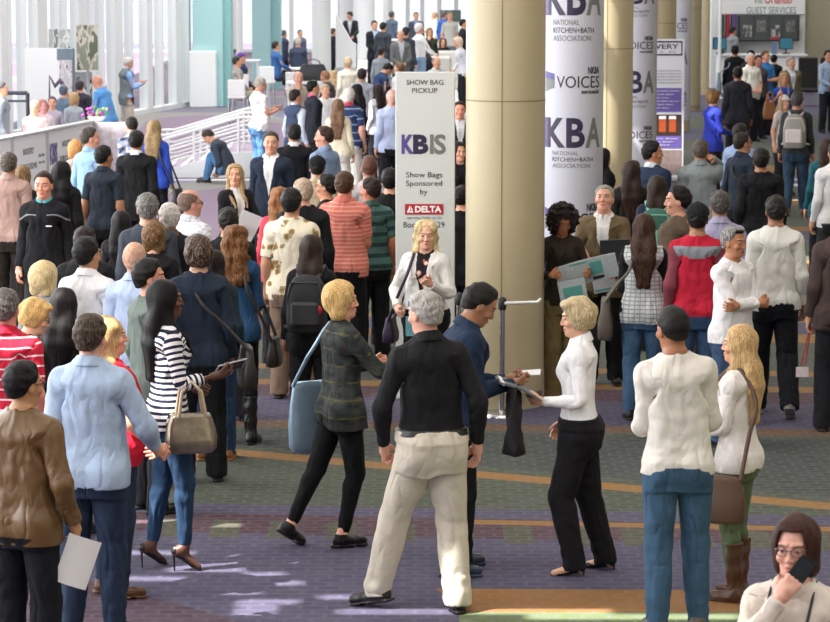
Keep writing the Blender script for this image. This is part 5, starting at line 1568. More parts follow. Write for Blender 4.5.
# strips along x for each row: emit merged runs without the holes
holes = np.zeros((nx, ny), bool)
for p, lx, ly, ang in spots:
    t_ = CZ / -SUN.z; cx_, cy_ = p.x - SUN.x * t_, p.y - SUN.y * t_
    gx = (xs[:, None] + cell / 2 - cx_); gy = (ys[None, :] + cell / 2 - cy_)
    u = gx * math.cos(ang) + gy * math.sin(ang); v_ = -gx * math.sin(ang) + gy * math.cos(ang)
    holes |= (np.abs(u) < max(lx / 2, cell * .51)) & (np.abs(v_) < max(ly / 2, cell * .51))
m = MB()
for j in range(ny):
    i = 0
    while i < nx:
        if holes[i, j]: i += 1; continue
        k = i
        while k < nx and not holes[k, j]: k += 1
        x0, x1, y0, y1 = xs[i], xs[i] + cell * (k - i), ys[j], ys[j] + cell
        m.add([(x0, y0, CZ), (x1, y0, CZ), (x1, y1, CZ), (x0, y1, CZ)], [(0, 1, 2, 3)]); i = k
ceil = m.build('ceiling', mat_plain('#d8d6d0', .8, name='ceiling_paint')); tag(ceil, kind='structure')

m = MB(); m.box((14.0, 38, 4.5), (.3, 84, 9)); tag(m.build('wall_side_blocker', mat_plain('#b4ad9a', .8, name='side_blocker')), kind='structure')  # unseen wall, added to cut light from the right
m = MB(); m.box((2, -5, 4.5), (26, .3, 9)); tag(m.build('wall_front_blocker', mat_plain('#8a8478', .8, name='front_blocker')), kind='structure')  # unseen wall behind the camera, added to reduce the fill from there

m = MB(); m.box((0, 78, 9.6), (30, 68.4, .2)); tag(m.build('ceiling', mat_plain('#d8d6d0', .8, name='ceiling_paint')), kind='structure')  # unseen ceiling over the back of the hall, added to keep the sun off
make_templates()
# ---------------------------------------------------------------- things people carry
def soft_bag(name, label, cat, top, size, yaw, mat, strap=None, smat=None, group=None, taper=.85, lod=20, flap=None, handles=None, tilt=0):
    w, d, h = size
    root = empty(name, top, yaw); root.rotation_euler[1] = tilt
    tag(root, label, cat, group)
    m = MB(); n = lod; prof = [(-h, .55), (-h * .985, .86), (-h * .9, 1.0), (-h * .6, 1.04), (-h * .3, .97), (-h * .08, taper), (-.0, taper * .93), (0.004, taper * .80)]
    vs = []; fs = []
    for z, s in prof:
        for k in range(n):
            a = 2 * PI * k / n; c, s_ = math.cos(a), math.sin(a)
            e = .45
            x = w / 2 * s * math.copysign(abs(c) ** e, c); y = d / 2 * (s if z < -h * .3 else s * .7) * math.copysign(abs(s_) ** e, s_)
            vs.append((x, y, z + .012 * math.sin(3 * a + z * 20) * (h)))
    for i in range(len(prof) - 1):
        for k in range(n): fs.append((i * n + k, i * n + (k + 1) % n, (i + 1) * n + (k + 1) % n, (i + 1) * n + k))
    fs.append(tuple(range(n))[::-1]); fs.append(tuple(range(len(vs) - n, len(vs))))
    m.add(vs, fs, 0, True); m.build('bag_body', mat, root)
    inv = Matrix.Translation(top) @ Matrix.Rotation(yaw, 4, 'Z') @ Matrix.Rotation(tilt, 4, 'Y'); inv = inv.inverted()
    if strap:
        m = MB(); m.tube([inv @ Vector(p) for p in strap], .013, 8); m.build('strap', smat or mat, root)
    if flap:
        m = MB(); m.box((0, d * .53, -h * .28), (w * .92, .012, h * .5), bev=.004); m.build('flap', smat or mat, root)
    if handles:
        for sy in (-1, 1):
            m = MB(); m.tube([(-w * .28, sy * d * .3, -.01), (-w * .2, sy * d * .2, handles * .7), (0, sy * d * .1, handles), (w * .2, sy * d * .2, handles * .7), (w * .28, sy * d * .3, -.01)], .011, 8); m.build('handle', smat or mat, root)
    return root

def shoulder_bag(inf, side, size, col, label, drop=.50, cat='bag', name='shoulder_bag', cross=False, metal=0, fwd=-.02, out=.0, group=None, rough=.5, yaw=PI / 2):
    sg = 1 if side == 'r' else -1
    m = inf['world']; P = inf['P']
    mt = mat_plain(col, rough, metal, name='bag_material', var=.12, scale=14, bumps=.2)
    sx = inf['s2'][0]
    top = m('chest', (sg * (sx + .115 + size[1] * .5 + out), fwd, 1.46 - drop))
    pk = m('chest', ((-sg if cross else sg) * (sx - .065), -.01, 1.478 + P.get('puff', 0) + .022))
    fr = m('chest', ((.0 if cross else sg * (sx - .03)), .165, 1.30)); bk = m('chest', ((.0 if cross else sg * (sx - .03)), -.165, 1.30))
    f0 = m('chest', (sg * (sx + .08 + out), .14 + fwd, 1.46 - drop * .8)); b0 = m('chest', (sg * (sx + .08 + out), -.14 + fwd, 1.46 - drop * .8))
    yw = inf['yaw'] + yaw
    hx_ = size[0] * .42; dv = Vector((math.cos(yw), math.sin(yw), 0)) * hx_
    if (f0 - top).dot(dv) < 0: dv = -dv
    ctl = [top + dv + Vector((0, 0, -.02)), top.lerp(fr, .55) + dv * .45, fr, pk, bk, top.lerp(bk, .55) - dv * .45, top - dv + Vector((0, 0, -.02))]
    st = []
    cc = [ctl[0]] + ctl + [ctl[-1]]
    for q_ in range(len(ctl) - 1):
        p0, p1, p2, p3 = cc[q_], cc[q_ + 1], cc[q_ + 2], cc[q_ + 3]
        for t_ in (0, .25, .5, .75):
            st.append(.5 * ((2 * p1) + (p2 - p0) * t_ + (2 * p0 - 5 * p1 + 4 * p2 - p3) * t_ ** 2 + (3 * p1 - p0 - 3 * p2 + p3) * t_ ** 3))
    st.append(ctl[-1])
    return soft_bag(name, label, cat, top, size, yw, mt, st, group=group)

def rucksack(inf, col, col2, label, size=(.31, .17, .44), name='backpack'):
    m = inf['world']; root = empty(name, (0, 0, 0)); tag(root, label, 'backpack')
    R = inf['frame']('chest'); c = m('chest', (0, -.235 - inf['P'].get('puff', 0), 1.22)); M4 = R.to_4x4()
    root.location = c; root.rotation_euler = R.to_euler()
    mt = mat_plain(col, .7, name='pack_cloth', var=.15, scale=20, bumps=.2); m2 = mat_plain(col2, .7, name='pack_trim', var=.1)
    b_ = MB(); n = 20; w, d, h = size; vs = []; fs = []
    prof = [(-.5, .7), (-.47, .93), (-.3, 1.0), (.1, .97), (.32, .86), (.45, .62), (.5, .25)]
    for z, s in prof:
        for k in range(n):
            a = 2 * PI * k / n; c_, s_ = math.cos(a), math.sin(a)
            vs.append((w / 2 * s * math.copysign(abs(c_) ** .5, c_), d / 2 * (s + .1) * math.copysign(abs(s_) ** .6, s_), z * h))
    for i in range(len(prof) - 1):
        for k in range(n): fs.append((i * n + k, i * n + (k + 1) % n, (i + 1) * n + (k + 1) % n, (i + 1) * n + k))
    fs.append(tuple(range(n))[::-1]); fs.append(tuple(range(len(vs) - n, len(vs)))); b_.add(vs, fs, 0, True); b_.build('pack_body', mt, root)
    b_ = MB(); b_.box((0, -d * .56, -.07), (w * .7, .05, h * .42), bev=.02); b_.build('front_pocket', m2, root)
    b_ = MB(); b_.tube([(-w * .38, -d * .35, -h * .3), (-w * .44, -d * .38, .1 * h), (-.1, -d * .42, .38 * h), (.1, -d * .42, .38 * h), (w * .44, -d * .38, .1 * h), (w * .38, -d * .35, -h * .3)], .009, 6); b_.build('zip', m2, root)
    for sg in (-1, 1):
        pts = [(sg * .07, d * .30, .40 * h), (sg * .10, .20, .265), (sg * .115, .30, .20), (sg * .12, .395, .05), (sg * .15, .34, -.12), (sg * .20, .18, -.20), (sg * .13, d * .4, -.19)]
        b_ = MB(); b_.tube(pts, .018, 8); b_.build('shoulder_strap', m2, root)
    return root

def sheet(name, label, cat, pts, w, mat, thick=.004, group=None, bow=.0, parts=None):
    """a paper or booklet: centre, right vector, up vector given as world vectors"""
    c, r, u, W_, H_ = pts
    r = r.normalized(); u = (u - r * u.dot(r)).normalized(); nrm = r.cross(u)
    root = empty(name, c); tag(root, label, cat, group)
    m = MB(); n = 8; vs = []; fs = []
    for q in range(n + 1):
        t = q / n - .5
        off = bow * (1 - 4 * t * t)
        for z in (-.5, .5):
            for k in (0, 1): vs.append(r * (t * W_) + u * (z * H_) + nrm * (off + (k - .5) * thick))
    for q in range(n):
        a = q * 4; b_ = a + 4
        fs += [(a, a + 2, b_ + 2, b_), (a + 1, b_ + 1, b_ + 3, a + 3), (a, b_, b_ + 1, a + 1), (a + 2, a + 3, b_ + 3, b_ + 2)]
    fs += [(0, 1, 3, 2), (n * 4, n * 4 + 2, n * 4 + 3, n * 4 + 1)]
    m.add(vs, fs); m.build('pages', mat, root)
    if parts:
        for (x, z, w_, h_, mt, nm) in parts:
            m = MB(); p = r * (x * W_) + u * (z * H_) + nrm * (bow * (1 - 4 * x * x) + thick * .5)
            R3 = Matrix((r, u, nrm)).transposed().to_4x4()
            m.box(p, (w_ * W_, h_ * H_, .003), M=R3); m.box(p - nrm * (thick), (w_ * W_, h_ * H_, .003), M=R3); m.build(nm, mt, root)
    return root
PAPER = mat_plain('#e8e8e6', .6, name='paper', var=.03)

def phone(inf, side, label, col='#101014', up=.06, scale=1.0, face=None, name='mobile_phone', fwd=.02):
    p = inf['palmR' if side == 'r' else 'palmL']; fr = inf['frame']('ha_' + side)
    sg = 1 if side == 'r' else -1
    u = fr @ Vector((sg * U[0], 0, U[2])); nrm = fr @ Vector((sg * PN[0], 0, PN[2]))
    root = empty(name, p + nrm * .008 + u * fwd); tag(root, label, 'phone')
    R3 = Matrix((u, nrm.cross(u), nrm)).transposed().to_4x4()
    m = MB(); m.box((0, 0, 0), (.135 * scale, .068 * scale, .009), M=R3, bev=.003); m.build('phone_case', mat_plain(col, .25, name='phone_case'), root)
    m = MB(); m.box(nrm * -.0055, (.118 * scale, .060 * scale, .002), M=R3); m.build('phone_screen', mat_plain('#222a30', .12, name='phone_screen'), root)
    return root

L, TAN, BRN, DRK, PINK = '#d8a88c', '#b88664', '#8a5a40', '#5a392b', '#dfa08a'
BK, DB, B_, GR, WH, BL, LB, RB = '#121012', '#2a1e18', '#4a3325', '#84807a', '#c8c5bf', '#b8904e', '#d8b878', '#6a3d24'
JN, JD, JM = ('denim', '#33496a'), ('denim', '#1f2c40'), ('denim', '#4a78a4')
Q = person
# ================================================================= foreground
mid = dict(lod=0)
a = Q(673, 305, 'man in a cream sweater and blue jeans, back turned, beside the long-haired blonde', h=1.84, side=-3.5, face=-4, head=(-22, 4), hair='buzz', haircol='#1b1614', skin='#a87252', top='jumper', topcol='#e2dcd4', bottom='jeans', botcol=('denim', '#3b5873'), shoecol='#5f5a52', armR='bent', armL='bent', legs='ease', **mid)
a2 = Q(741, 325, 'woman with long straight blond hair in a white cardigan and brown boots', h=1.62, sex='f', face=-62, head=(-10, 0), hair='verylong', haircol='#bf9a68', streak='#dcc296', top='shirt_long', hem=.80, topcol='#eae4e2', bottom='slim', botcol='#5d6b50', shoes='boot', shoecol='#4e2f20', armR='bent', armL='bent', legs='close', **mid)
shoulder_bag(a2, 'l', (.30, .10, .27), '#5a4030', 'brown leather shoulder bag at the hip of the long-haired blonde', drop=.62, out=-.02, fwd=.0)
w = Q(579, 298, 'woman in a white blouse and black trousers holding a folded brochure', h=1.70, sex='f', face=-80, head=(-10, 6), hair='crop', haircol='#b8a27c', streak='#dccdaa', skin='#dba88c', top='shirt_long', topcol='#eeeef0', collar=True, tuck=True, bottom='trousers', botcol='#17161b', shoes='pump', shoecol='#18151a', armL=((.15, .20, 1.12), (.4, -.6, -1), 40, 45), armR=((.27, .12, .93), (.4, -1, .1), -10, 25), legs=((.10, -.17, .09, -6, 8), (-.11, .0, .09, -6, 8)), **mid)
pl = w['palmL']
sheet('brochure', 'dark grey brochure held by the woman in a white blouse', 'brochure', (pl + Vector((-.085, -.02, .055)), Vector((1, .1, -.45)), Vector((.1, 1, -.04)), .28, .21), .3, mat_plain('#5a6262', .5, name='cover', var=.2), .012, bow=.015, parts=[(-.42, 0, .10, 1.0, PAPER, 'white_edge')])
g = Q(426, 290, 'grey-haired man in a black shirt and cream chinos walking away', h=1.86, face=-12, lean=3, head=(-30, 2), hair='short', haircol='#98948e', streak='#c4c0b8', skin='#d8a08a', top='shirt_long', topcol='#17171a', topname='shirt', collar='#1b1b1e', tuck=True, fat=.10, belt='#1c1c1c', bottom='trousers', botcol='#cfc6b6', armL=((.25, .12, .93), (.5, -.7, .3), -20, 50), armR=((.235, -.02, .91), (.4, -1, .1), -10, 22), legs=((.13, -.06, .087, 0, 4), (-.27, .14, .11, -12, 55)), side=-3, **mid)
p = Q(340, 282, 'blonde woman in a dark plaid coat and black leggings mid-step', h=1.70, sex='f', face=62, head=(24, 0), hair='bob', haircol='#c8a062', streak='#e8cc96', hairpuff=.006, skin='#e0a68c', top='coat', hem=.80, topcol=('plaid', '#22282a', '#3c423e', '#77703c', '#6a3a36'), bottom='slim', botcol='#0f0f12', shoecol='#100f12', armR='out', armL=((.14, .28, 1.17), (.5, -.6, -1), 40, 50), legs=((.09, -.05, .09, 0, 4), (-.09, -.34, .15, -34, 6)), **mid)
shoulder_bag(p, 'l', (.27, .08, .46), '#8fa8bc', 'pale metallic blue tote bag on the shoulder of the woman in plaid', drop=.40, metal=.35, rough=.3, fwd=-.10, out=.0, name='tote_bag')
q = p['palmR']; m = MB(); m.lathe([(.026, -.06), (.036, .05), (.038, .055), (.030, .06)], (0, 0, 0), 20); o = m.build('paper_cup', mat_plain('#d8d0b8', .5, name='cup_paper')); o.location = q + Vector((.045, 0, .03)); tag(o, 'small pale paper cup held out by the woman in plaid', 'cup')
n_ = Q(480, 283, 'man in a navy jumper reading a phone beside the cream column', h=1.80, face=78, lean=9, head=(4, 24), hair='full', haircol='#17130f', skin='#9a6a4c', top='jumper', topcol='#1b2a42', collar='#26354a', bottom='trousers', botcol='#17171c', shoecol='#2c3a4c', armR='phone', armL='phone', legs='ease2', **mid)
phone(n_, 'l', 'white phone held by the man in a navy jumper', '#e8e8ea', fwd=.06)
mm = MB(); wj = n_['world']
root = empty('hanging_jacket', wj('chest', (.14, .29, 1.19))); tag(root, 'black jacket draped over the forearm of the man in navy', 'jacket')
vs = []; fs = []; nn = 14
for i in range(9):
    z = -i * .052
    for k in range(nn):
        aa = 2 * PI * k / nn
        vs.append(((.030 + .012 * i * .3) * math.cos(aa) + .015 * math.sin(3 * aa + i), (.085 + .006 * i) * math.sin(aa) + .012 * math.sin(2 * aa + i * .8), z))
for i in range(8):
    for k in range(nn): fs.append((i * nn + k, i * nn + (k + 1) % nn, (i + 1) * nn + (k + 1) % nn, (i + 1) * nn + k))
fs.append(tuple(range(nn))); fs.append(tuple(range(8 * nn, 9 * nn))[::-1])
mm.add(vs, fs, 0, True); mm.build('draped_cloth', mat_plain('#17131a', .8, name='black_cloth', bumps=.3), root)
s_ = Q(164, 280, 'woman in a navy and white striped top and black heels', h=1.73, sex='f', face=72, head=(6, -2), hair='verylong', haircol='#0c0b0d', skin=DRK, brow='#0c0b0d', top='shirt_long', topcol=('armstripe', '#1c2238', '#e4e2e4', .036, .52), bottom='slim', botcol=('denim', '#1f3a58'), shoes='pump', shoecol='#0e0d0f', armR=((.16, .27, 1.17), (.4, -.5, -1), 60, 45), armL=((.20, .2, 1.05), (.6, -.6, -1), 30, 60), sleeve=.43, legs=((.085, .07, .150, -32, 10), (-.085, -.10, .150, -32, 6)), **mid)
phone(s_, 'r', 'silver phone held out by the woman in the striped top', '#b8bcc0', scale=1.5, fwd=.03)
hb = s_['world']('fa_r', s_['s2'] + U * (L1 + .07))
soft_bag('handbag', 'metallic bronze and white handbag on the arm of the woman in stripes', 'handbag', hb + Vector((.0, -.03, -.19)), (.30, .15, .235), s_['yaw'] + PI / 2, mat_plain('#8d8474', .28, .75, name='metallic_leather', var=.5, scale=10, bumps=.5), handles=.20, smat=mat_plain('#b8a890', .35, .3, name='handle_leather'), lod=28)
b1 = Q(22, 361, 'man in a brown leather jacket with glasses, nearest at the lower left', h=1.70, face=22, head=(25, 4), hair='full', haircol='#131113', skin='#b98a62', top='coat', topcol=('leather', '#6b5030'), bottom='trousers', botcol='#15181f', glasses='#15120f', armR=((.255, .06, .91), (.4, -1, .1), -20, 40), **mid)
pr = b1['palmR']; sheet('paper_sheet', 'white sheet of paper hanging from the hand of the man in brown leather', 'paper', (pr + Vector((.03, -.05, -.12)), Vector((1, .1, -.35)), Vector((.3, 0, 1)), .17, .26), 0, PAPER, .003, bow=.01)
Q(90, 314, 'man in a pale blue shirt and jeans behind the brown leather jacket', h=1.80, face=8, head=(10, 5), hair='full', haircol='#3a2e26', streak='#6a5a4c', skin='#d8a088', top='shirt_long', topcol='#a9bcd6', hem=.80, collar=True, puff=.006, fat=.25, bottom='jeans', botcol=('denim', '#1d2c44'), armR=((.28, .24, 1.02), (.6, -.7, -.6), 0, 35), armL='down', **mid)
Q(108, 316, 'blonde person in a bright red T-shirt half hidden behind the pale blue shirt', h=1.66, sex='f', face=60, head=(20, 0), hair='wavy', haircol='#c0a070', skin='#dda184', top='shirt_short', topcol='#c81f38', fat=.9, wide=1.25, bottom='jeans', botcol=JD, shoecol='#5c3c24', armR='fwd', **mid)
Q(4, 288, 'grey-haired man in a red and white striped polo at the left edge', h=1.76, face=8, hair='short', haircol='#55504c', streak='#8c8884', skin='#d09080', top='shirt_short', topcol=('armstripe', '#c0243e', '#f0d8dc', .062, .16), collar='#c0243e', fat=.3, bottom='jeans', botcol=JD, **mid)
wp = Q(796, 516, 'woman in a cream roll-neck pullover speaking into a phone at the lower right', h=1.66, sex='f', face=196, head=(6, 2), hair='bob', haircol='#3a2018', skin='#e2ac98', top='jumper', topcol='#ddd2c6', fat=.3, bottom='trousers', armR='mouth', armL='down', glasses='#6a5a54', **mid)
phone(wp, 'r', 'black phone at the mouth of the woman in a cream roll-neck', fwd=.04)
m = MB(); m.lathe([(.074, -.02), (.078, .02), (.070, .055), (.060, .058)], (0, 0, 0), 32); o = m.build('roll_neck', cloth('#ddd2c6'), wp['root']); o.location = (0, .0, 1.44 * wp['sc'])
# a camera hanging before her
cm = empty('camera', wp['world']('chest', (.06, .30, 1.20))); tag(cm, 'grey and black camera before the woman in the cream roll-neck', 'camera')
m = MB(); m.box((0, 0, 0), (.15, .07, .10), bev=.012); m.build('camera_body', mat_plain('#2c2c30', .4, name='camera_plastic'), cm)
m = MB(); m.box((0, -.005, .065), (.06, .06, .045), bev=.010); m.build('viewfinder', mat_plain('#6c6c72', .35, name='camera_grey'), cm)
m = MB(); R_ = Matrix.Rotation(PI / 2, 4, 'X'); m.tube([(0, -.03, -.005), (0, -.09, -.005)], [.036, .034], 20); m.build('lens', mat_plain('#18181a', .3, name='lens_black'), cm)
m = MB(); ww = wp['world']; iv = Matrix.Translation(cm.location).inverted()
m.tube([(-.075, 0, .04), iv @ ww('chest', (.10, .17, 1.36)), iv @ ww('chest', (.085, .0, 1.50)), iv @ ww('chest', (0, -.10, 1.49)), iv @ ww('chest', (-.085, .0, 1.50)), iv @ ww('chest', (-.07, .17, 1.36)), (.075, 0, .04)], .006, 6); m.build('neck_strap', mat_plain('#1a1a1c', .6, name='strap_black'), cm)

# ================================================================= middle left, the crowd
Q(63, 288, 'woman with very long straight black hair, seen from behind', sex='f', h=1.62, face=15, hair='verylong', haircol='#141011', top='shirt_long', topcol='#2a2226', lod=1)
Q(34, 299, 'woman with short blond hair and glasses looking down to the right', sex='f', h=1.60, face=70, head=(10, 18), hair='crop', haircol='#c8a468', glasses='#222222', skin='#e0b090', top='shirt_long', topcol='#1c1c20')
Q(43, 263, 'woman with a puffy blond bob and pale grey top', sex='f', h=1.60, face=20, hair='bob', hairpuff=.012, haircol='#cdb484', streak='#ead6a8', top='jumper', topcol='#8d8f92')
Q(86, 237, 'black-haired man in a white shirt and glasses, seen from behind', h=1.76, face=15, head=(20, 0), hair='full', haircol='#100f11', skin='#b88a66', glasses='#8a8a8a', top='shirt_long', topcol='#e6e6e8', collar=True)
Q(84, 226, 'dark-haired man in black behind the white-shirted man with glasses', h=1.74, face=0, hair='short', haircol='#241a16', top='coat', topcol='#17171b')
Q(134, 242, 'bald man in a pale blue shirt', h=1.74, face=12, hair='buzz', haircol='#c49a84', skin='#d6a48c', top='shirt_long', topcol='#b4c4e2', collar=True)
Q(148, 259, 'man with wavy black hair in profile, grey-green jacket', h=1.72, face=62, head=(22, 0), hair='full', haircol='#15120f', skin='#c98f76', hairpuff=.004, top='coat', topcol='#66706a')
n21 = Q(198, 237, 'person in a navy blazer with brown hair clipped back', h=1.76, face=-12, hair='crop', haircol='#33251e', streak='#8d7866', hairpuff=.008, skin='#c89a80', top='coat', topcol='#222c3c', fat=.1, bottom='trousers', botcol='#101014', armR='down', armL='bent')
shoulder_bag(n21, 'r', (.36, .11, .30), '#26221f', 'black satchel on a brown strap behind the person in the navy blazer', drop=.48, cross=True, fwd=-.08, name='satchel')
n24 = Q(235, 225, 'woman with curly auburn hair in a blue denim shirt', h=1.70, sex='f', face=8, hair='wavy', haircol='#5e3a20', streak='#9a6a3c', top='shirt_long', topcol=('denim', '#1f4468'), hem=.82, bottom='slim', botcol='#0f1016', shoes='boot', shoecol='#121114', armR='bent')
shoulder_bag(n24, 'r', (.24, .10, .22), '#241c1a', 'small dark shoulder bag beside the woman in the denim shirt', drop=.60)
Q(213, 250, 'person in dark jeans and tan shoes beyond the navy blazer', h=1.58, sex='f', face=0, hair='long', haircol='#1c1512', top='jumper', topcol='#23303a', bottom='jeans', botcol=('denim', '#1d3450'), shoecol='#8a5a30')
Q(121, 211, 'woman with long black hair beside the man in a grey suit', sex='f', h=1.57, face=5, hair='long', haircol='#100d0e', top='jumper', topcol='#201c20')
Q(147, 193, 'grey-haired man in a grey suit, seen from behind', h=1.84, face=-5, hair='full', haircol='#5c5a58', streak='#a09c98', skin='#cf9a82', top='coat', topcol='#3a3f4a')
Q(169, 203, 'white-haired man in a dark jacket with a brown collar', h=1.74, face=-20, hair='full', haircol='#b8b4ae', streak='#e4e0da', skin='#d8a088', top='coat', topcol='#1b1e26', collar='#6a4c34')
Q(189, 189, 'bald man with glasses in a white checked shirt', h=1.76, face=35, head=(28, 0), hair='ring', haircol='#6e5a50', skin='#c98f7c', glasses='#1a1614', top='shirt_long', topcol=('check', '#dcdce2', '#b4b8c8', .028), collar=True)
Q(154, 222, 'woman with highlighted brown hair and a black top', sex='f', h=1.70, face=15, hair='bob', haircol='#5a3e28', streak='#a88858', top='jumper', topcol='#161518')
Q(8, 152, 'grey-brown haired man in a dusty pink shirt, seen from behind', h=1.80, face=5, hair='short', haircol='#4a423c', streak='#7a7068', skin='#b98868', top='shirt_long', topcol='#ab8d84', collar=True, puff=.006, bottom='trousers', botcol='#2a2320')
Q(22, 166, 'woman with long blond-streaked hair and black clothes behind the dusty pink shirt', sex='f', h=1.60, face=10, hair='long', haircol='#6a5036', streak='#b09468', top='coat', topcol='#161518')
j3 = Q(43.5, 171, 'man in a black zip jacket with a teal collar facing the camera', h=1.80, face=184, head=(4, 2), hair='short', haircol='#2e221c', skin='#d89880', top='coat', topcol=('chestline', '#16161a', '#8a8c94'), inner=None, collar='#4fa0a8', bottom='trousers', botcol='#2a2a30', armR='down', armL='down')
m = MB(); m.box((-.07, .142, 1.31), (.055, .012, .010)); m.build('logo_strip', SIGNW, j3['root'])
Q(61, 162, 'woman with long black hair and a black coat behind the zip jacket', sex='f', h=1.66, face=10, hair='long', haircol='#0e0d0f', hairpuff=.01, top='coat', topcol='#131316', puff=.01)
Q(89, 127, 'man in a light blue shirt looking right beside the booth', h=1.82, face=35, head=(42, 0), hair='short', haircol='#3c3630', streak='#5c564e', skin='#d59a82', top='shirt_long', topcol='#8fb0cc', collar=True, lanyard='#2a3a5a')
Q(75, 140, 'person with pale orange hair before the booth front', sex='f', h=1.60, face=0, hair='bob', haircol='#c98f58', top='jumper', topcol='#b8a8a0')
Q(103, 145, 'black-haired man in a charcoal short-sleeved shirt', h=1.78, face=18, head=(20, 0), hair='short', haircol='#131113', skin='#a87656', top='shirt_short', topcol='#272e3a', collar=True, bottom='trousers', botcol='#15161a', armR='down')
k8 = Q(136, 130, 'man in a black suit seen from behind near the handrails', h=1.82, face=10, hair='short', haircol='#1b1817', skin='#b98868', top='jacket_open', topcol='#16171a', inner='#e6e6ea', armR='down')
w9 = Q(154, 120, 'woman with long blond-brown hair in a bright blue top', sex='f', h=1.68, face=10, hair='verylong', haircol='#86704e', streak='#b89c70', top='shirt_long', topcol='#2f4fb4', armR='down', bottom='slim')
shoulder_bag(w9, 'r', (.34, .12, .34), '#1a181c', 'large black bag beside the woman in bright blue', drop=.62)
Q(132, 117, 'dark-haired person in navy and white beyond the black suit', h=1.66, face=-20, hair='full', haircol='#221c18', top='shirt_long', topcol=('plaid', '#1c2a4c', '#c8cee0', '#8090b8', '#e8e8f0'), lean=15)
# ---- centre left
w25 = Q(235, 164, 'woman with long blond hair in a black blazer holding white papers', sex='f', h=1.66, face=150, head=(30, -6), hair='verylong', haircol='#9a7e56', streak='#c4ac84', skin='#d8a084', top='jacket_open', topcol='#18171b', inner='#d8d0cc', armR='bent', armL='rest')
sheet('paper_sheets', 'white printed papers held by the woman in the black blazer', 'paper', (w25['world']('chest', (.02, .30, 1.10)), Vector((1, .3, -.45)), Vector((.30, -.3, 1)), .22, .32), 0, mat_plain('#dfe0e4', .6, name='printed_paper', var=.1, scale=60), .008)
Q(271, 131, 'man in a navy suit and open white shirt facing the camera', h=1.84, face=190, head=(-10, 0), hair='short', haircol='#3a332e', streak='#6a645e', skin='#d09a80', top='jacket_open', topcol='#212b3c', inner='#e0dede', armR='down', armL='down')
Q(294, 123, 'man in a black suit seen from behind, dark hair', h=1.80, face=-5, hair='short', haircol='#1c1a1a', skin='#c08a6c', top='jacket_open', topcol='#15161a', inner='#d8d8dc')
Q(325, 126, 'brown-haired man in a blue-grey shirt in profile to the left', h=1.80, face=-50, head=(-35, 0), hair='short', haircol='#3a2820', skin='#d89a84', top='shirt_long', topcol='#7d90ae', collar=True)
Q(317, 156, 'man in a black cap and tan shirt', h=1.72, face=0, hair='short', haircol='#1a1614', cap='#121214', top='shirt_long', topcol='#b8a88c', collar=True)
Q(327, 174, 'black-haired man with glasses in dark clothes facing left', h=1.70, face=-75, hair='full', haircol='#14110f', skin='#c08a6c', glasses='#15120f', top='shirt_long', topcol='#1a1a1e')
Q(303, 178, 'man with thin sandy-grey hair in a black suit', h=1.80, face=-15, hair='short', haircol='#a08a78', streak='#c8b4a0', skin='#d8a088', top='coat', topcol='#14151a', puff=.008)
Q(291, 188, 'man in a cream floral shirt seen from behind', h=1.80, face=12, hair='full', haircol='#151213', skin='#b9856a', top='shirt_short', puff=.008, topcol=('floral', '#ddd3be', '#a08c66', '#86683e'), fat=.35, bottom='trousers', botcol='#7d6858', armR='bent')
Q(280, 187, 'woman with reddish blond hair in a pink top', sex='f', h=1.66, face=5, hair='wavy', haircol='#8a5c38', top='shirt_long', topcol='#d8485c')
Q(228, 207, 'man with black hair in black clothes below the woman with papers', h=1.74, face=-10, hair='short', haircol='#1c1815', skin='#b98868', top='coat', topcol='#15161a', bottom='trousers')
Q(344, 171, 'brown-haired man in a coral striped polo', h=1.82, face=8, hair='short', haircol='#463022', skin='#d8957c', top='shirt_short', topcol=('armstripe', '#cf7466', '#e0a090', .035, .3), collar='#cf7466', fat=.3, puff=.006, bottom='trousers', botcol='#121217', armR='bent')
Q(369, 155, 'man with a shaved head behind the coral polo', h=1.80, face=-10, hair='buzz', haircol='#5a3c30', skin='#b07c66', top='shirt_long', topcol='#a8a0a0')
Q(371, 177, 'dark-haired man in a green striped polo looking left', h=1.72, face=-20, head=(-30, 0), hair='short', haircol='#241a16', skin='#b8785c', top='shirt_short', topcol=('armstripe', '#4a6e6a', '#2a4244', .10, .4), collar='#3a5654', fat=.2, bottom='trousers', botcol='#121316')
Q(390, 168, 'dark-haired person in black at the left edge of the pickup sign', h=1.74, face=10, hair='full', haircol='#15120f', top='coat', topcol='#141416')
w38 = Q(311, 235, 'woman with dark brown hair in black carrying a black backpack', sex='f', h=1.64, face=8, hair='long', haircol='#2c1e18', top='coat', topcol='#121216', bottom='trousers', botcol='#101013')
rucksack(w38, '#1a1a1e', '#2a2a2e', 'black backpack with a red badge on the dark-haired woman')
m = MB(); bp = w38['world']('chest', (.10, -.33, 1.18)); m.lathe([(0.001, .0), (.04, .004), (.04, .012), (.001, .016)], (0, 0, 0), 20); o = m.build('pin_badge', mat_plain('#b01c30', .4, name='red_pin')); o.location = bp; o.rotation_euler = (rad(90), 0, 0); tag(o, 'round red pin badge on the black backpack', 'badge')
k97 = Q(426, 220, 'blonde woman in a white denim jacket before the pickup sign', sex='f', h=1.66, face=196, head=(-18, 4), hair='wavy', haircol='#c8b080', streak='#e6d2a0', skin='#dba68e', top='jacket_open', hem=.98, topcol='#d9d6d2', inner=('floral', '#17151a', '#b05a48', '#c8c8c8'), collar=False, fat=.25, bottom='trousers', botcol='#111114', armL=((.12, .26, 1.24), (.6, -.4, -1), 60, 60), armR=((.20, .16, 1.03), (.6, -.6, -.5), 0, 50), lod=0)
phone(k97, 'l', 'small dark phone raised by the woman in the white denim jacket', fwd=.0, scale=.7)
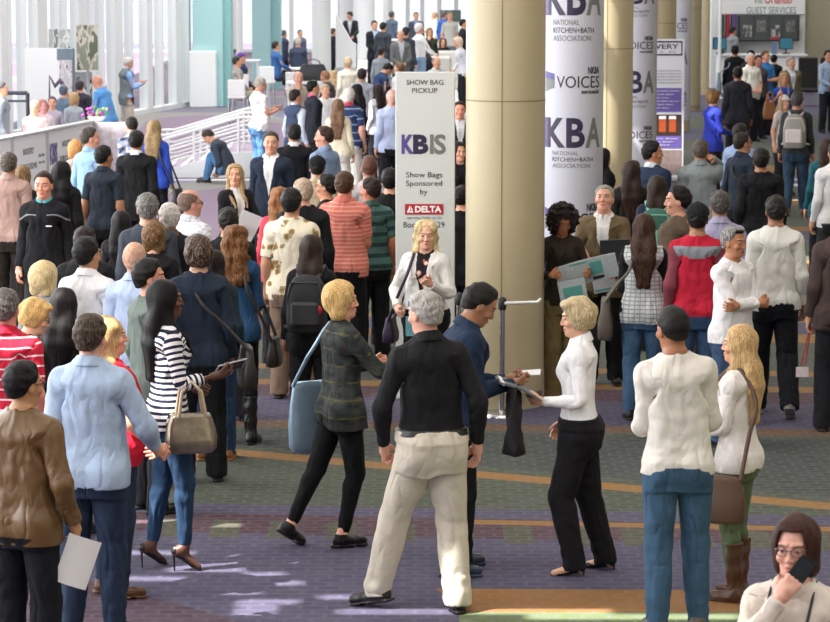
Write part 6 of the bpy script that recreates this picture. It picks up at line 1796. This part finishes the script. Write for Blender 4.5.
shoulder_bag(k97, 'r', (.20, .10, .20), '#2b1f3c', 'dark purple bag hanging at the arm of the woman in white denim', drop=.55)
t = empty('lanyard', k97['world']('chest', (.09, .20, .96))); tag(t, 'pale blue lanyard with a card below the white denim jacket', 'lanyard')
m = MB(); m.tube([(0, 0, .12), (.01, .0, 0)], .008, 6); m.build('ribbon', mat_plain('#4a9ac0', .5, name='blue_ribbon'), t); m = MB(); m.box((0.01, 0, -.08), (.07, .006, .16)); m.build('card', mat_plain('#6aa8b8', .4, name='card', var=.5, scale=30), t)

# ---- behind, by the steps and the bright hall
m40 = Q(260, 77, 'white-haired man in a white T-shirt and jeans looking at a phone', h=1.76, face=62, head=(10, 18), hair='short', haircol='#a8a29a', streak='#d8d4cc', skin='#d89a84', glasses='#333333', top='shirt_short', topcol='#f0f0f2', hem=.86, fat=.5, bottom='jeans', botcol=('denim', '#5a86b8'), armR='phone', armL='phone')
phone(m40, 'r', 'dark phone held by the man in a white T-shirt by the handrails')
Q(208, 137, 'person in dark clothes and jeans sitting bent forward below the handrails', Y=45.7, h=1.74, face=-75, pelvis=.17, lean=34, head=(0, 20), legs=((.12, .42, .085, 0, 6), (-.12, .34, .085, 0, 6)), hair='short', haircol='#3a302a', top='coat', topcol='#3c4452', bottom='jeans', botcol=JM, armR='low', armL='low')
Q(298, 71, 'bald bearded man in a tan jacket with a hand at his chin', h=1.80, face=160, hair='ring', haircol='#a89888', skin='#d09a84', top='coat', topcol='#b4aa9c', armR='chin')
Q(295, 89, 'man in a navy waistcoat with a red lanyard collar', h=1.74, face=48, head=(10, 0), hair='short', haircol='#2a211d', skin='#c9947a', top='jacket_open', sleeveless=True, topname='waistcoat', topcol='#3a4660', inner='#c4cede', collar=True)
Q(312.5, 80, 'black-haired man in a black suit looking right', h=1.80, face=70, hair='short', haircol='#171415', skin='#c9906e', top='jacket_open', topcol='#262a32', inner='#d05a98')
Q(338, 99, 'woman with long brown hair in a cream top', sex='f', h=1.68, face=5, hair='verylong', haircol='#6a4e3c', streak='#9a7a60', top='shirt_long', topcol='#ded4bc', bottom='trousers', botcol='#d8d4cc')
m45 = Q(349, 88, 'white-haired man in a navy striped polo and pale trousers', h=1.78, face=12, hair='full', haircol='#d0ccc8', skin='#d8a08c', top='shirt_short', topcol=('armstripe', '#2b3a5e', '#8a98b4', .12, .15), collar='#b04050', fat=.3, bottom='trousers', botcol='#dcd8d0', armR='down')
shoulder_bag(m45, 'l', (.26, .10, .28), '#3f8fc8', 'bright blue bag beside the man in the navy striped polo', drop=.45)
Q(357, 84, 'woman with long black hair turned left beyond the striped polo', sex='f', h=1.70, face=-60, hair='verylong', haircol='#1a1618', top='coat', topcol='#1c1c20')
Q(362, 68, 'dark-haired man in a grey T-shirt, seen from behind', h=1.80, face=8, hair='short', haircol='#2c2624', skin='#c08c70', top='shirt_short', topcol='#a6aab6', fat=.2)
Q(348, 57, 'light-haired person in a cream shirt turned away', h=1.76, face=-20, hair='short', haircol='#c0a888', top='shirt_long', topcol='#e6e0d2', fat=.25)
m49 = Q(373, 35, 'man in a white shirt and sunglasses reading a phone', h=1.80, face=80, head=(0, 16), hair='short', haircol='#8a7c70', skin='#c98f78', glasses='#15120f', top='shirt_long', topcol='#e8eaf0', lanyard='#3a4a78', bottom='jeans', botcol=JN, armR='phone', armL='phone')
Q(388, 63, 'dark-haired man in a navy shirt leaning over a red pouch', h=1.76, face=60, lean=25, head=(0, 25), hair='full', haircol='#171415', skin='#c08c70', top='shirt_long', topcol='#27385c', armR='low', armL='low')
Q(399.5, 62, 'short-haired person with brown hair right above the pickup sign', h=1.74, face=-60, hair='short', haircol='#6a5240', top='shirt_long', topcol='#c8c8cc')
Q(392, 90, 'person with rosy blond hair in a pale lavender shirt', h=1.78, face=-10, hair='full', haircol='#d8a898', streak='#f0d0c4', top='shirt_long', topcol='#b4c0e0', puff=.008, fat=.3)
r_ = .45
Q(391.6, 11, 'man in a slate shirt standing by the far windows', base=r_, face=35, hair='short', haircol='#5c5450', top='shirt_long', topcol='#5f6c80', bottom='trousers', botcol='#6a6a66')
Q(416, 12, 'man in a dark suit and blue shirt by the far windows', base=r_, face=175, hair='short', haircol='#3a3230', top='jacket_open', topcol='#4a5262', inner='#8aa0c8')
Q(419, 23, 'white-haired man in a white shirt and light jeans at the high table', base=r_, h=1.84, face=60, hair='full', haircol='#e0dcd8', top='shirt_long', topcol='#f0f0f2', bottom='jeans', botcol=('denim', '#8aa8c8'), tuck=True, armR='rest')
Q(400.5, 30, 'bald man in a grey suit facing the camera with a camera', base=r_, face=170, hair='ring', haircol='#777777', top='jacket_open', topcol='#6a6c6c', inner='#b4b8c0', armR='low', armL='low')
Q(405, 40, 'dark-haired man in a black T-shirt leaning to the left', base=r_ - .2, h=1.74, face=-80, head=(-10, 0), hair='short', haircol='#1f1b1a', skin='#c48a70', top='shirt_short', topcol='#262730', armR='rest', armL='rest', pelvis=.72, legs=((.15, .35, .085 , 0, 8), (-.15, .35, .085, 0, 8)))
Q(429.5, 28, 'woman with light brown hair in a dark grey jacket', base=r_, sex='f', face=170, hair='bob', haircol='#8a7058', top='coat', topcol='#3a4038', armR='chin')
Q(434.6, 12, 'woman in a pale top beside the far television screen', base=r_, sex='f', face=-110, hair='tied', haircol='#b49c88', top='shirt_long', topcol='#e4e8e8', armR='bent')
Q(443.6, 11, 'man in a bright blue shirt turned away by the television screen', base=r_, face=40, hair='short', haircol='#6a6058', top='shirt_long', topcol='#3c68b8', bottom='trousers', botcol='#a8a868')
Q(450, 12, 'man in a grey T-shirt facing the camera by the television screen', base=r_, h=1.84, face=178, hair='short', haircol='#9a8a78', top='shirt_short', topcol='#c8c6c0', bottom='jeans', botcol=('denim', '#6a7484'))
Q(443, 38, 'brown-haired woman in black sitting with a red bag', base=r_, sex='f', face=175, pelvis=.50, legs=((.12, .38, .085, 0, 8), (-.12, .38, .085, 0, 8)), hair='wavy', haircol='#5a3c2c', top='coat', topcol='#1c1c20', armR='low', armL='low')
Q(458, 37, 'light-haired woman in white leaning down beside the cream column', base=r_, sex='f', face=-110, lean=15, hair='bob', haircol='#e0c8b0', top='shirt_long', topcol='#d8d8e0', armR='low')
Q(463, 19, 'dark-haired person in black at the edge of the cream column', base=r_, face=90, hair='short', haircol='#1c1a1a', top='coat', topcol='#26282c')
Q(405.7, 27, 'dark-haired person behind the bald man in the grey suit', base=r_, face=20, hair='full', haircol='#2a2a34', top='coat', topcol='#3a3e48')
Q(459.6, 101, 'short-haired man in a black and white jacket between sign and column', h=1.78, face=176, hair='short', haircol='#2a211d', skin='#d8937c', top='jacket_open', topcol='#202024', inner='#c8c8cc')
Q(459, 142, 'woman with long black hair between sign and column', sex='f', h=1.64, face=160, hair='long', haircol='#17110f', top='coat', topcol='#151519')
Q(462, 185, 'person in black nearest the left flank of the cream column', h=1.66, face=20, hair='short', haircol='#17110f', top='coat', topcol='#121216')
Q(275.5, 38.5, 'man in a blue shirt seated at the high table facing right', h=1.78, Y=68.0, face=70, pelvis=.86, legs=((.13, .36, .40, 0, 6), (-.13, .34, .40, 0, 6)), hair='short', haircol='#2e2826', skin='#c89a80', glasses='#222222', top='shirt_long', topcol='#3c64a0', armR='rest', armL='rest', bottom='trousers', botcol='#3a3c44')
Q(298, 37, 'grey-haired man in a dark jacket standing at the high table', h=1.80, face=5, hair='short', haircol='#b0a8a0', top='coat', topcol='#3a4458', bottom='trousers', botcol='#4a5468', armR='bent', armL='bent')
Q(236.6, 56, 'dark-haired man in grey seated beside the teal pier', h=1.74, face=75, pelvis=.80, legs=((.13, .36, .38, 0, 6), (-.13, .34, .38, 0, 6)), hair='short', haircol='#3a3836', top='shirt_long', topcol='#a8a49c', bottom='trousers', botcol='#a8a498', armR='low', armL='low')
Q(241, 52.5, 'person in a purple cap and dark scarf seated behind the man in grey', h=1.72, face=100, pelvis=.80, legs=((.13, .36, .38, 0, 6), (-.13, .34, .38, 0, 6)), hair='short', haircol='#3a3040', cap='#6a4a9c', top='coat', topcol='#3c4260', armR='low')
Q(283.7, 29.5, 'dark-clothed person standing beyond the blue-shirted man', h=1.66, face=60, hair='full', haircol='#5a5860', top='coat', topcol='#3c4058', Y=82)
Q(300, 32, 'grey-haired person behind the dark-jacketed man, with a red bag strap', h=1.62, face=150, hair='full', haircol='#5a5a62', top='coat', topcol='#5a6078', Y=84, base=-.0)
Q(350, 24, 'man in a dark suit at the white sloping desk', base=r_, Y=82, h=1.78, face=190, head=(30, 15), hair='short', haircol='#2e2826', skin='#cf9a86', top='jacket_open', topcol='#2e3436', inner='#d8dce0', lean=8, armR='rest', armL='rest')
Q(374.5, 20.5, 'dark-haired man in a black suit facing the camera by the round columns', base=r_, face=165, hair='full', haircol='#2c2624', top='jacket_open', topcol='#22262a', inner='#a8b8d0', armR='low', armL='low')
Q(325, 54, 'brown-haired man in a black jacket beside the black bag', h=1.72, face=-70, pelvis=.62, legs=((.13, .36, .085, 0, 6), (-.13, .34, .085, 0, 6)), lean=12, hair='short', haircol='#8a6048', skin='#c08c70', top='coat', topcol='#3a3e46', armR='rest', armL='rest', Y=57)
Q(333.6, 50, 'woman with fluffy blond hair in maroon, seated', sex='f', h=1.66, face=-20, pelvis=.55, legs=((.12, .38, .085, 0, 8), (-.12, .38, .085, 0, 8)), hair='wavy', haircol='#c0a078', streak='#e0ccac', top='shirt_long', topcol='#6a3a44', Y=60)
Q(333, 31, 'person in black half hidden behind the white round column', h=1.76, face=60, hair='short', haircol='#5a4a44', top='coat', topcol='#2c2c34', Y=80.5)
Q(383, 22, 'person in a dark suit partly behind the slate-shirted man', base=r_, face=30, hair='short', haircol='#2a2624', top='coat', topcol='#3a4048')
Q(381, 47, 'dark-haired man in grey between the white shirt and the grey suit', base=.0, face=20, h=1.74, hair='short', haircol='#2c2624', top='shirt_long', topcol='#8a9098')
Q(424, 44, 'dark-haired person seated near the grey armchairs', base=r_, h=1.74, face=-150, pelvis=.48, legs=((.12, .38, .085, 0, 8), (-.12, .38, .085, 0, 8)), hair='full', haircol='#2a2220', top='coat', topcol='#30323a')
Q(436, 56, 'bald man in a pale grey shirt just above the pickup sign', h=1.76, face=150, hair='ring', haircol='#8a7a70', top='shirt_long', topcol='#b8bcc4')
Q(378, 84, 'dark-haired woman in white beside the navy striped polo', sex='f', h=1.64, face=-40, hair='long', haircol='#2c2220', top='shirt_long', topcol='#dcdce4')
Q(325, 84, 'light-haired person in a white shirt beyond the black-suited man', h=1.62, face=150, hair='short', haircol='#b8a890', top='shirt_long', topcol='#e0e0e4')
bb = soft_bag('travel_bag', 'large black bag on a white table in the far lounge', 'bag', (xpx(313, 60.5, 1.4), 60.5, 1.43), (.62, .3, .36), .1, mat_plain('#25262a', .6, name='bag_nylon', var=.3, scale=12), handles=.12)
# left booth
v = Q(128, 57, 'grey-haired man in a grey quilted waistcoat reading a phone by the glass wall', h=1.76, face=62, head=(10, 22), hair='short', haircol='#b8b4b0', skin='#c9a090', top='jacket_open', sleeveless=True, topname='waistcoat', topcol='#6a7478', inner='#8fb4e8', bottom='trousers', botcol='#b8b0a4', armR='phone', armL='phone')
phone(v, 'r', 'phone in the hands of the man in the grey waistcoat')
Q(97.5, 84, 'bald man in a sky blue shirt bent over the booth', h=1.74, face=-60, lean=22, head=(0, 10), hair='buzz', haircol='#c88f78', skin='#c88f78', top='shirt_long', topcol='#5c9ad4', armR='rest', armL='rest', Y=48.2)
Q(1, 98, 'grey-clad person at the left edge behind the booth', h=1.74, face=80, hair='short', haircol='#5a5a60', top='coat', topcol='#7a8088', Y=44.8)
Q(35, 119, 'person with blond hair bent down behind the booth front', h=1.70, face=180, hair='short', haircol='#c8a888', top='shirt_long', topcol='#d0b8b8', Y=44.9, pelvis=.62, legs=((.13, .36, .085, 0, 6), (-.13, .34, .085, 0, 6)))
Q(43, 117, 'pink-faced person in pale clothes seated behind the booth lettering', sex='f', face=160, hair='bob', haircol='#a87a70', skin='#e09a98', top='shirt_long', topcol='#d8c8d0', Y=46.2, pelvis=.62, legs=((.13, .36, .085, 0, 6), (-.13, .34, .085, 0, 6)))
Q(52.5, 119, 'person with violet-brown hair seated behind the booth front', sex='f', face=175, hair='short', haircol='#6a5070', top='shirt_long', topcol='#b0a8b8', Y=47.4, pelvis=.62, legs=((.13, .36, .085, 0, 6), (-.13, .34, .085, 0, 6)))
Q(64, 107, 'person in a blue-grey jacket turned away behind the booth', face=20, hair='short', haircol='#5a6470', top='coat', topcol='#6a7c90', Y=49.2, h=1.66, pelvis=.72, legs=((.13, .36, .085, 0, 6), (-.13, .34, .085, 0, 6)))
Q(74, 112, 'person with sandy hair beside the blue-grey jacket at the booth', sex='f', face=-30, hair='bob', haircol='#b49468', top='shirt_long', topcol='#b8c0c8', Y=47.9, pelvis=.66, legs=((.13, .36, .085, 0, 6), (-.13, .34, .085, 0, 6)))
Q(80, 106, 'dark-clothed person at the booth below the black and white picture', face=10, hair='short', haircol='#3a343c', top='coat', topcol='#3c3a48', Y=50.3, h=1.66, pelvis=.76, legs=((.13, .36, .085, 0, 6), (-.13, .34, .085, 0, 6)))

# ================================================================= right of the column
w16 = Q(563, 207, 'woman with a dark curly afro reading a newspaper', sex='f', h=1.66, face=168, head=(0, 22), hair='curly', haircol='#1e1210', skin='#a8704e', top='jumper', topcol='#2c241e', bottom='trousers', botcol='#7a6a44', shoecol='#6a3018', armR='read', armL='read', legs='close', lod=0)
NP = mat_plain('#b9c4c4', .6, name='newsprint', var=.3, scale=45)
GN = mat_plain('#5fa8a0', .6, name='green_print', var=.15)
sheet('newspaper', 'open newspaper with green pictures held by the curly-haired woman', 'newspaper', (w16['world']('chest', (-.14, .36, 1.20)), Vector((1, 0, .26)), Vector((-.1, -.35, 1)), .52, .22), 0, NP, .006, bow=-.02, parts=[(.22, .05, .34, .55, GN, 'picture'), (.22, -.36, .3, .12, INKB, 'caption'), (-.22, .40, .5, .06, GN, 'headline')])
sheet('leaflet', 'lower folded leaf hanging from the open newspaper', 'newspaper', (w16['world']('chest', (-.02, .34, 1.00)), Vector((1, 0, .20)), Vector((-.25, -.2, 1)), .23, .26), 0, NP, .005, parts=[(0, -.44, .95, .06, GN, 'edge_print'), (0, .1, .7, .35, GN, 'table_print')])
w15 = Q(604.5, 185, 'grey-haired man in a tan jacket looking up', h=1.76, face=188, head=(4, -14), hair='short', haircol='#8e8a84', streak='#c0bcb4', skin='#d8a08a', top='jacket_open', topcol='#6a5a42', inner='#dcdcdc', bottom='trousers', botcol='#17171b', armR='read', armL='rest')
sheet('folder', 'white and green leaflet hanging below the man in the tan jacket', 'leaflet', (w15['world']('chest', (-.02, .30, .98)), Vector((1, 0, .2)), Vector((-.25, -.1, 1)), .20, .26), 0, mat_plain('#c4ccd0', .6, name='leaflet_print', var=.2, scale=40), .006, parts=[(-.1, -.42, .7, .08, GN, 'edge_print')])
sheet('clipboard', 'dark grey folder held before the tan jacket', 'folder', (w15['world']('chest', (-.12, .30, 1.17)), Vector((1, 0, .05)), Vector((0, -.3, 1)), .26, .30), 0, mat_plain('#3a4044', .5, name='dark_folder'), .010)
soft_bag('tote_bag', 'black tote with a round red mark by the curly-haired woman', 'bag', w15['world']('pelvis', (.16, .14, .66)), (.30, .12, .34), .1, mat_plain('#141416', .7, name='black_tote'), handles=.2)
w17 = Q(644, 214, 'woman with long brown hair in a white quilted waistcoat over black sleeves', sex='f', h=1.68, face=6, hair='verylong', haircol='#33221a', streak='#5a4030', top='jacket_open', sleeveless=True, topname='quilted_waistcoat', topcol=('quilt', '#c4c8c8', '#8e9294'), inner='#141418', innerpuff=.008, innername='hooded_top', hem=.84, bottom='jeans', botcol=('denim', '#3c5a78'), armR='bent', armL='bent', legs='ease', lod=0)
shoulder_bag(w17, 'l', (.26, .12, .34), '#5c544c', 'slouchy grey-brown leather bag of the woman in the quilted waistcoat', drop=.42, fwd=-.05)
Q(603, 148, 'woman with dark hair in black in profile beside the banner', sex='f', h=1.55, face=65, hair='long', haircol='#1c1412', skin='#b8805e', top='coat', topcol='#131215')
Q(631, 161, 'woman with very long dark brown hair, back turned by the cream column', sex='f', h=1.70, face=0, hair='verylong', haircol='#2a1a14', top='coat', topcol='#1a1614')
Q(652, 141, 'man in a dark blue suit in profile to the right', h=1.80, face=40, head=(45, 0), hair='full', haircol='#131113', skin='#b98060', top='coat', topcol='#1f2c44', collar='#c8ccd4')
Q(700.5, 139, 'man in a grey shirt holding a phone to his ear', h=1.82, face=8, hair='short', haircol='#4a423a', streak='#6e665c', skin='#c48c70', top='shirt_long', topcol='#7e8688', puff=.008, fat=.25, armR='ear', armL='down', collar=True)
w6 = Q(657, 176, 'brown-haired woman carrying a green backpack', sex='f', h=1.68, face=6, hair='long', haircol='#2e2018', top='coat', topcol='#1a2638')
rucksack(w6, '#2c5a50', '#6aa890', 'green backpack with pale green piping', (.34, .18, .44))
Q(679, 186, 'dark-haired man in a tan tweed jacket in profile to the left', h=1.80, face=-55, head=(-35, 0), hair='full', haircol='#14100f', skin='#d09a82', top='coat', topcol=('check', '#6e5e50', '#5c4e42', .012), fat=.2)
Q(697.5, 203, 'man in a black cap and a red and grey sweater', h=1.80, face=5, hair='short', haircol='#14110f', cap='#15151a', skin='#a87858', top='jumper', topcol=('yoke', '#b01c34', '#7f838a', 1.335, '#7a3a44'), hem=.84, bottom='jeans', botcol=('denim', '#2c4464'))
Q(720, 190, 'grey-haired man in a pale lavender shirt', h=1.80, face=0, hair='short', haircol='#3e3a38', streak='#76706c', skin='#b8886e', top='shirt_long', topcol='#9c98b4', collar=True)
k110 = Q(742, 132, 'man with glasses in a dark blue shirt with a black bag strap', h=1.78, face=48, head=(20, 0), hair='short', haircol='#2a211c', skin='#b07c62', glasses='#111111', top='shirt_long', topcol='#27303e', collar=True)
shoulder_bag(k110, 'r', (.34, .14, .32), '#15161a', 'black shoulder bag behind the man with glasses in dark blue', drop=.38, cross=True)
Q(740, 123, 'dark-haired man in a light blue shirt behind the man with glasses', h=1.78, face=40, hair='short', haircol='#2a2420', top='shirt_long', topcol='#8a9cc0')
Q(761, 148, 'man in a black jumper seen from behind, dark hair', h=1.78, face=5, hair='full', haircol='#1c1614', skin='#a87858', top='jumper', topcol='#121216', puff=.01, fat=.3, collar=None)
k113 = Q(776, 195, 'man in a white fleece and black trousers walking away', h=1.82, face=2, hair='short', haircol='#171514', streak='#3a3634', skin='#a8785c', top='coat', topcol='#dcdcd6', hem=.86, bottom='trousers', botcol='#15181f', shoecol='#8a8880', armR='down', armL='down2', legs=((.11, -.24, .14, -30, 8), (-.11, .12, .09, 2, 6)), lod=0)
k114 = Q(733, 226, 'grey-haired man in a white T-shirt with crossed arms and sunglasses on his head', h=1.70, face=140, head=(-8, 4), hair='short', haircol='#6a6664', streak='#b8b4b0', shades='#17171a', skin='#b07858', top='shirt_long', topcol='#e6e4e6', fat=.1, bottom='jeans', botcol=JN, armR='cross', armL='cross', lod=0)
# ---- right, far
Q(712.6, 90.6, 'woman in a royal blue cardigan and sunglasses facing right', sex='f', h=1.72, face=62, hair='crop', hairpuff=.008, haircol='#7a5a38', streak='#b08c5c', skin='#d09a80', glasses='#15120f', top='coat', topcol='#27349a', hem=.76, armR='bent', armL='bent')
Q(738, 66.5, 'tall man in a charcoal suit seen from behind', h=1.86, face=3, hair='short', haircol='#1a1716', skin='#a87858', top='coat', topcol='#2b2d33', puff=.008)
k = Q(735, 45, 'man in a black suit beside the cream columns, seen from behind', h=1.84, face=8, hair='short', haircol='#1a1716', skin='#a87858', top='coat', topcol='#16171b')
shoulder_bag(k, 'l', (.34, .12, .50), '#8fa4b8', 'pale blue bag at the left side of the black-suited man', drop=.30)
Q(732.7, 26.5, 'bearded man in a grey hooded jacket before the grey display screen', h=1.84, face=60, hair='short', haircol='#2c211c', skin='#c88a70', top='coat', topcol='#8c9094')
Q(750.4, 53, 'white-haired man in a white short-sleeved shirt', h=1.83, face=150, head=(20, 0), hair='short', haircol='#c8c4c0', skin='#d0967e', top='shirt_short', topcol='#e4e0d8', collar=True, fat=.35, armR='low', armL='low')
Q(751, 50, 'dark-haired person right behind the white-haired man', h=1.76, face=10, hair='full', haircol='#1c1a22', top='coat', topcol='#2a2a34')
Q(758, 55, 'dark-haired man with a ruddy face behind the white short-sleeved shirt', h=1.76, face=160, hair='short', haircol='#2a1e1a', skin='#b07058', top='shirt_long', topcol='#4a4a54')
Q(765, 50.4, 'man in a blue shirt with folded arms', h=1.82, face=150, head=(-10, 0), hair='short', haircol='#5a4034', skin='#cf937c', top='shirt_short', topcol='#3c78b8', collar=True, armR='cross', armL='cross')
Q(774, 54.5, 'dark-haired person in black at the service counter', h=1.58, face=20, hair='full', haircol='#141416', top='coat', topcol='#1c1e24')
Q(790.6, 56.6, 'man with a white beard in a brown jacket', h=1.80, face=165, head=(-14, 0), hair='short', haircol='#8c8680', skin='#cc9c84', top='jacket_open', topcol='#6c604e', inner='#c4c4d4', fat=.2)
w31 = Q(784, 73, 'blonde woman in a royal blue top holding up a tan bag', sex='f', h=1.64, face=178, hair='long', haircol='#a8845c', skin='#d09880', top='shirt_short', topcol='#2450b0', armR='strap', armL='down', lanyard='#c04858')
soft_bag('tote_bag', 'tan leather tote held up by the blonde in royal blue', 'bag', w31['world']('chest', (.30, .12, 1.18)), (.24, .11, .32), .1, mat_plain('#8f5c38', .45, name='tan_leather', var=.1), handles=.2)
Q(784, 95, 'person in a white cap before the grey backpack', sex='f', h=1.60, face=150, hair='long', haircol='#a08468', cap='#e0d8d4', top='shirt_short', topcol='#c4bcb8')
w33 = Q(797, 92, 'man in a charcoal shirt and jeans wearing a grey backpack', h=1.82, face=14, hair='full', haircol='#3a3836', streak='#5c5a56', skin='#b07c62', top='shirt_long', topcol='#2f3538', bottom='jeans', botcol=('denim', '#24384e'), shoecol='#6a4a30', legs='step', armR='down', fat=.1)
rucksack(w33, '#8c8884', '#c4bcb8', 'grey backpack with pale trim on the man in charcoal', (.34, .2, .50))
w34 = Q(828, 50, 'man in a pale blue shirt at the right edge under a long black hairdo', h=1.80, face=160, hair='full', haircol='#17151a', skin='#c08c72', top='shirt_long', topcol='#9ab0cc', bottom='trousers', botcol='#20242e', armR='low', armL='low')
rf = soft_bag('folder_pouch', 'red leather pouch carried by the man in pale blue at the right edge', 'pouch', w34['world']('chest', (.0, .25, 1.22)), (.18, .06, .34), 0, mat_plain('#9c2c24', .5, name='red_leather'))
Q(826.5, 139, 'woman with long brown hair in teal at the right edge', sex='f', h=1.66, face=0, hair='long', haircol='#33211a', top='coat', topcol='#1f5a68', hem=.76, bottom='trousers')
Q(836, 141, 'person in white cut off by the right edge', h=1.78, face=-5, hair='short', haircol='#2a211c', top='shirt_long', topcol='#dcdcde', bottom='trousers', botcol='#2c2e30')
k120 = Q(842, 205, 'person in a brown tweed jacket cut off by the right edge', h=1.80, face=5, hair='short', haircol='#2a211c', top='coat', topcol=('check', '#4c3e3c', '#3e3230', .012), armL='down')
lp = k120['palmL']
t = empty('badge_lanyard', lp + Vector((-.02, 0, -.02))); tag(t, 'red lanyard with a white card dangling at the right edge', 'lanyard')
m = MB(); m.tube([(0, 0, 0), (-.06, 0, -.30)], .006, 6); m.tube([(.01, 0, 0), (-.03, 0, -.30)], .006, 6); m.build('ribbon', mat_plain('#a03038', .5, name='red_ribbon'), t)
m = MB(); m.box((-.05, 0, -.35), (.10, .006, .08)); m.build('card', mat_plain('#d8c8cc', .4, name='card_print', var=.2, scale=40), t)

# closeness report
import itertools
for (ra, xa, ya, la, pa, ia), (rb, xb, yb, lb_, pb, ib) in itertools.combinations(PEOPLE, 2):
    if (pa.xy - pb.xy).length < .40: print('CLOSE %.2f' % (pa.xy - pb.xy).length, '|', la, '(%.1f,%.1f)' % (pa.x, pa.y), '|', lb_, '(%.1f,%.1f)' % (pb.x, pb.y))
# ---------------------------------------------------------------- camera, light
S = bpy.context.scene
cd = bpy.data.cameras.new('camera'); co_ = bpy.data.objects.new('camera', cd); C.objects.link(co_)
cd.sensor_width = 36; cd.lens = FPX * 36 / 830; cd.clip_end = 500; cd.clip_start = .5
co_.location = (0, 0, CAM_H); co_.rotation_euler = (PI / 2 - PITCH, 0, 0)
cd.dof.use_dof = True; cd.dof.focus_distance = 17.5; cd.dof.aperture_fstop = 9.0
S.camera = co_
w = bpy.data.worlds.new('sky'); S.world = w; w.use_nodes = True
bg = w.node_tree.nodes['Background']; bg.inputs[0].default_value = (.94, .97, 1.0, 1); bg.inputs[1].default_value = 1.35
sun = bpy.data.lights.new('sun', 'SUN'); sun.energy = 16.0; sun.angle = rad(.5); sun.color = (1, .96, .9)
so = bpy.data.objects.new('sun', sun); C.objects.link(so)
so.rotation_euler = SUN.to_track_quat('-Z', 'Y').to_euler()
# unseen fill lights added under the ceiling to brighten the crowd
for x in (-5.5, .5, 6.5):
    for y in (8, 14, 20, 27, 35):
        l = bpy.data.lights.new('hall_fill', 'AREA'); l.shape = 'RECTANGLE'; l.size = 3.2; l.size_y = 1.2; l.energy = 118; l.color = (1, .95, .87)
        o = bpy.data.objects.new('hall_fill', l); C.objects.link(o); o.location = (x, y, CZ - .12)
for x, y, e, w_ in ((-7, 52, 900, 5), (-2, 52, 900, 5), (-8, 64, 1100, 6), (-2, 66, 1100, 6), (-8, 82, 1300, 7), (0, 84, 1300, 7), (-5, 100, 1500, 7), (6.5, 54, 420, 4), (6.5, 68, 420, 4), (10, 74, 420, 4)):  # more added fill lights, for the back and right of the hall
    l = bpy.data.lights.new('hall_fill', 'AREA'); l.shape = 'SQUARE'; l.size = w_; l.energy = e * .7; l.color = (1, .99, .97)
    o = bpy.data.objects.new('hall_fill', l); C.objects.link(o); o.location = (x, y, 9.4)
# added area light standing in for daylight from the left, beside the queue
l = bpy.data.lights.new('daylight_fill', 'AREA'); l.shape = 'RECTANGLE'; l.size = 34; l.size_y = 6.5; l.energy = 3300; l.color = (.97, .99, 1)
o = bpy.data.objects.new('daylight_fill', l); C.objects.link(o); o.location = (-9.6, 26, 3.9); o.rotation_euler = (rad(90), 0, rad(-90))
S.view_settings.view_transform = 'Standard'; S.view_settings.look = 'None'; S.view_settings.gamma = 1; S.view_settings.use_curve_mapping = False
S.view_settings.exposure = 0.0
